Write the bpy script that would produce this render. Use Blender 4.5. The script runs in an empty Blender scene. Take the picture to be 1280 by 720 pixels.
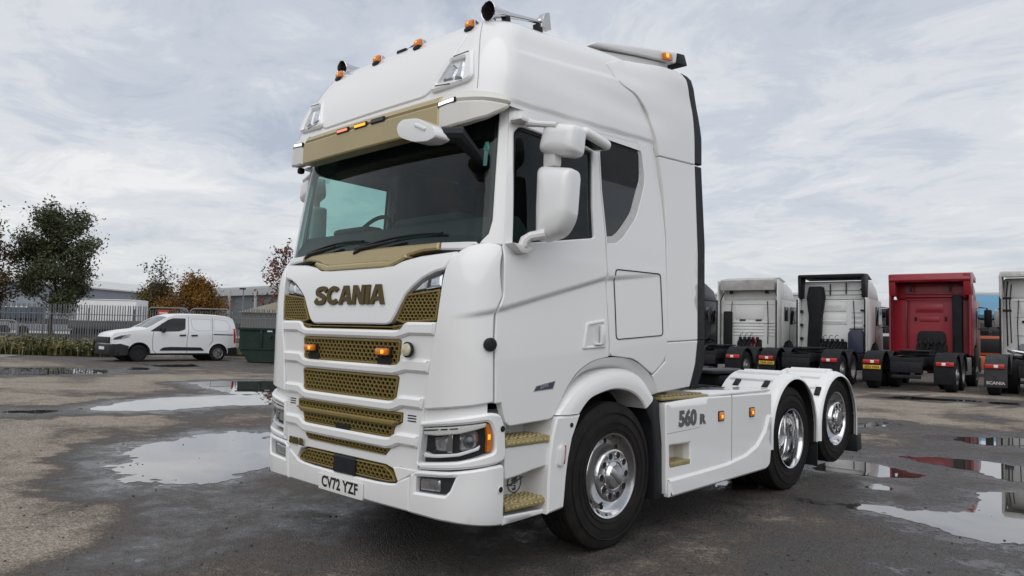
import bpy, bmesh, math, random
from math import radians, sin, cos, pi
from mathutils import Vector, Matrix, noise
from mathutils.geometry import delaunay_2d_cdt
C = bpy.context.scene
COL = C.collection
R = random.Random(7)

# ---------------------------------------------------------------- camera, sky, sun, exposure
cam_data = bpy.data.cameras.new('camera')
cam_data.lens = 26.25
cam_data.sensor_width = 36
cam_data.clip_start = 0.05
cam_data.clip_end = 3000
cam = bpy.data.objects.new('camera', cam_data)
COL.objects.link(cam)
yaw, pitch, roll = -0.7599, 0.0607, 0.0253
f_ = Vector((sin(yaw)*cos(pitch), cos(yaw)*cos(pitch), sin(pitch)))
r0 = f_.cross(Vector((0, 0, 1))).normalized()
u0 = r0.cross(f_)
r_ = cos(roll)*r0 + sin(roll)*u0
u_ = -sin(roll)*r0 + cos(roll)*u0
cam.matrix_world = Matrix(((r_.x, u_.x, -f_.x, 4.3756), (r_.y, u_.y, -f_.y, -2.9691), (r_.z, u_.z, -f_.z, 1.5103), (0, 0, 0, 1)))
C.camera = cam
C.view_settings.view_transform = 'Standard'
C.view_settings.look = 'None'
C.view_settings.exposure = 0.15
C.view_settings.gamma = 1.0
C.render.film_transparent = False
C.cycles.max_bounces = 8
C.cycles.glossy_bounces = 4
C.cycles.transparent_max_bounces = 12

SUN_AZ, SUN_EL = radians(140), radians(48)      # azimuth from +Y towards +X
W = bpy.data.worlds.new('World')
C.world = W
W.use_nodes = True
def world():
    nt = W.node_tree; N = nt.nodes; L = nt.links
    N.clear()
    out = N.new('ShaderNodeOutputWorld')
    sky = N.new('ShaderNodeTexSky'); sky.sky_type = 'NISHITA'; sky.sun_disc = False
    sky.sun_elevation = SUN_EL; sky.sun_rotation = SUN_AZ; sky.air_density = 1.0; sky.dust_density = 2.0
    b1 = N.new('ShaderNodeBackground'); b1.inputs['Strength'].default_value = 0.10
    L.new(sky.outputs[0], b1.inputs['Color'])
    tc = N.new('ShaderNodeTexCoord')
    sep = N.new('ShaderNodeSeparateXYZ'); L.new(tc.outputs['Generated'], sep.inputs[0])
    def m(op, a, b=None, clamp=False):
        n = N.new('ShaderNodeMath'); n.operation = op; n.use_clamp = clamp
        for i, v in enumerate((a, b)):
            if v is None: continue
            if isinstance(v, (int, float)): n.inputs[i].default_value = v
            else: L.new(v, n.inputs[i])
        return n.outputs[0]
    zz = m('ADD', m('MAXIMUM', sep.outputs[2], 0.0), 0.10)
    cx = m('DIVIDE', sep.outputs[0], zz); cy = m('DIVIDE', sep.outputs[1], zz)
    cmb = N.new('ShaderNodeCombineXYZ'); L.new(cx, cmb.inputs[0]); L.new(cy, cmb.inputs[1])
    def noi(scale, detail, rough, loc, sx=1.0, rot=0.0, dist=0.0):
        mp = N.new('ShaderNodeMapping'); L.new(cmb.outputs[0], mp.inputs[0])
        mp.inputs['Location'].default_value = loc; mp.inputs['Rotation'].default_value = (0, 0, rot)
        mp.inputs['Scale'].default_value = (sx, 1, 1)
        n = N.new('ShaderNodeTexNoise'); n.inputs['Scale'].default_value = scale; n.inputs['Detail'].default_value = detail
        n.inputs['Roughness'].default_value = rough; n.inputs['Distortion'].default_value = dist
        L.new(mp.outputs[0], n.inputs['Vector'])
        return n.outputs['Fac']
    def ramp(v, stops):
        n = N.new('ShaderNodeValToRGB'); L.new(v, n.inputs[0])
        e = n.color_ramp.elements
        while len(e) < len(stops): e.new(0.5)
        for i, (p, c) in enumerate(stops): e[i].position = p; e[i].color = (*c, 1)
        n.color_ramp.interpolation = 'EASE'
        return n.outputs[0]
    big = noi(0.55, 5, 0.55, (3.1, 0.7, 0), 0.8, 0.9, 0.6)
    fine = noi(2.3, 11, 0.68, (1.3, 4.2, 2), 0.8, 0.9, 0.5)
    mixv = m('ADD', m('MULTIPLY', big, 0.52), m('MULTIPLY', fine, 0.48))
    colr = ramp(mixv, [(0.37, (0.42, 0.47, 0.55)), (0.46, (0.54, 0.58, 0.645)), (0.53, (0.655, 0.675, 0.715)), (0.63, (0.81, 0.81, 0.815))])
    warm = N.new('ShaderNodeMix'); warm.data_type = 'RGBA'
    hz = N.new('ShaderNodeMapRange'); L.new(sep.outputs[2], hz.inputs[0]); hz.inputs[1].default_value = 0.0; hz.inputs[2].default_value = 0.20; hz.inputs[3].default_value = 0.55; hz.inputs[4].default_value = 0.0
    L.new(hz.outputs[0], warm.inputs[0]); L.new(colr, warm.inputs[6]); warm.inputs[7].default_value = (0.735, 0.735, 0.715, 1)
    colr = warm.outputs[2]
    b2 = N.new('ShaderNodeBackground'); b2.inputs['Strength'].default_value = 1.0
    L.new(colr, b2.inputs['Color'])
    mx = N.new('ShaderNodeMixShader'); mx.inputs[0].default_value = 0.93
    L.new(b1.outputs[0], mx.inputs[1]); L.new(b2.outputs[0], mx.inputs[2])
    L.new(mx.outputs[0], out.inputs[0])
world()
sl = bpy.data.lights.new('sun', 'SUN'); sl.energy = 1.25; sl.angle = radians(75); sl.color = (1, 0.97, 0.93)
so = bpy.data.objects.new('sun', sl); COL.objects.link(so)
so.rotation_euler = (pi/2 - SUN_EL, 0, pi - SUN_AZ)
so.location = (10, -10, 20)

# ---------------------------------------------------------------- materials
MATS = {}
def mat(name, col, rough=0.5, metal=0.0, spec=0.5, coat=0.0, var=0.0, vscale=6.0, bump=0.0, bscale=60.0, emit=None, estr=0.0, rvar=0.0, col2=None, stretch=(1, 1, 1), detail=5):
    if name in MATS: return MATS[name]
    m = bpy.data.materials.new(name); m.use_nodes = True
    nt = m.node_tree; N = nt.nodes; L = nt.links
    b = N['Principled BSDF']
    b.inputs['Base Color'].default_value = (*col, 1)
    b.inputs['Roughness'].default_value = rough; b.inputs['Metallic'].default_value = metal
    b.inputs['Specular IOR Level'].default_value = spec
    b.inputs['Coat Weight'].default_value = coat; b.inputs['Coat Roughness'].default_value = 0.05
    if emit: b.inputs['Emission Color'].default_value = (*emit, 1); b.inputs['Emission Strength'].default_value = estr
    if var or bump or rvar:
        tc = N.new('ShaderNodeTexCoord'); mp = N.new('ShaderNodeMapping'); mp.inputs['Scale'].default_value = stretch
        L.new(tc.outputs['Object'], mp.inputs[0])
    if var or rvar:
        n = N.new('ShaderNodeTexNoise'); n.inputs['Scale'].default_value = vscale; n.inputs['Detail'].default_value = detail
        n.inputs['Roughness'].default_value = 0.65
        L.new(mp.outputs[0], n.inputs['Vector'])
        r = N.new('ShaderNodeMapRange'); r.inputs[1].default_value = 0.32; r.inputs[2].default_value = 0.68
        L.new(n.outputs['Fac'], r.inputs[0])
        if var:
            mx = N.new('ShaderNodeMix'); mx.data_type = 'RGBA'
            c2 = col2 or tuple(max(0, c*(1-var)) for c in col); c1 = col if col2 else tuple(min(1, c*(1+var*0.6)) for c in col)
            mx.inputs[6].default_value = (*c2, 1); mx.inputs[7].default_value = (*c1, 1)
            L.new(r.outputs[0], mx.inputs[0]); L.new(mx.outputs[2], b.inputs['Base Color'])
        if rvar:
            r2 = N.new('ShaderNodeMapRange'); r2.inputs[3].default_value = max(0.02, rough-rvar); r2.inputs[4].default_value = rough+rvar
            L.new(r.outputs[0], r2.inputs[0]); L.new(r2.outputs[0], b.inputs['Roughness'])
    if bump:
        n2 = N.new('ShaderNodeTexNoise'); n2.inputs['Scale'].default_value = bscale; n2.inputs['Detail'].default_value = 4
        L.new(mp.outputs[0], n2.inputs['Vector'])
        bp = N.new('ShaderNodeBump'); bp.inputs['Strength'].default_value = bump; bp.inputs['Distance'].default_value = 0.02
        L.new(n2.outputs['Fac'], bp.inputs['Height']); L.new(bp.outputs[0], b.inputs['Normal'])
    MATS[name] = m
    return m
def glassmat(name, tint, refl_ior=1.5, rough=0.0, base=None):
    m = bpy.data.materials.new(name); m.use_nodes = True
    nt = m.node_tree; N = nt.nodes; L = nt.links; N.clear()
    out = N.new('ShaderNodeOutputMaterial')
    t = N.new('ShaderNodeBsdfTransparent'); t.inputs[0].default_value = (*tint, 1)
    g = N.new('ShaderNodeBsdfGlossy'); g.inputs['Roughness'].default_value = rough; g.inputs[0].default_value = (0.95, 1, 1, 1)
    lw = N.new('ShaderNodeLayerWeight'); lw.inputs[0].default_value = 0.5
    pw = N.new('ShaderNodeMath'); pw.operation = 'POWER'; L.new(lw.outputs['Facing'], pw.inputs[0]); pw.inputs[1].default_value = 4.5
    fr = N.new('ShaderNodeMapRange'); L.new(pw.outputs[0], fr.inputs[0])
    fr.inputs[3].default_value = ((refl_ior-1)/(refl_ior+1))**2; fr.inputs[4].default_value = 1.0
    mx = N.new('ShaderNodeMixShader')
    L.new(fr.outputs[0], mx.inputs[0]); L.new(t.outputs[0], mx.inputs[1]); L.new(g.outputs[0], mx.inputs[2])
    L.new(mx.outputs[0], out.inputs[0])
    MATS[name] = m
    return m
WHITE = mat('white_paint', (0.80, 0.80, 0.795), 0.32, coat=0.9)
CREAM = mat('pale_cream_paint', (0.66, 0.65, 0.60), 0.3, coat=0.3)
WPLAST = mat('white_plastic', (0.70, 0.70, 0.69), 0.42)
GOLD = mat('gold_paint', (0.42, 0.34, 0.175), 0.34, metal=0.3, coat=0.2, var=0.05, vscale=3)
GOLDD = mat('dark_gold_paint', (0.085, 0.060, 0.018), 0.5, metal=0.0, spec=0.25, var=0.05, vscale=3)
GMESH = mat('gold_mesh_paint', (0.21, 0.155, 0.045), 0.45, metal=0.1, spec=0.3, var=0.08, vscale=8)
GSTEP = mat('gold_step_metal', (0.40, 0.33, 0.15), 0.4, metal=0.4, var=0.25, vscale=14)
BLACK = mat('black_plastic', (0.014, 0.015, 0.017), 0.5, spec=0.25, var=0.15, vscale=9)
GAP = mat('gap_black', (0.006, 0.006, 0.007), 0.8)
SEAM = mat('seam_rubber', (0.03, 0.032, 0.034), 0.7)  # dark rubber of the shut lines and lamp slots
RUBBER = mat('tyre_rubber', (0.011, 0.011, 0.012), 0.7, spec=0.2, var=0.3, vscale=7, col2=(0.024, 0.021, 0.018), bump=0.05, bscale=80)
CHROME = mat('polished_aluminium', (0.64, 0.64, 0.65), 0.13, metal=1.0, rvar=0.05, vscale=10)
CHROME2 = mat('brushed_steel', (0.55, 0.55, 0.55), 0.3, metal=1.0, rvar=0.1, vscale=14)
DARKM = mat('dark_metal', (0.028, 0.029, 0.031), 0.55, spec=0.3, metal=0.1, var=0.4, vscale=8)
CHASSIS = mat('chassis_paint', (0.014, 0.0145, 0.017), 0.6, spec=0.25, var=0.5, vscale=7)
AMBER = mat('amber_lens', (0.75, 0.20, 0.012), 0.18, var=0.25, vscale=40, coat=0.5)
AMBERL = mat('amber_lit', (0.85, 0.28, 0.01), 0.3, emit=(1.0, 0.42, 0.03), estr=1.1)
WLIT = mat('white_marker_lit', (0.9, 0.9, 0.9), 0.3, emit=(1, 1, 1), estr=0.9)
REDL = mat('red_lens', (0.45, 0.02, 0.015), 0.2, var=0.2, vscale=30, coat=0.5)
INTER = mat('cab_interior', (0.020, 0.021, 0.023), 0.7, var=0.3, vscale=4)
INTER2 = mat('cab_fabric', (0.016, 0.017, 0.019), 0.85, var=0.3, vscale=5)
LENSD = mat('lamp_housing', (0.03, 0.03, 0.032), 0.25)
REFLECT = mat('lamp_reflector', (0.62, 0.63, 0.65), 0.16, metal=0.9, var=0.35, vscale=22)
GREYLET = mat('grey_lettering', (0.10, 0.105, 0.11), 0.4)
PLATEW = mat('plate_white', (0.78, 0.78, 0.76), 0.35)
PLATEY = mat('plate_yellow', (0.62, 0.40, 0.03), 0.4)
WSGLASS = glassmat('windscreen_glass', (0.60, 0.80, 0.75), 1.44)
LENS = glassmat('lamp_glass', (0.93, 0.94, 0.95), 1.5)
DKGLASS = mat('privacy_glass', (0.012, 0.014, 0.015), 0.03, spec=0.55)
TINT = glassmat('side_glass', (0.50, 0.70, 0.66), 1.38)

# ---------------------------------------------------------------- helpers
def tag(o, label=None, cat=None, group=None, kind=None):
    if label: o['label'] = label
    if cat: o['category'] = cat
    if group: o['group'] = group
    if kind: o['kind'] = kind
    return o
def empty(name, loc=(0, 0, 0), rz=0.0):
    o = bpy.data.objects.new(name, None); o.location = loc; o.rotation_euler = (0, 0, rz)
    o.empty_display_size = 0.2
    COL.objects.link(o)
    return o
def link(name, me, material=None, parent=None, loc=None, rot=None):
    o = bpy.data.objects.new(name, me)
    if material is not None and not me.materials: me.materials.append(material)
    COL.objects.link(o)
    if parent is not None: o.parent = parent
    if loc is not None: o.location = loc
    if rot is not None: o.rotation_euler = rot
    return o
def mesh(name, verts, faces, smooth=35):
    me = bpy.data.meshes.new(name); me.from_pydata([tuple(v) for v in verts], [], faces)
    bm = bmesh.new(); bm.from_mesh(me); bmesh.ops.recalc_face_normals(bm, faces=bm.faces[:]) if smooth != 'keep' else None
    bm.to_mesh(me); bm.free()
    if smooth:
        me.shade_smooth()
        me.set_sharp_from_angle(angle=radians(35 if smooth == 'keep' else smooth))
    return me
class MB:
    """collects simple solids into one mesh"""
    def __init__(s): s.bm = bmesh.new()
    def _tf(s, vs, mtx):
        if mtx is not None: bmesh.ops.transform(s.bm, matrix=mtx, verts=vs)
    def box(s, c, d, bev=0.0, rot=None, seg=2, taper=None):
        r = bmesh.ops.create_cube(s.bm, size=1); vs = r['verts']
        for v in vs:
            v.co = Vector((v.co.x*d[0], v.co.y*d[1], v.co.z*d[2]))
            if taper and v.co.z > 0: v.co.x *= taper[0]; v.co.y *= taper[1]
        if bev:
            es = list({e for v in vs for e in v.link_edges})
            q = bmesh.ops.bevel(s.bm, geom=es, offset=bev, segments=seg, affect='EDGES', profile=0.5)
            vs = list({v for f in q['faces'] for v in f.verts} | {v for v in vs if v.is_valid})
        M = Matrix.Translation(c) @ (rot.to_4x4() if rot else Matrix())
        s._tf(vs, M)
        return s
    def tube(s, pts, r, seg=8, cap=True, closed=False):
        pts = [Vector(p) for p in pts]; n = len(pts); rings = []
        rr = r if isinstance(r, (list, tuple)) else [r]*n
        up = None
        for i in range(n):
            if closed: t = pts[(i+1) % n]-pts[i-1]
            else: t = pts[min(i+1, n-1)]-pts[max(i-1, 0)]
            t.normalize()
            if up is None: up = Vector((0, 0, 1)) if abs(t.z) < 0.9 else Vector((1, 0, 0))
            a = t.cross(up).normalized(); b = a.cross(t).normalized(); up = b
            rings.append([s.bm.verts.new(pts[i]+rr[i]*(cos(2*pi*k/seg)*a+sin(2*pi*k/seg)*b)) for k in range(seg)])
        for i in range(n if closed else n-1):
            A = rings[i]; B = rings[(i+1) % n]
            for k in range(seg): s.bm.faces.new((A[k], A[(k+1) % seg], B[(k+1) % seg], B[k]))
        if cap and not closed:
            s.bm.faces.new(rings[0][::-1]); s.bm.faces.new(rings[-1])
        return s
    def lathe(s, prof, seg=32, axis='X', c=(0, 0, 0), closed=False):
        """prof: (axial, radius)"""
        rings = []
        for a, r in prof:
            if r < 1e-5:
                p = {'X': (a, 0, 0), 'Y': (0, a, 0), 'Z': (0, 0, a)}[axis]
                rings.append([s.bm.verts.new(Vector(c)+Vector(p))]); continue
            ring = []
            for k in range(seg):
                q = 2*pi*k/seg
                p = {'X': (a, r*cos(q), r*sin(q)), 'Y': (r*cos(q), a, r*sin(q)), 'Z': (r*cos(q), r*sin(q), a)}[axis]
                ring.append(s.bm.verts.new(Vector(c)+Vector(p)))
            rings.append(ring)
        n = len(rings)
        for i in range(n if closed else n-1):
            A, B = rings[i], rings[(i+1) % n]
            for k in range(seg):
                k2 = (k+1) % seg
                if len(A) == 1 and len(B) == 1: continue
                if len(A) == 1: s.bm.faces.new((A[0], B[k], B[k2]))
                elif len(B) == 1: s.bm.faces.new((A[k], B[0], A[k2]))
                else: s.bm.faces.new((A[k], B[k], B[k2], A[k2]))
        return s
    def prism(s, poly, axis, a0, a1, bev=0.0, seg=2):
        """poly extruded along axis between a0 and a1; poly in the two other coordinates in x,y,z order"""
        def P(p, a):
            return {'X': (a, p[0], p[1]), 'Y': (p[0], a, p[1]), 'Z': (p[0], p[1], a)}[axis]
        A = [s.bm.verts.new(P(p, a0)) for p in poly]; B = [s.bm.verts.new(P(p, a1)) for p in poly]
        fs = [s.bm.faces.new(A), s.bm.faces.new(B[::-1])]; n = len(poly)
        for i in range(n): fs.append(s.bm.faces.new((A[i], B[i], B[(i+1) % n], A[(i+1) % n])))
        if bev:
            bmesh.ops.recalc_face_normals(s.bm, faces=fs)
            es = list({e for f in fs for e in f.edges})
            bmesh.ops.bevel(s.bm, geom=es, offset=bev, segments=seg, affect='EDGES', profile=0.5, clamp_overlap=True)
        return s
    def quad(s, a, b, c, d):
        s.bm.faces.new([s.bm.verts.new(p) for p in (a, b, c, d)]); return s
    def mesh(s, name, smooth=35):
        bmesh.ops.recalc_face_normals(s.bm, faces=s.bm.faces[:])
        me = bpy.data.meshes.new(name); s.bm.to_mesh(me); s.bm.free()
        if smooth:
            me.shade_smooth(); me.set_sharp_from_angle(angle=radians(smooth))
        return me
    def build(s, name, material, parent=None, loc=None, rot=None, smooth=35):
        return link(name, s.mesh(name, smooth), material, parent, loc, rot)
def mirrored(o, name=None):
    me = o.data.copy()
    bm = bmesh.new(); bm.from_mesh(me)
    for v in bm.verts: v.co.x = -v.co.x
    bmesh.ops.reverse_faces(bm, faces=bm.faces[:])
    bm.to_mesh(me); bm.free()
    c = bpy.data.objects.new(name or o.name.split('.')[0], me); COL.objects.link(c)
    c.parent = o.parent
    c.location = (-o.location.x, o.location.y, o.location.z)
    return c
def rounded(poly, r, n=4):
    """round the corners; r a number or list per vertex"""
    out = []; N_ = len(poly)
    for i in range(N_):
        rr = r[i] if isinstance(r, (list, tuple)) else r
        p = Vector(poly[i]); a = Vector(poly[i-1])-p; b = Vector(poly[(i+1) % N_])-p
        if rr <= 0: out.append(tuple(p)); continue
        k = min(rr, a.length*0.45, b.length*0.45)
        a = p+a.normalized()*k; b = p+b.normalized()*k
        for j in range(n+1):
            t = j/n
            q = a*(1-t)**2+p*2*t*(1-t)+b*t*t
            out.append((q.x, q.y))
    return out
def inpoly(x, y, poly):
    c = False; n = len(poly); j = n-1
    for i in range(n):
        xi, yi = poly[i]; xj, yj = poly[j]
        if (yi > y) != (yj > y) and x < (xj-xi)*(y-yi)/(yj-yi)+xi: c = not c
        j = i
    return c
def area(p): return 0.5*sum(p[i-1][0]*p[i][1]-p[i][0]*p[i-1][1] for i in range(len(p)))
def subdiv(poly, res):
    out = []
    for i in range(len(poly)):
        a = poly[i]; b = poly[(i+1) % len(poly)]
        n = max(1, int(math.hypot(b[0]-a[0], b[1]-a[1])/res+0.5))
        for k in range(n): out.append((a[0]+(b[0]-a[0])*k/n, a[1]+(b[1]-a[1])*k/n))
    return out
def inset(poly, d):
    """poly CCW, moved inwards by d"""
    out = []; n = len(poly)
    for i in range(n):
        a = Vector(poly[i-1]); p = Vector(poly[i]); b = Vector(poly[(i+1) % n])
        e1 = (p-a); e2 = (b-p)
        if e1.length < 1e-9 or e2.length < 1e-9: out.append(tuple(p)); continue
        e1.normalize(); e2.normalize()
        n1 = Vector((-e1.y, e1.x)); n2 = Vector((-e2.y, e2.x)); m = (n1+n2)
        if m.length < 1e-6: m = n1
        m.normalize(); k = d/max(0.5, m.dot(n1))
        out.append((p.x+m.x*k, p.y+m.y*k))
    return out
def cdt(outer, holes, res, lines=()):
    pts = [Vector(p) for p in outer]; edges = []
    n = len(outer); edges += [(i, (i+1) % n) for i in range(n)]
    for h in holes:
        o = len(pts); pts += [Vector(p) for p in h]; edges += [(o+i, o+(i+1) % len(h)) for i in range(len(h))]
    for ln in lines:
        prev = None
        for p in ln:
            if not inpoly(p[0], p[1], outer) or any(inpoly(p[0], p[1], h) for h in holes): prev = None; continue
            pts.append(Vector(p))
            if prev is not None: edges.append((prev, len(pts)-1))
            prev = len(pts)-1
    bnd = list(pts); nb = len(pts)
    x0 = min(p[0] for p in outer); x1 = max(p[0] for p in outer); y0 = min(p[1] for p in outer); y1 = max(p[1] for p in outer)
    bk = {}
    for p in bnd: bk.setdefault((int(p.x//res), int(p.y//res)), []).append(p)
    j = 0; y = y0+res*0.5
    while y < y1:
        x = x0+res*(0.5 if j % 2 else 0.0)
        while x < x1:
            if inpoly(x, y, outer) and not any(inpoly(x, y, h) for h in holes):
                q = Vector((x, y)); kx, ky = int(x//res), int(y//res)
                if all((p-q).length > res*0.45 for dx in (-1, 0, 1) for dy in (-1, 0, 1) for p in bk.get((kx+dx, ky+dy), ())): pts.append(q)
            x += res
        y += res*0.87; j += 1
    r = delaunay_2d_cdt(pts, edges, [], 0, 1e-7)
    V = [(p.x, p.y) for p in r[0]]; F = []
    for f in r[2]:
        cx = sum(V[i][0] for i in f)/3; cy = sum(V[i][1] for i in f)/3
        if inpoly(cx, cy, outer) and not any(inpoly(cx, cy, h) for h in holes): F.append(tuple(f))
    return V, F
def sheet(name, mp, poly, material, parent=None, holes=(), off=0.0, thick=0.03, cham=0.005, res=0.05, both=False, flip=False, smooth=27, mirror=False, lines=()):
    """a panel with thickness lying on the surface map mp(a,b,d)"""
    if area(poly) < 0: poly = poly[::-1]
    poly = subdiv(poly, res)
    hs = []
    for h in holes:
        if area(h) < 0: h = h[::-1]
        hs.append(subdiv(h, res))
    pin = inset(poly, cham); hin = [inset(h, -cham) for h in hs]
    V, F = cdt(pin, hin, res, lines)
    verts = [mp(a, b, off) for a, b in V]
    key = {(round(a, 6), round(b, 6)): i for i, (a, b) in enumerate(V)}
    faces = [f for f in F]
    def ring(pi, po):
        n = len(pi)
        base = len(verts)
        top = []
        for k, (a, b) in enumerate(pi):
            i = key.get((round(a, 6), round(b, 6)))
            if i is None:
                i = min(range(len(V)), key=lambda q: (V[q][0]-a)**2+(V[q][1]-b)**2)
            top.append(i)
        for a, b in po: verts.append(mp(a, b, off-cham*0.8))
        for a, b in po: verts.append(mp(a, b, off-thick))
        for k in range(n):
            k2 = (k+1) % n
            if top[k] != top[k2]: faces.append((top[k2], top[k], base+k, base+k2))
            else: faces.append((top[k], base+k, base+k2))
            faces.append((base+k2, base+k, base+n+k, base+n+k2))
    ring(pin, poly)
    for a, b in zip(hin, hs): ring(a, b)
    if mirror: verts = [(-x, y, z) for x, y, z in verts]
    me = bpy.data.meshes.new(name); me.from_pydata([tuple(v) for v in verts], [], faces)
    bm = bmesh.new(); bm.from_mesh(me); bmesh.ops.recalc_face_normals(bm, faces=bm.faces[:])
    # open shell: make sure the front sheet faces outwards
    bm.faces.ensure_lookup_table()
    f0 = bm.faces[0]; a, b = V[F[0][0]]
    p0 = Vector(mp(a, b, 0)); p1 = Vector(mp(a, b, 0.05)); dn = p1-p0
    if mirror: dn.x = -dn.x
    if f0.normal.dot(dn) < 0: bmesh.ops.reverse_faces(bm, faces=bm.faces[:])
    bm.to_mesh(me); bm.free()
    if smooth: me.shade_smooth(); me.set_sharp_from_angle(angle=radians(smooth))
    o = link(name, me, material, parent)
    if both:
        return o, mirrored(o)
    return o
def textmesh(name, s, size, material, mp, parent=None, bold=0.0, depth=0.006, sx=1.0, align='CENTER', spacing=1.0, shear=0.0):
    """lettering laid on map mp(a,b,d): a runs right, b up"""
    cu = bpy.data.curves.new(name, 'FONT'); cu.body = s; cu.size = size; cu.align_x = align; cu.align_y = 'CENTER'
    cu.offset = bold; cu.space_character = spacing; cu.extrude = 0.5; cu.shear = shear; cu.resolution_u = 4
    t = bpy.data.objects.new('tmp', cu); COL.objects.link(t)
    dg = bpy.context.evaluated_depsgraph_get()
    me = bpy.data.meshes.new_from_object(t.evaluated_get(dg))
    bpy.data.objects.remove(t)
    for v in me.vertices:
        v.co = Vector(mp(v.co.x*sx, v.co.y, depth if v.co.z > 0 else -0.002))
    me.materials.clear(); me.name = name
    bm = bmesh.new(); bm.from_mesh(me); bmesh.ops.recalc_face_normals(bm, faces=bm.faces[:]); bm.to_mesh(me); bm.free()
    return link(name, me, material, parent)
def pchip(P):
    xs=[p[0] for p in P];ys=[p[1] for p in P];n=len(P)
    d=[(ys[i+1]-ys[i])/(xs[i+1]-xs[i]) for i in range(n-1)]
    m=[d[0]]+[0 if d[i-1]*d[i]<=0 else 2*d[i-1]*d[i]/(d[i-1]+d[i]) for i in range(1,n-1)]+[d[-1]]
    def f(x):
        if x<=xs[0]: return ys[0]+(x-xs[0])*m[0]*0
        if x>=xs[-1]: return ys[-1]
        i=0
        while xs[i+1]<x:i+=1
        h=xs[i+1]-xs[i];t=(x-xs[i])/h
        return ys[i]*(1+2*t)*(1-t)**2+m[i]*h*t*(1-t)**2+ys[i+1]*t*t*(3-2*t)+m[i+1]*h*t*t*(t-1)
    return f
class Surf:
    def __init__(s,F,W,r,bulge,Wn=1.215,dent=None):
        s.F=pchip(F);s.W=pchip(W);s.r=r;s.b=bulge;s.Wn=Wn;s.a=Wn-r;s.L=r*math.pi/2;s.dent=dent
    def nom(s,u):
        a=abs(u);sg=1 if u>=0 else -1
        if a<=s.a: x,y=a,0
        elif a<=s.a+s.L:
            t=(a-s.a)/s.r;x,y=s.a+s.r*math.sin(t),s.r*(1-math.cos(t))
        else: x,y=s.Wn,s.r+a-s.a-s.L
        return sg*x,y
    def P0(s,u,z):
        x,y=s.nom(u)
        k=x/s.Wn
        X,Y=x*s.W(z)/s.Wn,y+s.F(z)+s.b*(k*k)*max(0,1-y/s.r)
        if s.dent:
            X+=(1 if X>0 else -1)*s.dent(Y,z)*min(1,max(0,y)/.12)
        return X,Y,z
    def P(s,u,z,d=0):
        x,y,z=s.P0(u,z)
        if not d: return (x,y,z)
        e=.004
        a=s.P0(u+e,z);b=s.P0(u-e,z);c=s.P0(u,z+e);g=s.P0(u,z-e)
        t=[a[i]-b[i] for i in range(3)];v=[c[i]-g[i] for i in range(3)]
        n=[t[1]*v[2]-t[2]*v[1],t[2]*v[0]-t[0]*v[2],t[0]*v[1]-t[1]*v[0]]
        l=math.sqrt(sum(q*q for q in n)) or 1
        return (x+d*n[0]/l,y+d*n[1]/l,z+d*n[2]/l)
    def u_of_x(s,x,z):
        lo,hi=0,s.a+s.L
        sg=1 if x>=0 else -1;x=abs(x)
        for _ in range(30):
            m=(lo+hi)/2
            if s.P0(m,z)[0]<x: lo=m
            else: hi=m
        return sg*lo
    def u_of_y(s,y,z):
        lo,hi=0,9
        for _ in range(34):
            m=(lo+hi)/2
            if s.P0(m,z)[1]<y: lo=m
            else: hi=m
        return lo
# body surfaces
def crease(y,z):
    zc=1.665+.25*(y-.24) if y<1.3 else 1.93+.11*(y-1.3)
    t=(zc-z)
    if t<=0: return 0
    k=min(1,t/.035)
    return -.020*k*k*(3-2*k)*math.exp(-max(0,t-.035)/.40)*(1 if y<1.3 else max(0,1-(y-1.3)/.8))
LOW=Surf([(.28,.10),(.33,.04),(.40,.005),(.5,0),(1.55,0),(1.80,.012),(1.93,.035),(2.0,.07),(2.1,.15)],
         [(.28,1.17),(.40,1.205),(.55,1.215),(2.1,1.215)],.27,.04,dent=crease)
GLA=Surf([(1.95,.11),(2.05,.125),(3.0,.27)],[(2.0,1.213),(2.2,1.208),(3.05,1.17)],.22,.055)
VIS=Surf([(2.70,.10),(3.1,.105)],[(2.7,1.200),(3.1,1.195)],.325,.03)
ROOF=Surf([(2.90,.10),(3.0,.12),(3.2,.172),(3.4,.255),(3.53,.33),(3.60,.40),(3.66,.52),(3.70,.68),(3.72,.9)],
          [(2.9,1.195),(3.1,1.185),(3.3,1.14),(3.45,1.085),(3.55,1.03),(3.62,.95),(3.67,.83),(3.70,.68),(3.72,.45)],.25,.03)
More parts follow.
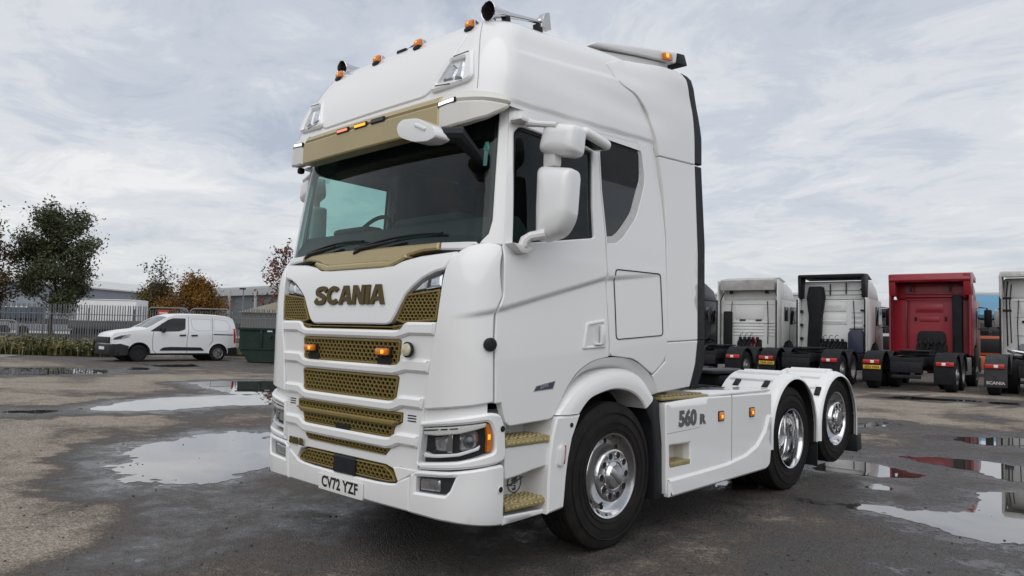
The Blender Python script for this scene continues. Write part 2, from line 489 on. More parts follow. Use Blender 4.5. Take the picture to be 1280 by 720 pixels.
# ---------------------------------------------------------------- surface maps
def MF(S): return lambda x, z, d: S.P(S.u_of_x(x, z), z, d)
def MU(S): return lambda u, z, d: S.P(u, z, d)
def MS(S): return lambda y, z, d: S.P(S.u_of_y(y, z), z, d)
def PX(x0): return lambda y, z, d: (x0+d, y, z)
def PY(y0): return lambda x, z, d: (x, y0-d, z)
def PZ(z0): return lambda x, y, d: (x, y, z0+d)
def sym(h): return list(h)+[(-x, z) for x, z in h[::-1]]
def honeycomb(name, mp, poly, pitch, asp, depth, material, parent, off=0.0, wall=0.70, mirror=False):
    if area(poly) < 0: poly = poly[::-1]
    x0 = min(p[0] for p in poly); x1 = max(p[0] for p in poly); y0 = min(p[1] for p in poly); y1 = max(p[1] for p in poly)
    Rr = pitch/math.sqrt(3); V = []; F = []
    row = 0; z = y0
    while z < y1+pitch/asp:
        x = x0+(pitch/2 if row % 2 else 0)
        while x < x1+pitch:
            if inpoly(x, z, poly):
                b = len(V); ok = True
                hx = [(sin(pi/3*k), cos(pi/3*k)) for k in range(6)]
                for k in range(6): V.append(mp(x+Rr*hx[k][0]*1.01, z+Rr*hx[k][1]/asp*1.01, off))
                for k in range(6): V.append(mp(x+Rr*wall*hx[k][0], z+Rr*wall*hx[k][1]/asp, off))
                for k in range(6): V.append(mp(x+Rr*wall*hx[k][0], z+Rr*wall*hx[k][1]/asp, off-depth))
                for k in range(6):
                    k2 = (k+1) % 6
                    F.append((b+k, b+k2, b+6+k2, b+6+k)); F.append((b+6+k, b+6+k2, b+12+k2, b+12+k))
            x += pitch
        z += pitch*0.866/asp; row += 1
    if mirror: V = [(-x, y, z) for x, y, z in V]
    me = bpy.data.meshes.new(name); me.from_pydata(V, [], F)
    return tag(link(name, me, material, parent), kind='stuff')
def sst(a, b, v):
    t = max(0, min(1, (v-a)/(b-a))); return t*t*(3-2*t)
def seam(name, mp, pts, w, parent, d=0.0015, material=None, closed=False):
    """a shut line: a narrow dark rubber strip lying in the joint"""
    V = []; F = []; q = []
    for i in range(len(pts)-1):
        a, b = pts[i], pts[i+1]; n = max(1, int(math.hypot(b[0]-a[0], b[1]-a[1])/0.04))
        q += [(a[0]+(b[0]-a[0])*k/n, a[1]+(b[1]-a[1])*k/n) for k in range(n)]
    q.append(pts[-1])
    for i, p in enumerate(q):
        a = q[max(0, i-1)]; b = q[min(len(q)-1, i+1)]
        tx, ty = b[0]-a[0], b[1]-a[1]; l = math.hypot(tx, ty) or 1; nx, ny = -ty/l*w/2, tx/l*w/2
        V += [mp(p[0]+nx, p[1]+ny, d), mp(p[0]-nx, p[1]-ny, d), mp(p[0]+nx, p[1]+ny, d-0.004), mp(p[0]-nx, p[1]-ny, d-0.004)]
    for i in range(len(q)-1):
        k = 4*i; F += [(k, k+1, k+5, k+4), (k, k+4, k+6, k+2), (k+1, k+3, k+7, k+5)]
    return link(name, mesh(name, V, F, None), material or SEAM, parent)

T = tag(empty('tractor_unit', (0, 0, 0)), 'big white tractor unit with gold trim, roof horns and amber beacons, parked in front', 'truck')
G1 = MF(LOW); G2 = MU(LOW); G3 = MS(LOW)
W1 = MU(GLA); W3 = MS(GLA)
R1 = MU(ROOF); R3 = MS(ROOF)
UC = LOW.a                       # u where the corner starts

# dark inner body behind every panel, seen only through the gaps
fr = [(-1.30, 0.42), (1.30, 0.42), (1.30, 1.10), (1.36, 1.40), (3.05, 1.42), (3.05, 2.03), (-3.05, 2.03), (-3.05, 1.42), (-1.36, 1.40), (-1.30, 1.10)]
cab_frame = sheet('cab_frame', G2, fr, GAP, T, off=-0.045, thick=0.02, res=0.12)

# ---------------------------------------------------------------- bonnet hatch with the maker's lettering
hatch = [(0, 1.924), (0.30, 1.926), (0.44, 1.934), (0.52, 1.965), (0.68, 1.990), (1.000, 2.006), (0.935, 1.893), (0.85, 1.880), (0.748, 1.841), (0.66, 1.785), (0.600, 1.738), (0.503, 1.592), (0.47, 1.558), (0.43, 1.548), (0, 1.546)]
hp = hatch[:]
hp = rounded(sym(hatch[1:-1]), 0.02, 3)
bonnet = sheet('bonnet_hatch', G1, hp, WHITE, T, off=0.006, thick=0.05, cham=0.010, res=0.045)
def letter(mp, strokes, name, material, parent):
    for i, poly in enumerate(strokes):
        sheet(name, mp, poly, material, parent, off=0.020, thick=0.022, cham=0.002, res=0.05)
# heavy capitals drawn as outlines, one mesh per letter
def ringarc(cx, cy, rx, ry, t, a0, a1, n=14):
    o = [(cx+rx*cos(radians(a0+(a1-a0)*k/n)), cy+ry*sin(radians(a0+(a1-a0)*k/n))) for k in range(n+1)]
    i = [(cx+(rx-t)*cos(radians(a0+(a1-a0)*k/n)), cy+(ry-t*0.8)*sin(radians(a0+(a1-a0)*k/n))) for k in range(n+1)]
    return o+i[::-1]
LZ0, LZ1 = 1.680, 1.812; LH = LZ1-LZ0
def Spoly(x0, w):
    # spine of an S, thickened
    P = [(0.97, 0.74), (0.80, 0.88), (0.50, 0.89), (0.20, 0.80), (0.18, 0.64), (0.42, 0.54), (0.66, 0.46), (0.83, 0.33), (0.78, 0.18), (0.50, 0.11), (0.20, 0.12), (0.03, 0.28)]
    pts = []
    for i in range(len(P)-1):
        p0 = Vector(P[max(0, i-1)]); p1 = Vector(P[i]); p2 = Vector(P[i+1]); p3 = Vector(P[min(len(P)-1, i+2)])
        for k in range(4):
            t = k/4
            pts.append(0.5*((2*p1)+(-p0+p2)*t+(2*p0-5*p1+4*p2-p3)*t*t+(-p0+3*p1-3*p2+p3)*t**3))
    pts.append(Vector(P[-1]))
    L_, R_ = [], []
    for i, p in enumerate(pts):
        t = pts[min(i+1, len(pts)-1)]-pts[max(i-1, 0)]; t = Vector((t.x*w, t.y*LH)).normalized(); n = Vector((-t.y, t.x))
        q = Vector((x0+p.x*w, LZ0+p.y*LH)); th = 0.0155+0.0045*abs(n.x)
        L_.append(tuple(q+n*th)); R_.append(tuple(q-n*th))
    return L_+R_[::-1]
LET = []
LET.append(([Spoly(-0.425, 0.150)], []))
LET.append(([ringarc(-0.185, (LZ0+LZ1)/2, 0.083, LH/2+0.001, 0.042, 42, 318, 20)], []))
def Apoly(x0, w):
    o = [(x0, LZ0), (x0+w*0.32, LZ1), (x0+w*0.68, LZ1), (x0+w, LZ0), (x0+w*0.73, LZ0), (x0+w*0.67, LZ0+LH*0.20), (x0+w*0.33, LZ0+LH*0.20), (x0+w*0.27, LZ0)]
    h = [(x0+w*0.39, LZ0+LH*0.40), (x0+w*0.61, LZ0+LH*0.40), (x0+w*0.50, LZ0+LH*0.78)]
    return o, h
LET.append(Apoly(-0.113, 0.155))
LET.append(([[(0.052, LZ0), (0.052, LZ1), (0.097, LZ1), (0.150, LZ0+LH*0.42), (0.150, LZ1), (0.188, LZ1), (0.188, LZ0), (0.145, LZ0), (0.090, LZ0+LH*0.60), (0.090, LZ0)]], []))
LET.append(([[(0.204, LZ0), (0.204, LZ1), (0.245, LZ1), (0.245, LZ0)]], []))
LET.append(Apoly(0.252, 0.158))
for o_, h_ in LET:
    if isinstance(o_[0], tuple): sheet('letter', G1, o_, GOLDD, bonnet, holes=[h_], off=0.020, thick=0.022, cham=0.0015, res=0.06)
    else: sheet('letter', G1, o_[0], GOLDD, bonnet, off=0.020, thick=0.022, cham=0.0015, res=0.06)

# gold cowl under the windscreen
cowl = [(0.02, 1.958), (0.36, 1.960), (0.46, 1.972), (0.53, 1.998), (0.66, 2.018), (0.80, 2.022), (0.80, 2.068), (0.70, 2.066), (0.02, 2.060)]
sheet('wiper_cowl', W1, sym(cowl[1:-1]), GOLD, T, off=0.045, thick=0.09, cham=0.012, res=0.05)
sheet('wiper_cowl_step', W1, [(-0.37, 1.930), (0.37, 1.930), (0.47, 1.948), (0.55, 1.976), (0.53, 1.996), (0.36, 1.962), (-0.36, 1.962), (-0.53, 1.996), (-0.55, 1.976), (-0.47, 1.948)], GOLD, T, off=0.075, thick=0.09, cham=0.010, res=0.06)
sheet('cowl_end', W1, [(0.805, 2.024), (1.02, 2.012), (1.09, 2.040), (1.085, 2.060), (0.805, 2.070)], WHITE, T, off=0.03, thick=0.08, cham=0.01, res=0.06, both=True)

# corner lamps beside the hatch
lampo = rounded([(0.622, 1.748), (0.668, 1.788), (0.752, 1.838), (0.85, 1.872), (0.935, 1.884), (0.921, 1.778), (0.80, 1.764)], 0.012, 2)
for sx in (False, True):
    hs_ = sheet('position_lamp', G1, lampo, LENSD, T, off=-0.030, thick=0.03, cham=0.004, res=0.06, mirror=sx)
    li = inset(lampo if area(lampo) > 0 else lampo[::-1], 0.012)
    sheet('lens', G1, li, LENS, hs_, off=0.002, thick=0.004, cham=0.002, res=0.06, mirror=sx)
    sheet('reflector', G1, [(0.665, 1.762), (0.74, 1.815), (0.785, 1.835), (0.775, 1.775)], REFLECT, hs_, off=-0.012, thick=0.015, cham=0.006, res=0.04, mirror=sx)
    sheet('reflector', G1, [(0.80, 1.785), (0.805, 1.845), (0.90, 1.868), (0.90, 1.79)], REFLECT, hs_, off=-0.016, thick=0.012, cham=0.012, res=0.04, mirror=sx)
    g = sheet('reflector', G1, [(0.79, 1.772), (0.905, 1.783), (0.905, 1.787), (0.79, 1.779)], REFLECT, hs_, off=-0.005, thick=0.02, cham=0.001, res=0.06, mirror=sx)

# ---------------------------------------------------------------- gold mesh grilles
def grille(poly, name='grille', pitch=0.046, asp=1.55, fw=0.014, mirror=False, depth=0.014, off=-0.004, wall=0.76, back=True):
    if area(poly) < 0: poly = poly[::-1]
    inn = inset(poly, fw)
    g = sheet(name, G1, poly, GMESH, T, holes=[inn], off=off+0.006, thick=0.045, cham=0.004, res=0.08, mirror=mirror)
    honeycomb('mesh', G1, inset(poly, fw*0.4), pitch, asp, depth, GMESH, g, off=off, wall=wall, mirror=mirror)
    if back: sheet('grille_backing', G1, poly, GAP, g, off=off-0.040, thick=0.004, cham=0.001, res=0.15, mirror=mirror)
    return g
side_mesh = rounded([(0.612, 1.742), (0.80, 1.758), (0.918, 1.771), (0.902, 1.577), (0.60, 1.556), (0.52, 1.574)], 0.008, 2)
for sx in (False, True): grille(side_mesh, mirror=sx, pitch=0.036, asp=1.5, wall=0.74)
grille(rounded([(-0.60, 1.552), (-0.50, 1.535), (0.50, 1.535), (0.60, 1.552), (0.575, 1.508), (-0.575, 1.508)], 0.01, 2), pitch=0.036, asp=1.5, fw=0.008, wall=0.55)
g2 = rounded([(-0.578, 1.448), (0.578, 1.448), (0.555, 1.285), (-0.555, 1.285)], 0.018, 3)
gr2 = grille(g2, fw=0.016)
g3 = rounded([(-0.568, 1.216), (0.568, 1.216), (0.536, 1.057), (-0.536, 1.057)], 0.018, 3)
gr3 = grille(g3, fw=0.016)
g4 = rounded([(-0.600, 0.985), (0.620, 0.985), (0.615, 0.93), (0.545, 0.905), (0.515, 0.827), (-0.515, 0.827), (-0.545, 0.905), (-0.60, 0.93)], 0.012, 2)
gr4 = grille(sym([(0.615, 0.988), (0.612, 0.935), (0.545, 0.908), (0.515, 0.827)]), fw=0.012)
sheet('grille_crossbar', G1, rounded(sym([(0.612, 0.938), (0.55, 0.903)]), 0.006, 2), GMESH, T, off=0.022, thick=0.05, cham=0.010, res=0.08)
gr5 = grille(rounded(sym([(0.500, 0.752), (0.455, 0.712)]), 0.008, 2), fw=0.006, pitch=0.042)
gr6 = grille(rounded(sym([(0.458, 0.642), (0.535, 0.602), (0.572, 0.556), (0.49, 0.545)]), 0.012, 2), fw=0.010)
sheet('radar_cover', G1, rounded([(-0.095, 0.648), (0.155, 0.648), (0.158, 0.535), (-0.098, 0.530)], 0.012, 3), BLACK, T, off=0.016, thick=0.05, cham=0.008, res=0.08)
sheet('grille_opening', G1, rounded([(-0.10, 0.862), (0.075, 0.862), (0.07, 0.826), (-0.095, 0.826)], 0.008, 2), GAP, T, off=0.006, thick=0.02, cham=0.002, res=0.1)
for sx in (-1, 1):
    sheet('grille_opening', G1, rounded([(sx*0.42-0.06, 1.338), (sx*0.42+0.07, 1.338), (sx*0.42+0.075, 1.292), (sx*0.42-0.07, 1.292)], 0.01, 2), GAP, T, off=0.008, thick=0.02, cham=0.002, res=0.1)
    # amber flashers in the upper grille
    fl = MB().box((sx*0.435, -0.026, 1.372), (0.120, 0.034, 0.046), 0.010)
    fo = fl.build('grille_flasher', AMBER, T)
    MB().box((sx*0.435+0.02, -0.043, 1.372), (0.030, 0.006, 0.024), 0.005).build('flasher_bulb', AMBERL, fo)
    MB().box((sx*0.435, -0.004, 1.372), (0.135, 0.012, 0.058), 0.004).build('flasher_base', BLACK, fo)

# white grille surround with the stacked bars
side_l = sym([(0.905, 1.575), (0.90, 1.50), (0.862, 1.335), (0.835, 1.15), (0.812, 1.015)])
sheet('grille_surround', G1, sym([(0.905, 1.572), (0.60, 1.500), (0.55, 1.496), (0.2, 1.496)][::-1]+[(0.866, 1.335), (0.835, 1.15), (0.810, 1.020), (0.795, 0.93), (0.788, 0.76), (0.775, 0.652), (0.600, 0.656), (0.56, 0.628), (0.468, 0.650), (0.2, 0.652)]), WHITE, T,
      holes=[inset(p if area(p) > 0 else p[::-1], -0.003) for p in (g2, g3, sym([(0.615, 0.988), (0.612, 0.935), (0.545, 0.908), (0.515, 0.827)]), sym([(0.500, 0.752), (0.455, 0.712)]))], off=-0.006, thick=0.03, cham=0.006, res=0.06)
def bar(zo1, zo0, zi1, zi0, xo, xi, off, name='grille_bar'):
    h = [(xi-0.05, zi1), (xi, zi1+0.006), (xi+0.035, zo1-0.012), (xi+0.07, zo1), (xo, zo1), (xo-0.012, zo0), (xi+0.09, zo0), (xi+0.02, zi0+0.01), (xi-0.03, zi0)]
    return sheet(name, G1, rounded(sym(h), 0.012, 2), WHITE, T, off=off, thick=0.05, cham=0.016, res=0.05)
bar(1.566, 1.484, 1.512, 1.456, 0.903, 0.57, 0.014)
bar(1.334, 1.252, 1.286, 1.224, 0.862, 0.55, 0.016)
bar(1.100, 1.028, 1.058, 0.992, 0.816, 0.53, 0.018)
bar(0.868, 0.792, 0.826, 0.756, 0.790, 0.515, 0.020)
for sx in (False, True):
    for k in range(3):
        sheet('vent_slot', G1, [(0.665, 0.986-0.017*k), (0.745, 0.986-0.017*k), (0.745, 0.978-0.017*k), (0.665, 0.978-0.017*k)], GAP, T, off=-0.004, thick=0.01, cham=0.001, res=0.1, mirror=sx)
for sx in (False, True):
    sheet('headlamp_shelf', G2, [(0.80, 1.08), (0.80, 0.94), (1.29, 1.01), (1.29, 1.12)], WHITE, T, off=-0.022, thick=0.02, cham=0.003, res=0.05, mirror=sx)
# round lamp in the grille panel
rl = MB().lathe([(-0.012, 0.0), (-0.012, 0.048), (-0.03, 0.050), (-0.034, 0.044)], 20, 'Y', (0.677, 0.012, 1.392)).build('round_marker', BLACK, T)
MB().lathe([(-0.028, 0.042), (-0.045, 0.036), (-0.052, 0.02), (-0.053, 0.0)], 20, 'Y', (0.677, 0.012, 1.392)).build('lens', mat('milky_lens', (0.62, 0.55, 0.40), 0.25, var=0.25, vscale=30), rl)

# ---------------------------------------------------------------- bumper
bl = sheet('bumper_centre', G1, sym([(0.712, 0.392), (0.712, 0.612), (0.60, 0.566), (0.578, 0.548), (0.50, 0.538), (0.36, 0.532), (0.1, 0.530)]), WHITE, T, off=0.008, thick=0.06, cham=0.012, res=0.06)
0 and sheet('bumper_blade', G1, sym([(0.770, 0.648), (0.715, 0.622), (0.60, 0.562), (0.60, 0.600), (0.555, 0.640), (0.50, 0.662), (0.2, 0.668)]), WHITE, T,
      holes=[inset(rounded(sym([(0.458, 0.642), (0.535, 0.602), (0.572, 0.556), (0.49, 0.545)]), 0.012, 2)[::-1], -0.004)] if False else [], off=-0.050, thick=0.02, cham=0.004, res=0.08)
for sx in (False, True):
    sheet('bumper_cheek', G1, [(0.785, 0.655), (0.600, 0.655), (0.548, 0.640), (0.598, 0.560), (0.715, 0.618), (0.772, 0.645)], WHITE, T, off=0.004, thick=0.05, cham=0.006, res=0.06, mirror=sx)
fogp = [(0.772, 0.622), (1.085, 0.652), (1.050, 0.570), (1.02, 0.540), (0.766, 0.526)]
bc = [(0.716, 0.390), (0.716, 0.624), (0.785, 0.660), (1.05, 0.682), (1.30, 0.716), (1.405, 0.722), (1.425, 0.70), (1.432, 0.352), (1.246, 0.368), (1.045, 0.386)]
lh = rounded([(0.818, 0.925), (0.90, 0.936), (1.292, 0.985), (1.335, 0.905), (1.338, 0.800), (1.10, 0.746), (0.795, 0.708)], [0.01, 0, 0.03, 0.03, 0.03, 0.02, 0.01], 3)
hsur = rounded([(0.795, 0.955), (0.86, 0.966), (1.10, 1.005), (1.30, 1.036), (1.385, 1.022), (1.42, 0.95), (1.436, 0.80), (1.425, 0.745), (1.37, 0.732), (1.05, 0.693), (0.783, 0.665)], [0.006, 0, 0, 0.03, 0.05, 0, 0.03, 0.04, 0.03, 0, 0.006], 3)
for sx in (False, True):
    b = sheet('bumper_corner', G2, rounded(bc, [0.003, 0.003, 0.01, 0, 0, 0.02, 0.02, 0.03, 0, 0], 2), WHITE, T, holes=[fogp], off=0.012, thick=0.06, cham=0.014, res=0.05, mirror=sx)
    fh = sheet('fog_lamp', G2, fogp, LENSD, b, off=-0.03, thick=0.02, cham=0.003, res=0.07, mirror=sx)
    if True:
        sheet('fog_reflector', G2, rounded([(0.79, 0.608), (0.96, 0.622), (0.965, 0.552), (0.79, 0.540)], 0.012, 2), REFLECT, b, off=-0.014, thick=0.014, cham=0.010, res=0.05, mirror=sx)
        sheet('fog_glass', G2, inset(fogp if area(fogp) > 0 else fogp[::-1], 0.006), LENS, b, off=0.000, thick=0.004, cham=0.002, res=0.07, mirror=sx)
    p = LOW.P(1.388, 0.575, 0.013); s_ = -1 if sx else 1
    MB().lathe([(0.0, 0.026), (0.004, 0.024), (0.004, 0.018)], 16, 'X', (0, 0, 0)).build('sensor_ring', WPLAST, b, (s_*p[0], p[1], p[2]), (0, 0, 0 if not sx else pi))
    MB().lathe([(0.0015, 0.018), (0.002, 0.0)], 16, 'X', (0, 0, 0)).build('sensor', GAP, b, (s_*p[0], p[1], p[2]), (0, 0, 0 if not sx else pi))
    hs_ = sheet('headlamp_surround', G2, hsur, WHITE, T, holes=[lh], off=0.014, thick=0.07, cham=0.014, res=0.05, mirror=sx)
    p = LOW.P(1.395, 0.935, 0.015)
    MB().lathe([(0.0, 0.019), (0.003, 0.017), (0.003, 0.0)], 16, 'X').build('sensor', GAP, hs_, (s_*p[0], p[1], p[2]), (0, 0, 0 if not sx else pi))
    hl = sheet('headlamp', G2, lh, LENSD, T, off=-0.060, thick=0.02, cham=0.004, res=0.06, mirror=sx)
    sheet('lamp_trim', G2, rounded([(0.825, 0.917), (0.90, 0.928), (1.275, 0.974), (1.265, 0.950), (1.10, 0.908), (0.94, 0.885), (0.825, 0.880)], 0.006, 2), CREAM, hl, off=0.004, thick=0.05, cham=0.006, res=0.06, mirror=sx)
    sheet('trim_slot', G2, [(0.832, 0.911), (1.09, 0.942), (1.09, 0.934), (0.832, 0.902)], GAP, hl, off=0.006, thick=0.004, cham=0.001, res=0.08, mirror=sx)
    sheet('running_light', G2, rounded([(0.812, 0.745), (0.845, 0.744), (0.94, 0.752), (1.10, 0.776), (1.225, 0.815), (1.235, 0.842), (1.20, 0.825), (1.08, 0.790), (0.88, 0.765), (0.83, 0.775)], 0.005, 2), mat('running_light', (0.85, 0.86, 0.87), 0.2, coat=0.6), hl, off=-0.004, thick=0.03, cham=0.005, res=0.05, mirror=sx)
    sheet('projector', G2, rounded([(0.875, 0.868), (1.00, 0.885), (1.005, 0.790), (0.88, 0.782)], 0.01, 2), REFLECT, hl, off=-0.034, thick=0.02, cham=0.018, res=0.04, mirror=sx)
    sheet('reflector', G2, rounded([(1.008, 0.892), (1.045, 0.897), (1.045, 0.792), (1.008, 0.790)], 0.004, 2), CHROME, hl, off=-0.020, thick=0.03, cham=0.004, res=0.05, mirror=sx)
    sheet('projector', G2, rounded([(1.085, 0.905), (1.215, 0.928), (1.235, 0.87), (1.20, 0.822), (1.085, 0.798)], 0.03, 3), REFLECT, hl, off=-0.030, thick=0.02, cham=0.02, res=0.03, mirror=sx)
    pc = LOW.P(1.150, 0.862, -0.022)
    MB().lathe([(-0.024, 0.0), (-0.02, 0.018), (-0.008, 0.034), (0.0, 0.040), (0.012, 0.042)], 18, 'Y').build('projector_lens', mat('lens_glass_dark', (0.05, 0.055, 0.06), 0.03, coat=1), hl, (s_*pc[0], pc[1], pc[2]))
    sheet('indicator', G2, rounded([(1.268, 0.968), (1.300, 0.966), (1.325, 0.905), (1.327, 0.808), (1.285, 0.800), (1.288, 0.88)], 0.006, 2), AMBER, hl, off=-0.010, thick=0.03, cham=0.004, res=0.04, mirror=sx)
    sheet('indicator_bulb', G2, [(1.290, 0.905), (1.310, 0.905), (1.310, 0.875), (1.290, 0.875)], AMBERL, hl, off=-0.007, thick=0.006, cham=0.002, res=0.04, mirror=sx)
    li = inset(lh if area(lh) > 0 else lh[::-1], 0.003)
    sheet('headlamp_glass', G2, li, LENS, hl, off=0.012, thick=0.004, cham=0.003, res=0.05, mirror=sx)
# number plate
plate = sheet('number_plate', G1, rounded([(-0.262, 0.502), (0.262, 0.502), (0.262, 0.394), (-0.262, 0.394)], 0.008, 2), PLATEW, T, off=0.024, thick=0.012, cham=0.002, res=0.08)
textmesh('plate_lettering', 'CV72 YZF', 0.100, mat('plate_black', (0.01, 0.01, 0.01), 0.5), lambda a, b, d: G1(a, 0.449+b*1.02, 0.0245+min(d, 0.001)), plate, bold=0.003, sx=0.97, spacing=1.04)
textmesh('model_lettering', '560 R', 0.062, GOLDD, lambda a, b, d: G1(-0.602+a, 0.677+b, 0.012+d), T, bold=0.004, sx=1.35, depth=0.006)
# underside
MB().box((0, 0.40, 0.46), (2.0, 0.5, 0.06)).build('bumper_underside', BLACK, T)

# ---------------------------------------------------------------- cab corners, doors, sides
corner = [(1.012, 2.008), (1.040, 2.030), (1.075, 2.046), (1.120, 2.056), (1.170, 2.060), (1.215, 2.056), (1.258, 2.042), (1.296, 1.992), (1.326, 1.86), (1.360, 1.735), (1.322, 1.660), (1.312, 1.492), (1.318, 1.096), (1.15, 1.072), (1.020, 1.056), (0.824, 1.032), (0.862, 1.335), (0.912, 1.575), (0.932, 1.771), (0.944, 1.894), (0.975, 1.965)]
def G4(y, z, d):
    """cab side: lower body below the belt, window band above it"""
    k = max(0, min(1, (z-1.98)/0.09)); k = k*k*(3-2*k)
    a = G3(y, z, d) if k < 1 else None; b = W3(y, z, d) if k > 0 else None
    if a is None: return b
    if b is None: return a
    return tuple(p*(1-k)+q*k for p, q in zip(a, b))
def zcrease(y): return 1.665+.25*(y-.24) if y < 1.3 else 1.93+.11*(y-1.3)
CRL = [[(0.25+0.03*k, zcrease(0.25+0.03*k)-o) for k in range(66)] for o in (-0.022, -0.008, 0.0, 0.009, 0.018, 0.027, 0.036, 0.052)]
CRU = [[(0.95+0.02*k, zcrease(LOW.P0(0.95+0.02*k, 1.63)[1])-o) for k in range(20)] for o in (-0.022, -0.008, 0.0, 0.009, 0.018, 0.027, 0.036, 0.052)]
door = [(0.280, 2.046), (0.282, 1.99), (0.280, 1.735), (0.243, 1.66), (0.234, 1.492), (0.238, 1.088), (0.288, 1.088), (0.303, 1.049), (0.330, 0.970), (0.360, 0.945), (0.767, 0.964), (0.90, 1.150), (1.009, 1.258), (1.18, 1.337), (1.372, 1.362), (1.376, 1.45), (1.312, 2.199), (1.262, 2.55), (1.240, 2.960), (0.80, 2.950), (0.372, 2.950), (0.325, 2.5)]
wdw = rounded([(0.352, 2.062), (0.372, 2.55), (0.387, 2.775), (0.425, 2.822), (1.177, 2.803), (1.166, 2.4), (1.179, 2.189)], [0.01, 0, 0.02, 0.03, 0.02, 0, 0.02], 3)
rpan = [(1.382, 1.37), (1.69, 1.345), (1.827, 1.278), (1.926, 1.228), (2.112, 1.335), (2.140, 1.52), (2.110, 2.02), (2.105, 2.278), (2.066, 2.591), (1.985, 2.93), (1.95, 3.0), (1.247, 2.962), (1.268, 2.55), (1.318, 2.207), (1.350, 1.78), (1.384, 1.45)]
rwin = rounded([(1.320, 2.222), (1.280, 2.55), (1.292, 2.925), (1.70, 2.955), (1.745, 2.88), (1.774, 2.703), (1.656, 2.439), (1.497, 2.281), (1.42, 2.235)], [0.01, 0, 0.01, 0.04, 0, 0.06, 0.06, 0.04, 0], 3)
for sx in (False, True):
    s_ = -1 if sx else 1
    sheet('cab_corner', G2, rounded(corner, 0.006, 1), WHITE, T, off=0.008, thick=0.05, cham=0.008, res=0.035, mirror=sx, lines=CRU)
    dr = sheet('door', G4, rounded(door, [0.01, 0, 0.05, 0.05, 0, 0.005, 0.005, 0.01, 0.01, 0.02, 0.04, 0.15, 0.15, 0.15, 0.003, 0, 0.01, 0, 0.005, 0, 0.02, 0], 3), WHITE, T, holes=[wdw], off=0.008, thick=0.05, cham=0.007, res=0.030, mirror=sx, lines=CRL)
    sheet('side_window', W3, inset(wdw if area(wdw) > 0 else wdw[::-1], -0.008), TINT, dr, off=-0.020, thick=0.004, cham=0.001, res=0.15, mirror=sx)
    sheet('window_rubber', W3, inset(wdw if area(wdw) > 0 else wdw[::-1], -0.004), BLACK, dr, holes=[inset(wdw if area(wdw) > 0 else wdw[::-1], 0.020)], off=-0.012, thick=0.01, cham=0.002, res=0.15, mirror=sx)
    pl_ = p2 = sheet('cab_side_panel', G4, rounded(rpan, [0.003, 0.12, 0.10, 0.02, 0.10]+[0]*11, 4), WHITE, T, holes=[inset(rwin if area(rwin) > 0 else rwin[::-1], -0.055)], off=0.008, thick=0.05, cham=0.005, res=0.032, mirror=sx, lines=CRL)
    # window recess: funnel from the panel down to the pane
    o_ = inset(rwin if area(rwin) > 0 else rwin[::-1], -0.058); V = []; F = []; n = len(o_)
    i_ = rwin if area(rwin) > 0 else rwin[::-1]
    for (a, b) in o_: V.append(G4(a, b, 0.006))
    for (a, b) in i_: V.append(G4(a, b, -0.022))
    for k in range(n): F.append((k, (k+1) % n, n+(k+1) % n, n+k))
    if sx: V = [(-x, y, z) for x, y, z in V]
    link('window_recess', mesh('window_recess', V, F), WHITE, p2)
    sheet('quarter_window', W3, inset(i_, -0.004), DKGLASS, p2, off=-0.020, thick=0.004, cham=0.001, res=0.15, mirror=sx)
    # shut lines
    # locker flap
    lk = rounded([(1.424, 1.990), (2.020, 2.000), (2.066, 1.525), (1.455, 1.485)], 0.035, 4)
    seam('locker_shut_line', G3, lk+[lk[0]], 0.007, pl_, d=0.0125)
    if sx:
        o_ = pl_.children[-1]
        for v in o_.data.vertices: v.co.x = -v.co.x
    # door handle: a tray with a grip bar
    hp_ = [(1.100, 1.596), (1.322, 1.628), (1.328, 1.425), (1.060, 1.412)]
    tr = sheet('door_handle', G3, rounded(hp_, 0.02, 3), WHITE, dr, holes=[rounded([(1.125, 1.575), (1.295, 1.60), (1.300, 1.448), (1.095, 1.435)], 0.02, 3)], off=0.020, thick=0.02, cham=0.008, res=0.05, mirror=sx)
    sheet('handle_tray', G3, rounded([(1.120, 1.580), (1.30, 1.605), (1.305, 1.443), (1.09, 1.430)], 0.02, 3), WPLAST, dr, off=0.0105, thick=0.004, cham=0.001, res=0.06, mirror=sx)
    MB().box((s_*1.243, 1.262, 1.518), (0.026, 0.045, 0.14), 0.010).build('handle_grip', WHITE, dr)
    MB().box((s_*1.232, 1.235, 1.452), (0.03, 0.09, 0.016), 0.006).build('handle_lever', WHITE, dr)
    # badge low on the door
    sheet('door_badge', G3, [(0.572, 1.150), (0.600, 1.178), (0.780, 1.206), (0.756, 1.160)], mat('badge_blue_grey', (0.10, 0.13, 0.19), 0.2, metal=0.6), dr, off=0.012, thick=0.006, cham=0.002, res=0.06, mirror=sx)
    sheet('badge_rim', G3, [(0.566, 1.146), (0.596, 1.182), (0.788, 1.211), (0.762, 1.156)], CHROME2, dr, off=0.0105, thick=0.004, cham=0.001, res=0.06, mirror=sx)
    if not sx: textmesh('badge_lettering', 'SUPER', 0.028, CHROME2, lambda a, b, d: G3(0.672+a, 1.176+b+a*0.19, 0.0125+min(d, 0.001)), dr, bold=0.001, shear=0.2)
    # round black knob at the corner
    p = LOW.P(1.283, 1.440, 0.008)
    MB().lathe([(0.0, 0.040), (0.016, 0.042), (0.032, 0.034), (0.038, 0.0)], 18, 'X').build('corner_camera', BLACK, T, (s_*p[0], p[1], p[2]), (0, 0, -0.45 if not sx else pi+0.45))
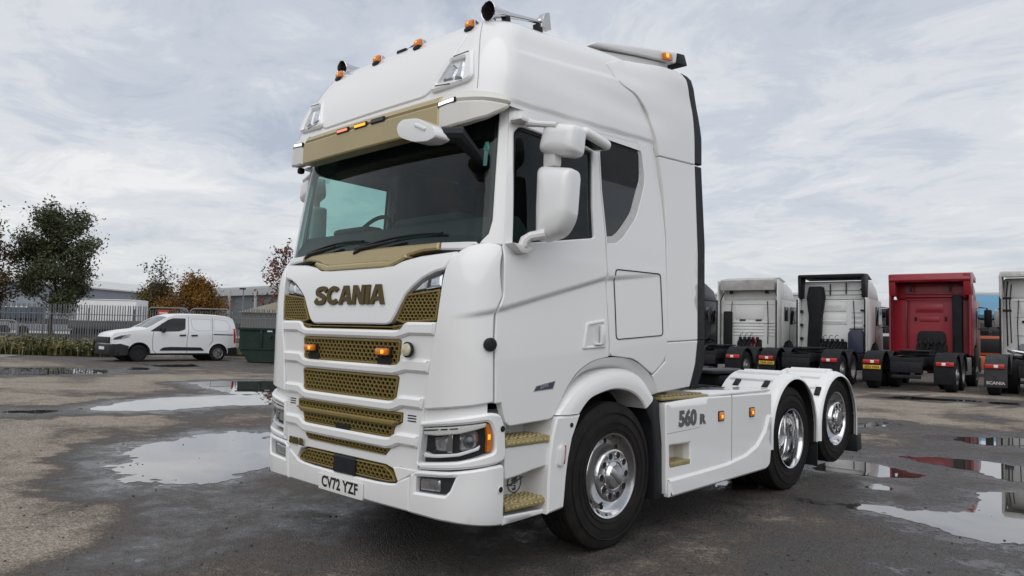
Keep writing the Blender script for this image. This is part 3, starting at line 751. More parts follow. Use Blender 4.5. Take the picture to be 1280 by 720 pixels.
    # A pillar outside the windscreen
    sheet('windscreen_pillar', W1, [(1.166, 2.05), (1.262, 2.048), (1.232, 2.5), (1.206, 2.965), (1.130, 2.96), (1.150, 2.5), (1.165, 2.20), (1.150, 2.115), (1.110, 2.072), (1.100, 2.055)], WHITE, T, off=0.006, thick=0.05, cham=0.006, res=0.05, mirror=sx)
# crease-height shut line between door and side panel is the real gap between the sheets

# ---------------------------------------------------------------- windscreen and interior
ws = rounded(sym([(1.100, 2.062), (1.145, 2.115), (1.160, 2.20), (1.146, 2.5), (1.128, 2.93)]), 0.02, 2)
wsO = sheet('windscreen', W1, ws, WSGLASS, T, off=-0.004, thick=0.004, cham=0.001, res=0.06)
wi = inset(ws if area(ws) > 0 else ws[::-1], 0.028)
sheet('windscreen_border', W1, inset(ws if area(ws) > 0 else ws[::-1], -0.006), BLACK, wsO, holes=[wi], off=-0.012, thick=0.004, cham=0.001, res=0.08)
sheet('screen_valance', W1, sym([(1.10, 2.062), (1.13, 2.10), (0.75, 2.135), (0.4, 2.125), (0.1, 2.12)]), BLACK, wsO, off=-0.014, thick=0.003, cham=0.001, res=0.1)
cabin = empty('tmp'); bpy.data.objects.remove(cabin)
MB().box((0, 1.2, 1.50), (2.30, 1.9, 0.04)).build('cab_floor', INTER, T)
MB().box((0, 2.05, 2.45), (2.30, 0.05, 1.9)).build('cab_back_wall', INTER2, T)
MB().box((0, 1.20, 3.02), (2.25, 1.7, 0.04)).build('cab_headlining', INTER2, T)
MB().prism([(0.27, 1.5), (0.20, 2.02), (0.25, 2.15), (0.33, 2.255), (0.50, 2.265), (0.64, 2.12), (0.82, 1.5)], 'X', -1.14, 1.14, 0.03).build('dashboard', INTER, T)
MB().box((-0.55, 0.44, 2.27), (0.46, 0.20, 0.07), 0.04).build('instrument_hood', INTER, T)
MB().box((0.35, 0.46, 2.27), (0.70, 0.24, 0.10), 0.05).build('dash_shelf', INTER2, T)
MB().box((0, 0.42, 2.86), (2.05, 0.14, 0.20), 0.04).build('sun_blind', INTER, T)
MB().box((0, 0.75, 2.93), (2.1, 0.6, 0.14), 0.04).build('overhead_locker', INTER2, T)
for sx in (-1, 1):
    st = MB().box((sx*0.56, 1.35, 1.95), (0.52, 0.50, 0.16), 0.06).box((sx*0.56, 1.60, 2.30), (0.50, 0.16, 0.72), 0.07, Matrix.Rotation(radians(-8), 3, 'X')).build('seat', INTER2, T)
    MB().box((sx*0.56, 1.66, 2.74), (0.30, 0.12, 0.20), 0.05).build('headrest', INTER2, st)
for sx in (-1, 1):
    MB().box((sx*1.155, 1.66, 2.25), (0.03, 0.80, 1.5)).build('interior_trim', INTER2, T)
sw = MB().tube([(0.225*cos(k*2*pi/28), 0.225*sin(k*2*pi/28), 0) for k in range(28)], 0.017, 8, closed=True)
sw.box((0, 0, -0.02), (0.42, 0.05, 0.025), 0.01).box((0, -0.1, -0.02), (0.05, 0.2, 0.025), 0.01).box((0, 0, -0.02), (0.15, 0.13, 0.04), 0.02)
sw.build('steering_wheel', INTER, T, (-0.57, 0.56, 2.235), (radians(60), 0, 0))
# sticker inside the screen
sheet('screen_sticker', W1, [(1.045, 2.72), (1.075, 2.72), (1.078, 2.56), (1.05, 2.56)], mat('sticker_paper', (0.30, 0.42, 0.42), 0.6), wsO, off=-0.012, thick=0.001, cham=0.0003, res=0.1)
MB().lathe([(0, 0.0), (0, 0.026), (0.003, 0.026), (0.003, 0)], 18, 'Y').build('sticker_disc', mat('sticker_green', (0.10, 0.42, 0.34), 0.6), wsO, GLA.P(1.062, 2.68, -0.008))
# wipers
for (ax, bx) in ((-0.78, -0.02), (-0.10, 0.80)):
    pts = [GLA.P(ax+(bx-ax)*k/12, 2.083+0.045*sin(pi*k/16)+(0.018*k/12), 0.022) for k in range(13)]
    wp = MB().tube(pts, 0.010, 6).build('wiper', BLACK, T)
    MB().tube([GLA.P(ax+0.02, 2.045, 0.03), GLA.P(ax+0.10, 2.068, 0.05), GLA.P(ax+(bx-ax)*0.55, 2.108, 0.036)], [0.022, 0.016, 0.010], 8).build('wiper_arm', BLACK, wp)

# ---------------------------------------------------------------- visor and roof
V1 = MU(VIS)
goldv = 0.815
sheet('sun_visor', V1, [(-goldv, 2.785), (goldv, 2.788), (goldv, 2.948), (-goldv, 2.948)], GOLD, T, off=0.047, thick=0.11, cham=0.010, res=0.05)
sheet('sun_visor_top', lambda u, z, d: V1(u, z, d-0.55*max(0, z-2.955)), [(-goldv, 2.952), (goldv, 2.952), (goldv, 3.020), (-goldv, 3.012)], GOLD, T, off=0.042, thick=0.10, cham=0.018, res=0.05)
for sx in (False, True):
    sheet('visor_end', V1, rounded([(goldv+0.002, 2.788), (0.90, 2.784), (1.02, 2.800), (1.145, 2.835), (1.272, 2.905), (1.265, 2.925), (1.12, 2.940), (goldv+0.002, 2.948)], [0, 0, 0, 0, 0.01, 0.01, 0, 0], 2), CREAM, T, off=0.052, thick=0.06, cham=0.012, res=0.04, mirror=sx)
    sheet('visor_end_top', lambda u, z, d: V1(u, z, d-0.55*max(0, z-2.955)), rounded([(goldv+0.002, 2.952), (1.12, 2.944), (1.285, 2.928), (1.262, 2.975), (1.215, 3.008), (1.10, 3.016), (goldv+0.002, 3.020)], [0, 0, 0.01, 0.02, 0.03, 0, 0], 2), CREAM, T, off=0.050, thick=0.06, cham=0.016, res=0.04, mirror=sx)
    vm = sheet('visor_marker', V1, [(0.815, 2.925), (0.955, 2.938), (0.955, 2.972), (0.815, 2.958)], BLACK, T, off=0.056, thick=0.014, cham=0.002, res=0.06, mirror=sx)
    sheet('marker_lens', V1, [(0.825, 2.933), (0.946, 2.944), (0.946, 2.966), (0.825, 2.953)], WLIT, vm, off=0.059, thick=0.006, cham=0.001, res=0.06, mirror=sx)
for (u, m_) in ((-0.245, mat('red_marker_lit', (0.8, 0.25, 0.15), 0.3, emit=(1, 0.28, 0.15), estr=0.55)), (-0.02, AMBERL), (0.185, mat('marker_dark', (0.05, 0.05, 0.06), 0.3))):
    vm = sheet('visor_marker', V1, [(u-0.075, 2.938), (u+0.075, 2.938), (u+0.075, 2.972), (u-0.075, 2.972)], BLACK, T, off=0.056, thick=0.014, cham=0.002, res=0.06)
    sheet('marker_lens', V1, [(u-0.066, 2.945), (u+0.066, 2.945), (u+0.066, 2.964), (u-0.066, 2.964)], m_, vm, off=0.059, thick=0.006, cham=0.001, res=0.06)
# roof shell, one grid over the roof surface with a fluted side
ROOF_REAR = pchip([(3.1, 1.185), (3.3, 1.165), (3.5, 1.135), (3.6, 1.095), (3.66, 1.045), (3.70, 0.96), (3.72, 0.80)])
def roofdent(y, z):
    d = (ROOF_REAR(z)-ROOF.W(z))*sst(0.55, 1.75, y)*sst(3.15, 3.35, z)
    zl = 3.343+0.098*(y-0.42)                       # long flute on the side
    k = max(0, min(1, (y-0.40)/0.10))
    t = (z-zl)/0.020
    if -1 < t: d -= 0.016*k*(1 if t > 0 else (1+t)**2*(1-2*t))*(1 if z < zl+0.06 else max(0, 1-(z-zl-0.06)/0.16))
    zd = 2.968+0.045*(y-0.32)                       # drip rail above the windows
    t = (zd-z)/0.012
    if y > 0.30: d -= 0.012*(max(0, min(1, t)))*min(1, (y-0.30)/0.05)
    return d
ROOF.dent = roofdent
V = []; F = []
us = [k*0.05 for k in range(0, 19)]+[0.965+k*0.026 for k in range(0, 16)]+[1.38+k*0.045 for k in range(0, 36)]
us = [-u for u in us[:0:-1]]+us
zs = [2.93+0.0155*k for k in range(0, 43)]+[3.605, 3.625, 3.642, 3.656, 3.668, 3.679, 3.689, 3.698, 3.706, 3.713, 3.718]
for z in zs:
    for u in us: V.append(ROOF.P(u, z, 0))
nu = len(us)
for j in range(len(zs)-1):
    for i in range(nu-1): F.append((j*nu+i, j*nu+i+1, (j+1)*nu+i+1, (j+1)*nu+i))
o_ = len(V)
V.append((0, 1.0, 3.722)); V.append((0, 2.2, 3.722))
for i in range(nu-1): F.append(((len(zs)-1)*nu+i, (len(zs)-1)*nu+i+1, o_))
link('roof', mesh('roof', V, F, 50), WHITE, T)
MB().box((0, 1.95, 3.64), (1.9, 0.9, 0.10), 0.04).build('roof_rear_deck', WHITE, T)
# raised centre panel and the roof lamps
sheet('roof_front_panel', R1, rounded([(-0.64, 3.045), (0.60, 3.055), (0.72, 3.13), (0.80, 3.30), (0.92, 3.50), (-0.92, 3.50), (-0.80, 3.30), (-0.72, 3.13)], 0.05, 4), WHITE, T, off=0.010, thick=0.014, cham=0.009, res=0.05)
for sx in (False, True):
    rf = rounded([(0.672, 3.072), (0.705, 3.066), (1.000, 3.078), (1.040, 3.110), (1.010, 3.325), (0.800, 3.315), (0.66, 3.10)], [0.02, 0.01, 0.02, 0.03, 0.02, 0.02, 0.02], 3)
    rh = rounded([(0.715, 3.122), (0.962, 3.098), (0.958, 3.262), (0.815, 3.268)], 0.012, 3)
    b = sheet('roof_lamp', R1, rf, WHITE, T, holes=[rh], off=0.030, thick=0.04, cham=0.014, res=0.04, mirror=sx)
    sheet('lamp_bowl', R1, rh, mat('lamp_bowl_grey', (0.22, 0.225, 0.23), 0.25, metal=0.6), b, off=-0.002, thick=0.01, cham=0.002, res=0.06, mirror=sx)
    sheet('reflector', R1, rounded([(0.75, 3.135), (0.85, 3.128), (0.89, 3.20), (0.83, 3.25), (0.80, 3.24)], 0.01, 2), REFLECT, b, off=0.010, thick=0.012, cham=0.012, res=0.03, mirror=sx)
    sheet('reflector', R1, rounded([(0.865, 3.125), (0.945, 3.115), (0.943, 3.250), (0.905, 3.252)], 0.01, 2), REFLECT, b, off=0.012, thick=0.012, cham=0.012, res=0.03, mirror=sx)
    sheet('lamp_glass', R1, inset(rh if area(rh) > 0 else rh[::-1], 0.002), LENS, b, off=0.022, thick=0.003, cham=0.002, res=0.06, mirror=sx)
    sheet('lamp_slot', R1, [(0.845, 3.290), (0.985, 3.296), (0.985, 3.287), (0.845, 3.281)], SEAM, b, off=0.0315, thick=0.004, cham=0.001, res=0.06, mirror=sx)
    sheet('lamp_slot', R1, [(0.715, 3.102), (0.86, 3.088), (0.86, 3.081), (0.715, 3.093)], SEAM, b, off=0.0315, thick=0.004, cham=0.001, res=0.06, mirror=sx)
sl_ = seam('roof_seam', R1, [(1.075, 3.03), (1.06, 3.2), (1.035, 3.4), (1.025, 3.52), (1.02, 3.60)], 0.005, T, material=mat('paint_joint', (0.30, 0.30, 0.30), 0.5))
mirrored(sl_)
# beacons
def beacon(x):
    y, z = ROOF.P(abs(x)*1.13, 3.535, 0)[1:]
    b = MB().prism([(-0.022, -0.015), (0.13, 0.015), (0.13, 0.034), (-0.022, 0.008)], 'X', -0.034, 0.034, 0.005).build('beacon', BLACK, T, (x, y, z))
    am = MB().prism([(-0.026, 0.008), (0.018, 0.014), (0.018, 0.070), (-0.004, 0.066), (-0.020, 0.048)], 'X', -0.030, 0.030, 0.012, 3).build('beacon_lens', AMBER, b)
    MB().box((0, -0.010, 0.036), (0.020, 0.026, 0.022), 0.006).build('beacon_bulb', AMBERL, b)
    MB().prism([(0.019, 0.014), (0.13, 0.034), (0.12, 0.042), (0.019, 0.071)], 'X', -0.029, 0.029, 0.011, 3).build('beacon_cap', CHROME2, b)
for x in (-0.77, -0.245, 0.245, 0.77): beacon(x)
# air horns
for sx in (-1, 1):
    a = Vector((sx*0.86, 0.43, 3.664)); d = Vector((0, 0.58, 0.105)); L_ = d.length
    pr = [(0.0, 0.062), (-0.004, 0.065), (0.0, 0.067), (0.03, 0.055), (0.07, 0.043), (0.13, 0.030), (0.22, 0.022), (0.40, 0.017), (0.50, 0.016), (0.52, 0.03), (0.60, 0.03), (0.60, 0.0)]
    h = MB().lathe(pr, 24, 'Y').build('air_horn', CHROME, T, a, (math.atan2(d.z, d.y), 0, 0))
    MB().lathe([(0.002, 0.061), (0.03, 0.050), (0.07, 0.038), (0.10, 0.0)], 24, 'Y').build('horn_mouth', mat('horn_throat', (0.06, 0.055, 0.05), 0.3, metal=0.7), h)
    MB().prism([(0.50, -0.045), (0.62, -0.055), (0.62, 0.075), (0.56, 0.06)], 'X', -0.03, 0.03, 0.008).build('horn_driver', CHROME2, h)
    MB().box((0, 0.17, -0.065), (0.05, 0.05, 0.11), 0.01).build('horn_bracket', BLACK, h)
    MB().box((0, 0.50, -0.075), (0.05, 0.06, 0.11), 0.01).build('horn_bracket', BLACK, h)
    MB().tube([(0, 0.06, -0.03), (0, 0.06, -0.14)], 0.005, 6).build('horn_stay', BLACK, h)
# small aerial base on the roof front
MB().box((0.02, 0.40, 3.575), (0.11, 0.09, 0.03), 0.01).tube([(0.04, 0.40, 3.59), (0.09, 0.44, 3.64), (0.14, 0.46, 3.60)], 0.006, 6).build('roof_aerial', BLACK, T)
# rear roof spoiler
sp = MB().prism([(1.41, 3.705), (1.45, 3.735), (1.60, 3.770), (2.0, 3.862), (2.60, 3.985), (2.58, 3.885), (2.0, 3.800), (1.6, 3.730)], 'X', -1.0, 1.0, 0.02).build('roof_spoiler', WHITE, T)
MB().prism([(2.602, 3.986), (2.72, 4.005), (2.775, 3.915), (2.585, 3.888)], 'X', -1.0, 1.0, 0.012).build('spoiler_end_strip', BLACK, sp)
MB().prism([(1.5, 3.63), (1.58, 3.705), (2.0, 3.785), (2.5, 3.868), (2.52, 3.70)], 'X', -0.96, 0.96, 0.0).build('spoiler_support', WPLAST, T)
for sx in (-1, 1):
    l_ = MB().box((sx*1.012, 2.42, 3.893), (0.03, 0.135, 0.062), 0.012, Matrix.Rotation(radians(10), 3, 'X')).build('spoiler_lamp', AMBER, sp)
    MB().box((sx*1.029, 2.395, 3.895), (0.008, 0.04, 0.034), 0.003).build('lamp_bulb', AMBERL, l_)

# ---------------------------------------------------------------- side deflectors behind the cab
DEF = Surf([(0.9, 0), (4, 0)], [(1.0, 1.200), (1.3, 1.215), (3.0, 1.215), (3.1, 1.214), (3.3, 1.208), (3.5, 1.190), (3.60, 1.188), (3.66, 1.180), (3.70, 1.165), (3.73, 1.14)], .25, 0)
def D3(y, z, d):
    """the roof deflector grows out of the roof side and swells towards its rear edge"""
    p = DEF.P(DEF.u_of_y(y, z), z, d)
    k = sst(1.50, 2.35, y)
    if z < 3.0 or k >= 1: return p
    q = R3(y, min(z, 3.66), d)
    k = 1-(1-k)*sst(3.0, 3.25, z)
    return (q[0]*(1-k)+p[0]*k, y, z)
low = [(2.120, 1.325), (1.935, 1.212), (2.022, 1.078), (2.501, 1.112), (2.574, 1.296), (2.609, 1.490), (2.116, 1.468)]
mid = [(2.117, 1.474), (2.609, 1.496), (2.600, 2.2), (2.535, 2.948), (1.985, 2.920), (2.070, 2.591), (2.113, 2.278), (2.146, 1.52)]
top = [(1.984, 2.926), (2.535, 2.955), (2.530, 3.20), (2.512, 3.41), (2.445, 3.66), (2.37, 3.708), (2.10, 3.69), (1.75, 3.648), (1.55, 3.60), (1.425, 3.53), (1.545, 3.400), (1.736, 3.362), (1.871, 3.250), (1.95, 3.05)]
strip1 = [(2.611, 1.498), (2.735, 1.498), (2.722, 2.3), (2.650, 2.952), (2.540, 2.948), (2.602, 2.2)]
strip0 = [(2.611, 1.490), (2.735, 1.490), (2.725, 1.28), (2.625, 1.085), (2.505, 1.115), (2.576, 1.296)]
strip2 = [(2.540, 2.968), (2.655, 2.972), (2.655, 3.20), (2.60, 3.46), (2.540, 3.685), (2.49, 3.715), (2.39, 3.715), (2.455, 3.66), (2.520, 3.41), (2.538, 3.20)]
for sx in (False, True):
    sheet('side_deflector', D3, low, WHITE, T, off=0.004, thick=0.05, cham=0.007, res=0.07, mirror=sx)
    sheet('side_deflector', D3, mid, WHITE, T, off=0.004, thick=0.05, cham=0.007, res=0.07, mirror=sx)
    sheet('roof_deflector', D3, rounded(top, [0.005, 0.005, 0, 0, 0.02, 0.03, 0, 0, 0, 0, 0.05, 0.05, 0.05, 0], 3), WHITE, T, off=0.004, thick=0.05, cham=0.007, res=0.05, mirror=sx)
    for s_ in (strip0, strip1, strip2):
        sheet('edge_strip', D3, s_, BLACK, T, off=0.000, thick=0.04, cham=0.006, res=0.08, mirror=sx)
    # dark inner cab wall seen between the panels
MB().box((0, 2.10, 2.10), (2.30, 0.06, 1.9)).build('cab_rear_wall', CHASSIS, T)
MB().box((0, 2.05, 3.45), (1.9, 0.5, 0.3)).build('roof_rear_wall', WPLAST, T)
# ---------------------------------------------------------------- mirrors
def mirror_set():
    base = MB().prism([(0.285, 2.060), (0.475, 2.052), (0.478, 2.030), (0.42, 2.000), (0.36, 2.002)], 'X', 1.19, 1.290, 0.014).build('mirror_base', WPLAST, T)
    MB().tube([(1.265, 0.395, 2.05), (1.275, 0.40, 2.085), (1.30, 0.425, 2.110), (1.38, 0.47, 2.125)], [0.034, 0.034, 0.030, 0.032], 10).build('mirror_arm', WPLAST, base)
    top = MB().prism([(0.335, 2.838), (0.375, 2.868), (0.47, 2.862), (0.49, 2.842), (0.43, 2.828)], 'X', 1.165, 1.262, 0.012).build('mirror_base', WPLAST, T)
    MB().tube([(1.235, 0.435, 2.838), (1.30, 0.452, 2.822), (1.45, 0.475, 2.792)], [0.028, 0.020, 0.020], 10).build('mirror_arm', WPLAST, top)
    # heads: outline in (along the mirror, height), extruded along its normal
    ax = Vector((0.275, 0.05, 0)).normalized(); nx = Vector((-ax.y, ax.x, 0))
    def head(poly, org, depth, name):
        m = MB()
        P = [Vector((p[0], p[1])) for p in poly]
        if area(poly) < 0: P = P[::-1]
        cc = Vector((sum(p.x for p in P)/len(P), sum(p.y for p in P)/len(P)))
        def rg(k, dd):
            return [m.bm.verts.new(org+ax*q.x+Vector((0, 0, q.y))+nx*dd) for q in (cc+(p-cc)*k for p in P)]
        prof = [(0.25, -0.020), (0.5, -0.017), (0.72, -0.009), (0.86, 0.003), (0.945, 0.020), (0.985, 0.040), (1.0, 0.065), (1.0, depth*0.85), (0.98, depth), (0.90, depth), (0.89, depth-0.012)]
        rs = [rg(a, b) for a, b in prof]
        for A, B in zip(rs[:-1], rs[1:]):
            for k in range(len(A)): m.bm.faces.new((A[k], B[k], B[(k+1) % len(A)], A[(k+1) % len(A)]))
        m.bm.faces.new(rs[0])
        h = m.build(name, WHITE, T, smooth=50)
        g = MB()
        g.bm.faces.new([g.bm.verts.new(org+ax*q.x+Vector((0, 0, q.y))+nx*(depth-0.010)) for q in (cc+(p-cc)*0.895 for p in P)])
        g.build('mirror_glass', CHROME, h)
        return h
    lo = rounded([(0.0, 2.568), (0.238, 2.530), (0.246, 2.48), (0.230, 2.22), (0.165, 2.115), (0.0, 2.080), (-0.004, 2.3)], [0.05, 0.05, 0, 0.10, 0.08, 0.05, 0], 5)
    head(lo, Vector((1.296, 0.45, 0)), 0.15, 'main_mirror')
    up = rounded([(0.055, 2.836), (0.278, 2.790), (0.288, 2.75), (0.275, 2.618), (0.22, 2.605), (0.005, 2.645)], [0.05, 0.05, 0, 0.05, 0, 0.05], 5)
    head(up, Vector((1.290, 0.45, 0)), 0.14, 'wide_angle_mirror')
    MB().box((1.37, 0.53, 2.61), (0.10, 0.07, 0.12), 0.015).build('mirror_neck', WPLAST, T)
    c = MB().box((0, 0, 0), (0.15, 0.31, 0.075), 0.035, seg=4).build('kerb_mirror', WHITE, T, (1.285, 1.03, 2.845), (radians(-9), radians(4), 0))
    MB().box((0, 0, -0.032), (0.09, 0.21, 0.016), 0.008).build('mirror_rim', BLACK, c)
mirror_set()
for o in [o for o in T.children if o.name.split('.')[0] in ('mirror_base', 'main_mirror', 'wide_angle_mirror', 'mirror_neck')]:
    c = mirrored(o); c.location = (0.05, -0.03, 0.0)
    for k in list(o.children):
        kk = mirrored(k); kk.parent = c
# front mirror hung from the visor corner
fm = MB().prism(rounded([(0.645, 2.785), (0.70, 2.822), (0.85, 2.806), (1.015, 2.722), (1.035, 2.66), (0.95, 2.645), (0.82, 2.662), (0.68, 2.715)], 0.03, 3), 'Y', -0.14, -0.02, 0.03, 4).build('front_mirror', WHITE, T)
MB().prism([(0.83, 2.758), (0.935, 2.710), (0.945, 2.728), (0.84, 2.778)], 'Y', -0.148, -0.10, 0.006).build('mirror_lid', WHITE, fm)
MB().tube([(0.98, -0.05, 2.70), (1.03, 0.05, 2.71), (1.05, 0.14, 2.63), (1.045, 0.20, 2.60)], [0.045, 0.055, 0.04, 0.03], 10).build('mirror_arm', BLACK, T)
MB().box((-0.96, 0.15, 2.77), (0.05, 0.05, 0.05), 0.015).build('visor_bracket', BLACK, T)

# ---------------------------------------------------------------- front wheel arch, steps
def arc(cy, cz, r, a0, a1, n): return [(cy+r*cos(radians(a0+(a1-a0)*k/n)), cz+r*sin(radians(a0+(a1-a0)*k/n))) for k in range(n+1)]
FX = PX(1.25)
fo = [(0.785, 0.985), (0.86, 1.06), (0.964, 1.140), (1.08, 1.195), (1.20, 1.240), (1.34, 1.268), (1.48, 1.279), (1.62, 1.272), (1.717, 1.248), (1.80, 1.200), (1.86, 1.145), (1.945, 1.062)]
fi = [(1.812, 0.975), (1.775, 1.02), (1.722, 1.060), (1.65, 1.097), (1.566, 1.120), (1.46, 1.134), (1.37, 1.132), (1.25, 1.112), (1.140, 1.085), (1.075, 1.04), (1.020, 0.985)]
ff = [(0.708, 0.366), (0.708, 0.53), (0.718, 0.72), (0.740, 0.86), (0.782, 0.979), (1.030, 0.979), (0.950, 0.83), (0.914, 0.706), (0.892, 0.58), (0.882, 0.47), (0.872, 0.385)]
flange = []
for sx in (False, True):
    def resample(c, n):
        L_ = [0]
        for p, q in zip(c[:-1], c[1:]): L_.append(L_[-1]+math.hypot(q[0]-p[0], q[1]-p[1]))
        out = []; i = 0
        for k in range(n+1):
            t = L_[-1]*k/n
            while i < len(L_)-2 and L_[i+1] < t: i += 1
            f = (t-L_[i])/(L_[i+1]-L_[i]); out.append((c[i][0]+(c[i+1][0]-c[i][0])*f, c[i][1]+(c[i+1][1]-c[i][1])*f))
        for _ in range(3): out = [out[0]]+[((p[0]+2*q[0]+r[0])/4, (p[1]+2*q[1]+r[1])/4) for p, q, r in zip(out[:-2], out[1:-1], out[2:])]+[out[-1]]
        return out
    wo = resample(fo, 36); wi_ = resample(fi[::-1], 36); am = MB(); rings = []
    s0 = -1 if sx else 1
    for O, I in zip(wo, wi_):
        rings.append([am.bm.verts.new((s0*x, O[0]+(I[0]-O[0])*t, O[1]+(I[1]-O[1])*t)) for x, t in ((0.98, 0.02), (1.175, 0.0), (1.205, 0.03), (1.232, 0.14), (1.243, 0.30), (1.250, 0.48), (1.248, 0.93), (1.238, 1.0), (1.00, 0.99))])
    for A, B in zip(rings[:-1], rings[1:]):
        for k in range(9): am.bm.faces.new((A[k], A[(k+1) % 9], B[(k+1) % 9], B[k]))
    am.bm.faces.new(rings[0]); am.bm.faces.new(rings[-1][::-1])
    am.build('wheel_arch', WHITE, T, smooth=24)
    fl = sheet('arch_front_panel', PX(1.245), ff, WHITE, T, off=0.0, thick=0.22, cham=0.014, res=0.06, mirror=sx)
    s_ = -1 if sx else 1
    MB().prism(rounded([(0.790, 0.665), (0.800, 0.775), (0.822, 0.795), (0.850, 0.79), (0.845, 0.70), (0.83, 0.655)], 0.012, 2), 'X', s_*1.24, s_*1.262, 0.006).build('arch_lamp', WPLAST, fl)
    MB().prism([(0.842, 0.672), (0.855, 0.79), (0.868, 0.79), (0.856, 0.672)], 'X', s_*1.24, s_*1.258, 0.002).build('lamp_reflex', REDL, fl)
    MB().lathe([(0, 0.016), (0.004, 0.015), (0.004, 0)], 14, 'X').build('sensor', GAP, fl, (s_*1.246, 0.93, 0.915), (0, 0, 0 if not sx else pi))
    # sloping reveal between cab edge and arch
    ce = [(0.767, 0.962), (0.90, 1.148), (1.009, 1.256), (1.18, 1.335), (1.38, 1.362), (1.55, 1.355), (1.69, 1.341), (1.827, 1.275), (1.926, 1.226), (2.02, 1.085)]
    ins = [(0.82, 0.93), (0.95, 1.070), (1.06, 1.160), (1.20, 1.225), (1.38, 1.258), (1.55, 1.258), (1.66, 1.240), (1.75, 1.200), (1.84, 1.13), (1.93, 1.02)]
    ce = resample(ce, 30); ins = resample(ins, 30)
    V = []; F = []
    for (a, b), (c_, d_) in zip(ce, ins): V += [(s_*1.212, a, b), (s_*1.175, (a+c_)/2, (b+d_)/2+0.008), (s_*1.06, c_, d_)]
    for k in range(len(ce)-1): F += [(3*k, 3*k+1, 3*k+4, 3*k+3), (3*k+1, 3*k+2, 3*k+5, 3*k+4)]
    link('arch_reveal', mesh('arch_reveal', V, F), WHITE, T)
    # black liner in the arch
    li = MB(); p_ = arc(1.46, 0.58, 0.57, -8, 188, 24)
    A = [[li.bm.verts.new((s_*x, a, b)) for a, b in p_] for x in (0.70, 1.20)]
    for k in range(len(p_)-1): li.bm.faces.new((A[0][k], A[0][k+1], A[1][k+1], A[1][k]))
    li.build('arch_liner', GAP, T)
    # black flap behind the front wheel
    MB().prism([(1.835, 1.0), (1.862, 1.060), (1.952, 1.060), (2.045, 1.005), (2.05, 0.9), (2.085, 0.70), (2.100, 0.275), (1.985, 0.268), (1.985, 0.6), (1.94, 0.85)], 'X', s_*0.80, s_*1.215, 0.008).build('wheel_flap', BLACK, T)
    # step well
    w = MB()
    w.quad((s_*1.02, 0.32, 0.36), (s_*1.02, 0.78, 0.36), (s_*1.02, 0.78, 1.03), (s_*1.02, 0.32, 1.03))
    w.quad((s_*1.02, 0.70, 0.36), (s_*1.02, 0.70, 1.0), (s_*1.215, 0.757, 1.0), (s_*1.215, 0.73, 0.36))
    w.quad((s_*1.02, 0.34, 0.36), (s_*1.02, 0.34, 1.03), (s_*1.20, 0.345, 1.03), (s_*1.20, 0.345, 0.36))
    well = w.build('step_well', WPLAST, T, smooth=None)
    sheet('step_fascia', PX(1.212), rounded([(0.338, 0.815), (0.740, 0.818), (0.735, 0.668), (0.60, 0.655), (0.45, 0.632), (0.345, 0.622)], 0.012, 2), WPLAST, T, off=0.0, thick=0.10, cham=0.010, res=0.06, mirror=sx)
    sheet('sill', PX(1.205), [(0.345, 0.405), (0.715, 0.395), (0.712, 0.366), (0.340, 0.352)], WHITE, T, off=0.0, thick=0.18, cham=0.008, res=0.08, mirror=sx)
    # treads: a gold tray with raised studs
    for (z, y0, y1, x0, x1) in ((0.852, 0.335, 0.742, 1.02, 1.222), (0.462, 0.350, 0.728, 1.02, 1.215)):
        t_ = MB().box((s_*(x0+x1)/2, (y0+y1)/2, z), (x1-x0, y1-y0, 0.022), 0.005).box((s_*(x1-0.006), (y0+y1)/2, z-0.014), (0.014, y1-y0, 0.032), 0.005)
        tr = t_.build('step_tread', GSTEP, T)
        sd = MB()
        ny = int((y1-y0)/0.042); nx_ = int((x1-x0)/0.036)
        for i in range(ny):
            for j in range(nx_):
                sd.lathe([(0.0, 0.015), (0.010, 0.011), (0.007, 0.006), (0.004, 0.0)], 8, 'Z', (s_*(x0+0.022+0.036*j+(0.010 if i % 2 else 0)), y0+0.026+0.042*i, z+0.010))
        for i in range(ny): sd.lathe([(0.0, 0.009), (0.006, 0.006), (0.006, 0)], 8, 'X', (s_*(x1+0.001) if s_ > 0 else -x1-0.001, y0+0.026+0.042*i, z-0.014))
        tag(sd.build('tread_studs', GOLD, tr), kind='stuff')
# round emblem on the step well wall
em = MB()
pts = [(1.026, 0.625+0.062*cos(k*2*pi/32), 0.545+0.062*sin(k*2*pi/32)) for k in range(32)]
em.tube(pts, 0.0035, 6, closed=True)
for st in ([(-0.085, -0.012), (-0.03, -0.006), (0.03, 0.012), (0.09, 0.034)], [(-0.035, 0.035), (-0.012, 0.045), (-0.020, 0.0), (-0.030, -0.020), (-0.05, -0.015)], [(0.004, 0.04), (-0.004, -0.004), (0.012, -0.010)], [(0.020, 0.045), (0.014, 0.0), (0.03, 0.0)], [(-0.012, -0.02), (0.012, -0.022), (0.0, -0.045)], [(-0.03, 0.018), (0.035, 0.040)]):
    em.tube([(1.026, 0.625+a*0.9, 0.545+b*0.9) for a, b in st], 0.004, 6)
em.build('round_emblem', GREYLET, T)
textmesh('emblem_lettering', 'EST', 0.022, GREYLET, lambda a, b, d: (1.0235+d, 0.627+a, 0.503+b), T, bold=0.0006, depth=0.002)

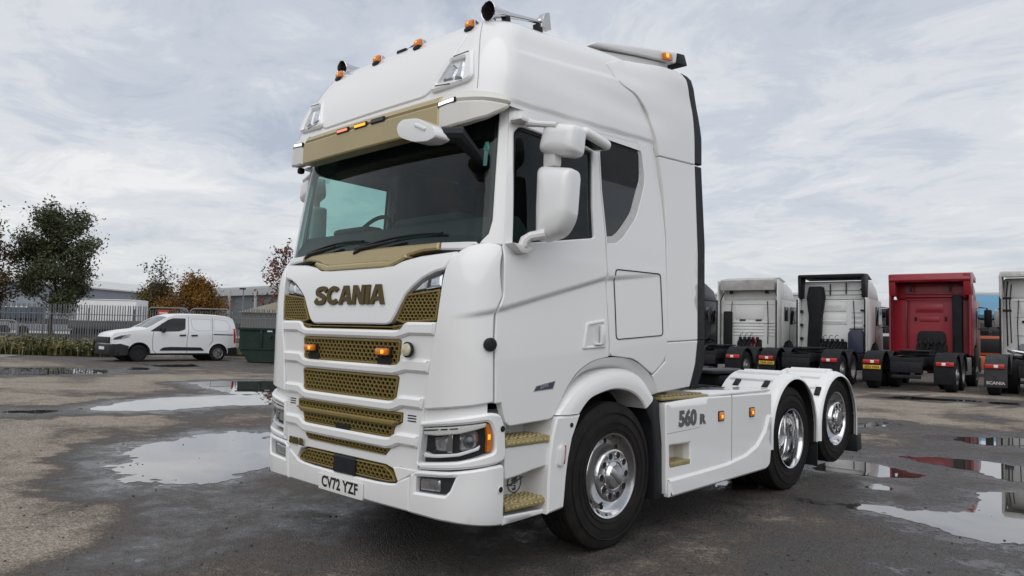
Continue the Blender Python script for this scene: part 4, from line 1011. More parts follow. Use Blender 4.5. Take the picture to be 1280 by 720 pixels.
# ---------------------------------------------------------------- wheels
def tyre_mesh(R0, rr, w):
    h = w/2
    prof = [(-h*0.86, rr), (-h*0.98, rr+0.03), (-h, rr+(R0-rr)*0.45), (-h*0.93, R0-0.045), (-h*0.84, R0-0.010), (-h*0.78, R0-0.001)]
    gx = [-0.52, -0.18, 0.18, 0.52]; p2 = []
    for g in gx: p2 += [(h*g-0.006, R0), (h*g-0.004, R0-0.014), (h*g+0.004, R0-0.014), (h*g+0.006, R0)]
    prof = prof+p2+[(-a, b) for a, b in prof[::-1]]
    m = MB().lathe(prof, 64, 'X')
    for rk, dd in ((rr+0.050, 0.0), (rr+(R0-rr)*0.62, 0.0)):      # moulded rings on the sidewall
        pass
    return m.mesh('tyre', 30)
def sidewall_text(parent, r, x, s, a0, size):
    mp = lambda a, b, d: (x+min(d, 0.002), (r+b)*sin(a0+a/r), (r+b)*cos(a0+a/r))
    textmesh('tyre_lettering', s, size, mat('rubber_worn', (0.035, 0.035, 0.036), 0.6), mp, parent, bold=0.0008)
def holes(m, n, r, rad, x, axis_tilt=0.0, seg=10, ph=0.0):
    for k in range(n):
        a = ph+2*pi*k/n
        m.lathe([(x, rad), (x+0.002, rad*0.94), (x+0.002, 0)], seg, 'X', (0, r*cos(a), r*sin(a)))
def wheel(y, z, kind, side):
    """kind: 'steer' bright dished disc with bolt cover, 'drive' deep dish, 'tag' chrome cover"""
    x = {'steer': 1.048, 'drive': 1.022, 'tag': 1.032}[kind]
    TM = 'tyre_'+kind
    if kind == 'drive':
        pr = [(0.135, 0.292), (0.150, 0.303), (0.158, 0.300), (0.152, 0.285), (0.12, 0.272), (0.03, 0.262), (-0.01, 0.272), (-0.03, 0.262), (-0.075, 0.255), (-0.095, 0.225), (-0.10, 0.17), (-0.06, 0.165), (-0.055, 0.11), (0.03, 0.105), (0.045, 0.09), (0.045, 0.0)]
        o = MB().lathe(pr, 56, 'X').build('wheel', CHROME, T, (x, y, z))
        hb = MB(); holes(hb, 10, 0.205, 0.018, -0.0975, seg=10)
        for k in range(10):
            a = 2*pi*k/10+0.3; hb.lathe([(-0.062, 0.013), (-0.035, 0.012), (-0.030, 0.0)], 6, 'X', (0, 0.138*cos(a), 0.138*sin(a)))
        tag(hb.build('wheel_nuts', DARKM, o), kind='stuff')
    else:
        w = 0.158 if kind == 'steer' else 0.150
        pr = [(0.125, 0.292), (0.140, 0.302), (0.148, 0.300), (0.143, 0.287), (0.110, 0.274), (0.085, 0.262), (0.072, 0.245), (0.074, 0.222), (0.095, 0.205), (0.120, 0.197), (0.150, 0.191), (0.160, 0.184), (0.163, 0.172), (0.160, 0.115)]
        o = MB().lathe(pr, 56, 'X').build('wheel', CHROME, T, (x, y, z))
        hb = MB()
        for k in range(10):
            a = 2*pi*k/10+0.25
            hb.lathe([(0.070, 0.016), (0.0775, 0.015), (0.0775, 0)], 10, 'X', (0, 0.236*cos(a), 0.236*sin(a)))
        for k in range(10):
            a = 2*pi*k/10
            hb.lathe([(0.158, 0.025), (0.1635, 0.024), (0.1635, 0.0)], 14, 'X', (0, 0.1465*cos(a), 0.1465*sin(a)))
        tag(hb.build('wheel_holes', GAP, o), kind='stuff')
        nb = MB()
        for k in range(10):
            a = 2*pi*k/10
            nb.lathe([(0.1632, 0.0285), (0.168, 0.0275), (0.168, 0.0245), (0.1632, 0.0245)], 14, 'X', (0, 0.1465*cos(a), 0.1465*sin(a)))
        tag(nb.build('hole_rims', CHROME, o), kind='stuff')
        MB().lathe([(0.160, 0.117), (0.170, 0.114), (0.170, 0.103), (0.165, 0.100), (0.175, 0.088), (0.186, 0.080), (0.190, 0.0)], 36, 'X').build('hub_cap', CHROME, o)
        if kind == 'steer': MB().box((0.190, 0, 0), (0.010, 0.045, 0.15), 0.004, Matrix.Rotation(radians(50), 3, 'X')).build('hub_bar', CHROME2, o)
    R0 = 0.520 if kind != 'tag' else 0.495
    t = link('tyre', tyre_mesh(R0, 0.288, 0.300), RUBBER, o)
    if kind == 'drive':
        t2 = link('tyre', t.data, RUBBER, o, (-0.345, 0, 0))
    for (a, s, r) in ((-2.3, 'STEER  315/70 R22.5' if kind == 'steer' else '315/70 R22.5', 0.385), (0.9, 'RADIAL TUBELESS', 0.385)) if False else (): pass
    bead = MB().tube([(0.150, 0.330*cos(k*2*pi/48), 0.330*sin(k*2*pi/48)) for k in range(48)], 0.004, 5, closed=True).tube([(0.152, 0.445*cos(k*2*pi/48), 0.445*sin(k*2*pi/48)) for k in range(48)], 0.005, 5, closed=True)
    bead.tube([(0.1555, 0.375*cos(k*2*pi/48), 0.375*sin(k*2*pi/48)) for k in range(48)], 0.003, 5, closed=True)
    bead.build('sidewall_ribs', RUBBER, t)
    return o
for (y, z, kd) in ((1.46, 0.517, 'steer'), (4.583, 0.517, 'drive'), (5.800, 0.640, 'tag')):
    o = wheel(y, z, kd, 1)
    c = o.copy(); COL.objects.link(c); c.parent = T; c.location.x = -o.location.x; c.rotation_euler = (0, 0, pi)
    for ch in o.children:
        d = ch.copy(); COL.objects.link(d); d.parent = c
        # third level stays joined to its own tyre
    for ch in o.children:
        for g in list(ch.children):
            for p in g.data.vertices: pass
# move the ribs of the tyres up one level so that nothing is nested too deep
for o in [o for o in T.children if o.name.split('.')[0] == 'wheel']:
    for ch in list(o.children):
        for g in list(ch.children): g.parent = o
MB().tube([(-1.0, 1.46, 0.50), (-0.7, 1.46, 0.46), (0.7, 1.46, 0.46), (1.0, 1.46, 0.50)], 0.08, 10).build('front_axle', CHASSIS, T)
MB().tube([(-0.95, 4.583, 0.517), (0.95, 4.583, 0.517)], 0.11, 12).lathe([(-0.2, 0.0), (-0.18, 0.15), (0, 0.24), (0.18, 0.15), (0.2, 0)], 20, 'X', (0, 4.583, 0.517)).build('drive_axle', CHASSIS, T)
MB().tube([(-1.0, 5.80, 0.666), (1.0, 5.80, 0.666)], 0.08, 12).build('lift_axle', CHASSIS, T)

# ---------------------------------------------------------------- chassis, skirts, mudguards
ch = MB()
for sx in (-1, 1):
    ch.box((sx*0.42, 3.55, 0.86), (0.08, 5.9, 0.27), 0.006).box((sx*0.42, 3.55, 0.985), (0.11, 5.9, 0.012)).box((sx*0.42, 3.55, 0.735), (0.11, 5.9, 0.012))
for y in (0.9, 2.3, 3.2, 4.0, 5.2, 6.45): ch.box((0, y, 0.86), (0.80, 0.09, 0.22), 0.006)
ch.build('chassis_frame', CHASSIS, T)
MB().box((0, 1.4, 0.95), (0.9, 1.6, 0.75), 0.05).box((0, 2.3, 0.75), (0.7, 0.9, 0.5), 0.05).build('engine', CHASSIS, T)
MB().box((0, 2.35, 1.17), (2.0, 0.35, 0.20), 0.03).build('cab_mount', CHASSIS, T)
SK = PX(1.25)
step_hole = rounded([(2.140, 0.672), (2.452, 0.668), (2.455, 0.512), (2.150, 0.512)], 0.008, 2)
skp = [(2.075, 1.000), (2.30, 1.012), (2.665, 1.022), (3.955, 1.008), (3.958, 0.90), (3.93, 0.60), (3.890, 0.345), (3.80, 0.335), (2.105, 0.300), (2.098, 0.60), (2.086, 0.80)]
for sx in (False, True):
    s_ = -1 if sx else 1
    sk = sheet('side_skirt', SK, rounded(skp, [0.02, 0, 0, 0.01, 0, 0, 0.02, 0, 0.01, 0, 0], 2), WHITE, T, holes=[step_hole], off=0.0, thick=0.07, cham=0.012, res=0.07, mirror=sx)
    sheet('skirt_lower_band', SK, rounded([(2.112, 0.415), (2.60, 0.425), (3.05, 0.440), (3.40, 0.480), (3.62, 0.545), (3.78, 0.66), (3.86, 0.80), (3.925, 0.80), (3.915, 0.50), (3.885, 0.345), (3.82, 0.308), (2.114, 0.278)], [0.005, 0, 0, 0, 0, 0, 0, 0, 0, 0.02, 0.02, 0.01], 2), WHITE, sk, off=0.022, thick=0.05, cham=0.016, res=0.06, mirror=sx)
    seam('skirt_shut_line', SK, [(2.10, 0.765), (2.45, 0.775), (2.60, 0.782)], 0.004, sk, d=0.001, material=mat('paint_joint', (0.30, 0.30, 0.30), 0.5))
    b = MB(); b.quad((s_*1.10, 2.12, 0.50), (s_*1.10, 2.47, 0.50), (s_*1.10, 2.47, 0.69), (s_*1.10, 2.12, 0.69))
    b.quad((s_*1.10, 2.455, 0.50), (s_*1.24, 2.455, 0.50), (s_*1.24, 2.455, 0.69), (s_*1.10, 2.455, 0.69)).quad((s_*1.10, 2.12, 0.674), (s_*1.24, 2.12, 0.674), (s_*1.24, 2.47, 0.674), (s_*1.10, 2.47, 0.674)).quad((s_*1.10, 2.135, 0.50), (s_*1.24, 2.135, 0.50), (s_*1.24, 2.135, 0.69), (s_*1.10, 2.135, 0.69))
    b.build('step_pocket', CREAM, sk, smooth=None)
    tr = MB().box((s_*1.175, 2.30, 0.525), (0.14, 0.30, 0.022), 0.004).box((s_*1.246, 2.30, 0.520), (0.012, 0.30, 0.04), 0.004).build('skirt_step', GSTEP, sk)
    for yy_ in (2.665, 3.155, 3.55):
        if yy_ == 3.155: seam('skirt_shut_line', SK, [(yy_, 1.018), (yy_, 0.43)], 0.005, sk, d=0.001)
    if sx:
        for k in sk.children:
            if k.name.startswith('skirt_shut_line'):
                for v in k.data.vertices: v.co.x = -v.co.x
    for y in (2.956, 3.535):
        l_ = MB().box((s_*1.256, y, 0.849), (0.02, 0.082, 0.072), 0.006).build('side_marker', AMBER, sk)
        MB().box((s_*1.252, y, 0.849), (0.014, 0.098, 0.088), 0.006).build('marker_base', BLACK, sk)
        MB().box((s_*1.264, y, 0.846), (0.010, 0.030, 0.030), 0.004).build('marker_bulb', AMBERL, sk)
mp_ = lambda a, b, d: (1.2615+d, 2.478+a, 0.858+b)
textmesh('power_lettering', '560', 0.165, GREYLET, lambda a, b, d: (1.2515+d*0.6, 2.405+a, 0.862+b), T, bold=0.008, sx=1.10, spacing=1.0)
textmesh('power_lettering', 'R', 0.105, GREYLET, lambda a, b, d: (1.2515+d*0.6, 2.640+a, 0.842+b), T, bold=0.006, sx=1.35)
# catwalk on the frame
cw = MB()
cw.box((0.0, 3.05, 1.03), (1.7, 1.5, 0.02), 0.004)
for k in range(9): cw.box((0, 2.45+0.16*k, 1.045), (1.6, 0.03, 0.012))
cw.build('catwalk', DARKM, T)
for s_ in (-1, 1):
    t_ = MB().box((s_*1.045, 2.42, 1.030), (0.36, 0.72, 0.022), 0.006)
    tp = t_.build('gold_catwalk_step', GSTEP, T)
    q = MB()
    for k in range(11): q.box((s_*1.045, 2.12+0.06*k, 1.048), (0.30, 0.022, 0.014), 0.004)
    tag(q.build('tread_ribs', GOLD, tp), kind='stuff')
    MB().prism([(2.80, 1.02), (3.96, 1.02), (3.96, 1.045), (2.80, 1.045)], 'X', s_*0.92, s_*1.235, 0.01).build('skirt_top', WHITE, T)
# mudguards
def mudguard(cy, y0f, y1r, zf, zr):
    m = MB(); cz = 0.578; Ro = 0.600
    path = [(cy-Ro, zf)]+arc(cy, cz, Ro, 180, 0, 28)+[(cy+Ro, zr)]
    sec = [(0.62, -0.012), (0.62, 0.0), (1.12, 0.0), (1.18, -0.008), (1.212, -0.022), (1.229, -0.040), (1.235, -0.058), (1.222, -0.060), (1.212, -0.045), (1.17, -0.022), (1.12, -0.014)]
    rings = []
    for i, (a, b) in enumerate(path):
        if i == 0: n = Vector((-1, 0))
        elif i == len(path)-1: n = Vector((1, 0))
        else: n = Vector((a-cy, b-cz)).normalized()
        rings.append([m.bm.verts.new((x, a+n.x*d, b+n.y*d)) for x, d in sec])
    for A, B in zip(rings[:-1], rings[1:]):
        for k in range(len(sec)): m.bm.faces.new((A[k], A[(k+1) % len(sec)], B[(k+1) % len(sec)], B[k]))
    m.bm.faces.new(rings[0]); m.bm.faces.new(rings[-1][::-1])
    g = m.build('mudguard', WHITE, T, smooth=40)
    rb = MB()
    for a in (150, 134, 118, 102, 86, 70, 54):
        c0 = radians(a); w_ = radians(3.4)
        V = []
        for x in (0.66, 1.12):
            for (q, d) in ((c0-w_, 0.0), (c0-w_*0.6, 0.018), (c0+w_*0.6, 0.018), (c0+w_, 0.0)):
                V.append(rb.bm.verts.new((x, cy+(Ro+d)*cos(q), cz+(Ro+d)*sin(q))))
        for k in range(3): rb.bm.faces.new((V[k], V[k+1], V[4+k+1], V[4+k]))
        rb.bm.faces.new(V[0:4]); rb.bm.faces.new(V[4:8][::-1])
    rb.build('mudguard_ribs', WHITE, g, smooth=None)
    li = MB(); p_ = [(cy-Ro+0.03, 0.44)]+arc(cy, cz, Ro-0.03, 180, 0, 20)+[(cy+Ro-0.03, 0.42)]
    A = [[li.bm.verts.new((x, a, b)) for a, b in p_] for x in (0.64, 1.20)]
    for k in range(len(p_)-1): li.bm.faces.new((A[0][k], A[0][k+1], A[1][k+1], A[1][k]))
    li.build('guard_liner', GAP, g)
    return g
ga = mudguard(4.573, 0, 0, 0.46, 0.44); gb = mudguard(5.770, 0, 0, 0.44, 0.42)
for (g, x, a) in ((ga, 0.76, 126), (ga, 1.07, 126), (gb, 1.16, 140)):
    cy = 4.573 if g is ga else 5.770
    q = radians(a)
    MB().box((x, cy+0.603*cos(q), 0.578+0.603*sin(q)), (0.06, 0.024, 0.11), 0.008, Matrix.Rotation(q-pi, 3, 'X')).build('guard_catch', BLACK, g)
seam('guard_joint', lambda y, x, d: (x, y, 0.578+math.sqrt(max(0, 0.600**2-(y-4.573)**2))+d), [(4.06, 1.12), (4.06, 0.64)], 0.006, ga, d=0.002)
for g in (ga, gb):
    c = mirrored(g)
    for k in list(g.children):
        kk = mirrored(k); kk.parent = c
        if 'kind' in k.keys(): kk['kind'] = k['kind']
for s_ in (-1, 1):
    MB().prism([(6.30, 0.42), (6.44, 0.43), (6.47, 0.24), (6.30, 0.22)], 'X', s_*0.64, s_*1.235, 0.008).build('mud_flap', BLACK, T)
    MB().box((s_*0.93, 5.175, 0.36), (0.56, 0.02, 0.36), 0.004).build('mud_flap', BLACK, T)
    MB().box((s_*0.86, 6.40, 0.60), (0.40, 0.06, 0.14), 0.015).build('rear_lamp', REDL, T)
    MB().lathe([(-0.35, 0.0), (-0.35, 0.19), (-0.33, 0.20), (0.33, 0.20), (0.35, 0.19), (0.35, 0.0)], 24, 'Y', (s_*0.85, 3.1, 0.60)).build('air_tank', DARKM, T)
# fifth wheel
fw = MB().prism(rounded([(-0.46, 4.3), (0.46, 4.3), (0.50, 4.75), (0.30, 5.25), (0.10, 5.25), (0.06, 4.85), (-0.06, 4.85), (-0.10, 5.25), (-0.30, 5.25), (-0.50, 4.75)], 0.05, 3), 'Z', 1.13, 1.17, 0.01)
fw.box((0, 4.7, 1.06), (0.9, 0.5, 0.12), 0.02).build('fifth_wheel', DARKM, T)
# hoses behind the cab
hs = MB()
for k in range(4): hs.tube([(-0.3+0.18*k, 2.30, 1.75), (-0.32+0.2*k, 2.55, 1.55), (-0.25+0.15*k, 2.70, 1.20), (-0.2+0.12*k, 2.9, 1.08)], 0.018, 8)
hs.build('air_hoses', BLACK, T)
# ---------------------------------------------------------------- the yard
PUD = {
'big_left': [(-4.17,-0.11), (-5.43,0.51), (-5.71,0.87), (-5.51,1.15), (-5.96,1.67), (-5.91,2.01), (-5.81,2.33), (-5.55,2.63), (-4.36,2.14), (-3.23,1.37), (-2.98,0.95), (-2.76,0.57), (-2.66,0.22), (-2.80,0.04), (-2.77,-0.14), (-3.16,-0.16), (-3.14,-0.36)],
'mid': [(-9.68,1.30), (-10.03,1.90), (-10.36,2.44), (-10.78,3.30), (-10.68,4.15), (-10.37,4.67), (-10.44,5.42), (-8.60,4.39), (-8.79,3.26), (-8.86,2.20), (-9.20,1.34)],
'upr': [(-14.04,5.01), (-14.32,5.85), (-13.64,7.21), (-10.44,5.42), (-10.66,4.47), (-12.70,4.72)],
'fl1': [(-22.02,2.78), (-21.53,4.13), (-19.79,5.06), (-18.40,4.60), (-18.38,3.28), (-18.40,2.01)],
'fl2': [(-21.17,6.16), (-21.00,6.63), (-19.71,6.15), (-19.88,5.71)],
'fl3': [(-9.96,0.19), (-9.82,0.73), (-9.49,0.82), (-9.31,0.60), (-9.63,0.12)],
'fl4': [(-22.80,7.36), (-22.78,8.87), (-21.19,8.40), (-21.27,6.98)],
'rbig': [(1.75,4.26), (1.85,4.48), (2.26,4.52), (2.62,4.77), (2.68,5.04), (2.53,5.98), (2.90,6.48), (3.6,6.4), (3.9,5.0), (3.31,4.03), (3.00,3.81), (2.75,3.92), (2.36,4.18), (1.95,4.18)],
'rred': [(1.20,7.86), (1.45,8.18), (2.01,8.39), (2.9,8.2), (3.2,7.2), (2.81,7.07), (2.46,7.03), (2.21,7.41), (1.73,7.59)],
'rup': [(1.14,10.63), (1.69,11.10), (2.14,11.40), (2.33,10.21), (1.66,10.06), (1.27,10.27)],
'rwh': [(0.85,6.09), (0.75,6.9), (1.07,7.09), (1.45,6.85), (1.86,6.63), (1.88,6.31), (1.52,6.10), (0.91,6.02)],
'rsp': [(1.64,5.40), (1.68,5.59), (1.83,5.52), (1.87,5.34), (1.73,5.24)],
'rf1': [(-0.34,11.04), (-0.10,11.66), (0.06,11.13), (-0.16,10.62)],
'rf2': [(-2.03,18.09), (-1.76,18.87), (-0.74,18.87), (-0.17,19.22), (-0.08,18.80), (-1.29,17.67)],
'rf3': [(0.15,19.04), (0.73,19.42), (0.81,18.53), (0.31,18.36)],
'udw': [(0.46,4.32), (0.53,4.47), (0.63,4.31), (0.57,4.14)],
}
FILM = [  # thin films that only shine
 ([(-1.69,0.19), (-1.70,0.39), (-1.44,0.51), (-1.12,0.50), (-1.16,0.29), (-1.40,0.21)], 0.25, 0.95),
 ([(-0.79,-1.37), (-0.90,-1.19), (-0.89,-0.97), (-0.74,-0.80), (-0.57,-0.77), (-0.51,-1.05), (-0.69,-1.35)], 0.30, 1.0),
 ([(2.97,3.17), (3.13,3.51), (3.36,3.26), (3.45,3.00), (3.09,2.83)], 0.35, 0.95),
 ([(-3.3,-0.5), (-2.4,0.4), (-1.2,0.7), (-0.6,0.2), (-0.3,-0.8), (-0.6,-1.6), (-1.2,-1.0), (-2.4,-0.5)], 0.5, 0.80),
 ([(1.9,2.6), (2.6,3.7), (3.6,3.6), (3.7,1.5), (2.8,0.6)], 0.6, 0.80),
]
DRY = [([(-11.70,0.57), (-12.98,1.67), (-13.30,3.15), (-10.12,3.14), (-6.34,0.88), (-4.39,-0.10), (-3.43,-0.29), (-2.43,-0.20), (-1.68,-0.43), (-0.98,-1.11), (-0.85,-1.51), (-1.6,-3.4), (-8, -3.0), (-12, -1)], 0.45),
       ([(-17.29,1.0), (-17.58,4.01), (-16.47,8.28), (-14.2,7.3), (-13.6,5.0), (-12.6,3.4), (-11.2,1.5), (-12.85,0.3)], 0.8),
       ([(-3.5,16.39), (-1.5,22.0), (0.6,22.39), (2.3,14.0), (1.6,11.6), (0.75,9.3), (0.1,9.2)], 0.9),
       ([(-26, -6), (-26, 4), (-22, 4.5), (-18.6, 1.6), (-16, -4)], 1.2)]
def sdist(x, y, poly):
    d = 1e9; n = len(poly)
    for i in range(n):
        ax, ay = poly[i-1]; bx, by = poly[i]
        ex, ey = bx-ax, by-ay; t = ((x-ax)*ex+(y-ay)*ey)/(ex*ex+ey*ey+1e-12); t = max(0, min(1, t))
        q = (x-ax-t*ex)**2+(y-ay-t*ey)**2
        if q < d: d = q
    d = math.sqrt(d)
    return -d if inpoly(x, y, poly) else d
CX, CY = 4.3756, -2.9691
def gz(x, y):
    """the yard rises about 0.1 m towards its far side"""
    return 0.10*sst(10, 19, math.hypot(x-CX, y-CY))
BOX = {k: (min(p[0] for p in v)-1.5, max(p[0] for p in v)+1.5, min(p[1] for p in v)-1.5, max(p[1] for p in v)+1.5) for k, v in PUD.items()}
NOISE_A = {'big_left': 0.22, 'rbig': 0.07, 'rred': 0.09, 'rwh': 0.07, 'rsp': 0.08, 'udw': 0.06}
def water(x, y, k):
    """metres inside the water line of one puddle, with a ragged shore"""
    d = -sdist(x, y, PUD[k])
    a = NOISE_A.get(k, 0.16)
    n = noise.noise((x*1.1, y*1.1, 3.0))*1.2+noise.noise((x*3.1, y*3.1, 7.0))*0.9+noise.noise((x*8.0, y*8.0, 1.0))*0.8+noise.noise((x*19.0, y*19.0, 4.0))*0.55
    return d+a*n-(0.10 if k == 'big_left' else 0.0)
def wetness(x, y):
    # 0 = pale dry crust, 1 = soaked
    n = noise.noise((x*0.35, y*0.35, 5.0))*0.22+noise.noise((x*1.3, y*1.3, 2.0))*0.16
    w = 0.58+n*1.4
    for p, s in DRY:
        d = sdist(x, y, p)
        if d < s*2:
            k = sst(s*1.2, -s*0.8, d+0.5*noise.noise((x*0.9, y*0.9, 9))+0.22*noise.noise((x*2.7, y*2.7, 4)))
            w = w*(1-k)+(0.06+0.75*max(0, noise.noise((x*0.55, y*0.75, 12))))*k
    for p, s, v in FILM:
        d = sdist(x, y, p)
        if d < s*2:
            k = sst(s, -s*0.6, d+0.3*noise.noise((x*1.5, y*1.5, 6)))
            w = max(w, w*(1-k)+v*k)
    for k, b in BOX.items():
        if b[0] < x < b[1] and b[2] < y < b[3]:
            d = water(x, y, k); w = max(w, 0.58+0.30*sst(-0.75, -0.2, d)+0.22*sst(-0.25, 0.0, d)) if d > -0.75 else w
    for (cx_, cy_, r_0, y0_, y1_) in TRACKS:
        d = abs(math.hypot(x-cx_, y-cy_)-r_0)
        if d < 0.22 and y0_ < y < y1_: w = min(1, w+0.22*(1-d/0.22)*(0.6+0.8*abs(noise.noise((x*2, y*2, 8)))))
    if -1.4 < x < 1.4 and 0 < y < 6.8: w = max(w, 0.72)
    return max(0, min(1, w))
TRACKS = [(-6.0, 9.0, 6.6, 7.5, 18), (-6.0, 9.0, 7.15, 7.5, 18), (-6.0, 9.0, 8.6, 7.5, 19), (6.5, 16.0, 6.4, 9, 20), (6.5, 16.0, 5.9, 9, 20), (-9.0, -6.0, 6.5, -3, 1.5), (-9.0, -6.0, 8.2, -3, 2.4)]
def axis(lo, hi, a, b, st):
    v = []; q = a
    while q <= b: v.append(q); q += st
    s = st; q = b
    while q < hi: s *= 1.16; q += s; v.append(q)
    s = st; q = a; w = []
    while q > lo: s *= 1.16; q -= s; w.append(q)
    return w[::-1]+v
gxs = axis(-420, 330, -14.5, 4.6, 0.12); gys = axis(-260, 420, -2.6, 12.5, 0.12)
V = [(x, y, gz(x, y)) for y in gys for x in gxs]; nx = len(gxs)
F = [(j*nx+i, j*nx+i+1, (j+1)*nx+i+1, (j+1)*nx+i) for j in range(len(gys)-1) for i in range(nx-1)]
gm = bpy.data.meshes.new('ground'); gm.from_pydata(V, [], F)
at_ = gm.attributes.new('wet', 'FLOAT', 'POINT')
at_.data.foreach_set('value', [wetness(v[0], v[1]) if -40 < v[0] < 25 and -12 < v[1] < 40 else 0.55 for v in V])
def ground_mat():
    m = bpy.data.materials.new('worn_asphalt'); m.use_nodes = True
    nt = m.node_tree; N = nt.nodes; L = nt.links; b = N['Principled BSDF']
    at = N.new('ShaderNodeAttribute'); at.attribute_name = 'wet'
    tc = N.new('ShaderNodeTexCoord')
    def noi(sc, det, ro=0.6, dist=0.0, scale=(1, 1, 1), rot=0.0):
        mp = N.new('ShaderNodeMapping'); mp.inputs['Scale'].default_value = scale; mp.inputs['Rotation'].default_value = (0, 0, rot); L.new(tc.outputs['Object'], mp.inputs[0])
        n = N.new('ShaderNodeTexNoise'); n.inputs['Scale'].default_value = sc; n.inputs['Detail'].default_value = det; n.inputs['Roughness'].default_value = ro; n.inputs['Distortion'].default_value = dist
        L.new(mp.outputs[0], n.inputs['Vector']); return n.outputs['Fac']
    def mth(op, a, c, clamp=False):
        n = N.new('ShaderNodeMath'); n.operation = op; n.use_clamp = clamp
        for i, v in enumerate((a, c)):
            if isinstance(v, (int, float)): n.inputs[i].default_value = v
            else: L.new(v, n.inputs[i])
        return n.outputs[0]
    def rng(v, a, c, d=0.0, e=1.0):
        n = N.new('ShaderNodeMapRange'); L.new(v, n.inputs[0]); n.inputs[1].default_value = a; n.inputs[2].default_value = c; n.inputs[3].default_value = d; n.inputs[4].default_value = e; return n.outputs[0]
    def ramp(v, stops):
        n = N.new('ShaderNodeValToRGB'); L.new(v, n.inputs[0]); e = n.color_ramp.elements
        while len(e) < len(stops): e.new(0.5)
        for i, (p, c) in enumerate(stops): e[i].position = p; e[i].color = (*c, 1)
        return n.outputs[0]
    def mix(f, a, c, blend='MIX'):
        n = N.new('ShaderNodeMix'); n.data_type = 'RGBA'; n.blend_type = blend
        if isinstance(f, (int, float)): n.inputs[0].default_value = f
        else: L.new(f, n.inputs[0])
        for i, v in ((6, a), (7, c)):
            if isinstance(v, tuple): n.inputs[i].default_value = (*v, 1)
            else: L.new(v, n.inputs[i])
        return n.outputs[2]
    med = noi(2.6, 8, 0.68, 0.4); fin = noi(17, 6, 0.7); grit = noi(95, 3, 0.7); big = noi(0.45, 5, 0.6, 0.8)
    w = mth('ADD', at.outputs['Fac'], mth('MULTIPLY', mth('SUBTRACT', med, 0.5), 1.15))
    w = mth('ADD', w, mth('MULTIPLY', mth('SUBTRACT', fin, 0.5), 0.60), True)
    col = ramp(w, [(0.08, (0.36, 0.312, 0.262)), (0.32, (0.255, 0.218, 0.182)), (0.50, (0.120, 0.099, 0.083)), (0.72, (0.060, 0.051, 0.044)), (0.98, (0.034, 0.031, 0.029))])
    # speckle of stones, and rusty silt
    vo = N.new('ShaderNodeTexVoronoi'); vo.inputs['Scale'].default_value = 75; L.new(tc.outputs['Object'], vo.inputs['Vector'])
    vv = N.new('ShaderNodeSeparateColor'); L.new(vo.outputs['Color'], vv.inputs[0])
    sp = rng(vv.outputs[0], 0.0, 1.0, 0.35, 1.70)
    sc = N.new('ShaderNodeCombineColor'); [L.new(sp, sc.inputs[i]) for i in range(3)]
    col = mix(0.66, col, sc.outputs[0], 'MULTIPLY')
    gr = rng(grit, 0.3, 0.7, 0.7, 1.3); gc = N.new('ShaderNodeCombineColor'); [L.new(gr, gc.inputs[i]) for i in range(3)]
    col = mix(0.6, col, gc.outputs[0], 'MULTIPLY')
    silt = mth('MULTIPLY', rng(big, 0.50, 0.66), rng(fin, 0.35, 0.6))
    col = mix(mth('MULTIPLY', silt, 0.40), col, (0.125, 0.098, 0.074))
    L.new(col, b.inputs['Base Color'])
    ro = ramp(w, [(0.30, (0.95,)*3), (0.60, (0.74,)*3), (0.84, (0.36,)*3), (0.99, (0.07,)*3)])
    rs = N.new('ShaderNodeSeparateColor'); L.new(ro, rs.inputs[0])
    L.new(mth('ADD', rs.outputs[0], mth('MULTIPLY', mth('SUBTRACT', fin, 0.5), 0.22), True), b.inputs['Roughness'])
    L.new(rng(w, 0.3, 0.95, 0.15, 0.75), b.inputs['Specular IOR Level'])
    bp = N.new('ShaderNodeBump'); bp.inputs['Distance'].default_value = 0.02
    L.new(rng(w, 0.80, 1.0, 1.0, 0.12), bp.inputs['Strength'])
    h = mth('ADD', mth('MULTIPLY', vo.outputs['Distance'], 0.8), mth('ADD', mth('MULTIPLY', grit, 0.5), mth('MULTIPLY', fin, 0.9)))
    L.new(h, bp.inputs['Height']); L.new(bp.outputs[0], b.inputs['Normal'])
    return m
tag(link('ground', gm, ground_mat()), kind='structure')
# water: one sheet per puddle, its shore cut by marching along the ragged water line
def water_mat():
    m = bpy.data.materials.new('puddle_water'); m.use_nodes = True
    nt = m.node_tree; N = nt.nodes; L = nt.links; b = N['Principled BSDF']
    b.inputs['Base Color'].default_value = (0.050, 0.045, 0.040, 1); b.inputs['Roughness'].default_value = 0.015
    b.inputs['IOR'].default_value = 1.45; b.inputs['Specular IOR Level'].default_value = 0.5
    b.inputs['Coat Weight'].default_value = 0.55; b.inputs['Coat IOR'].default_value = 1.45; b.inputs['Coat Roughness'].default_value = 0.01
    tc = N.new('ShaderNodeTexCoord'); n = N.new('ShaderNodeTexNoise'); n.inputs['Scale'].default_value = 5; n.inputs['Detail'].default_value = 2; L.new(tc.outputs['Object'], n.inputs['Vector'])
    bp = N.new('ShaderNodeBump'); bp.inputs['Strength'].default_value = 0.02; bp.inputs['Distance'].default_value = 0.01
    L.new(n.outputs['Fac'], bp.inputs['Height']); L.new(bp.outputs[0], b.inputs['Normal'])
    return m
WATER = water_mat()
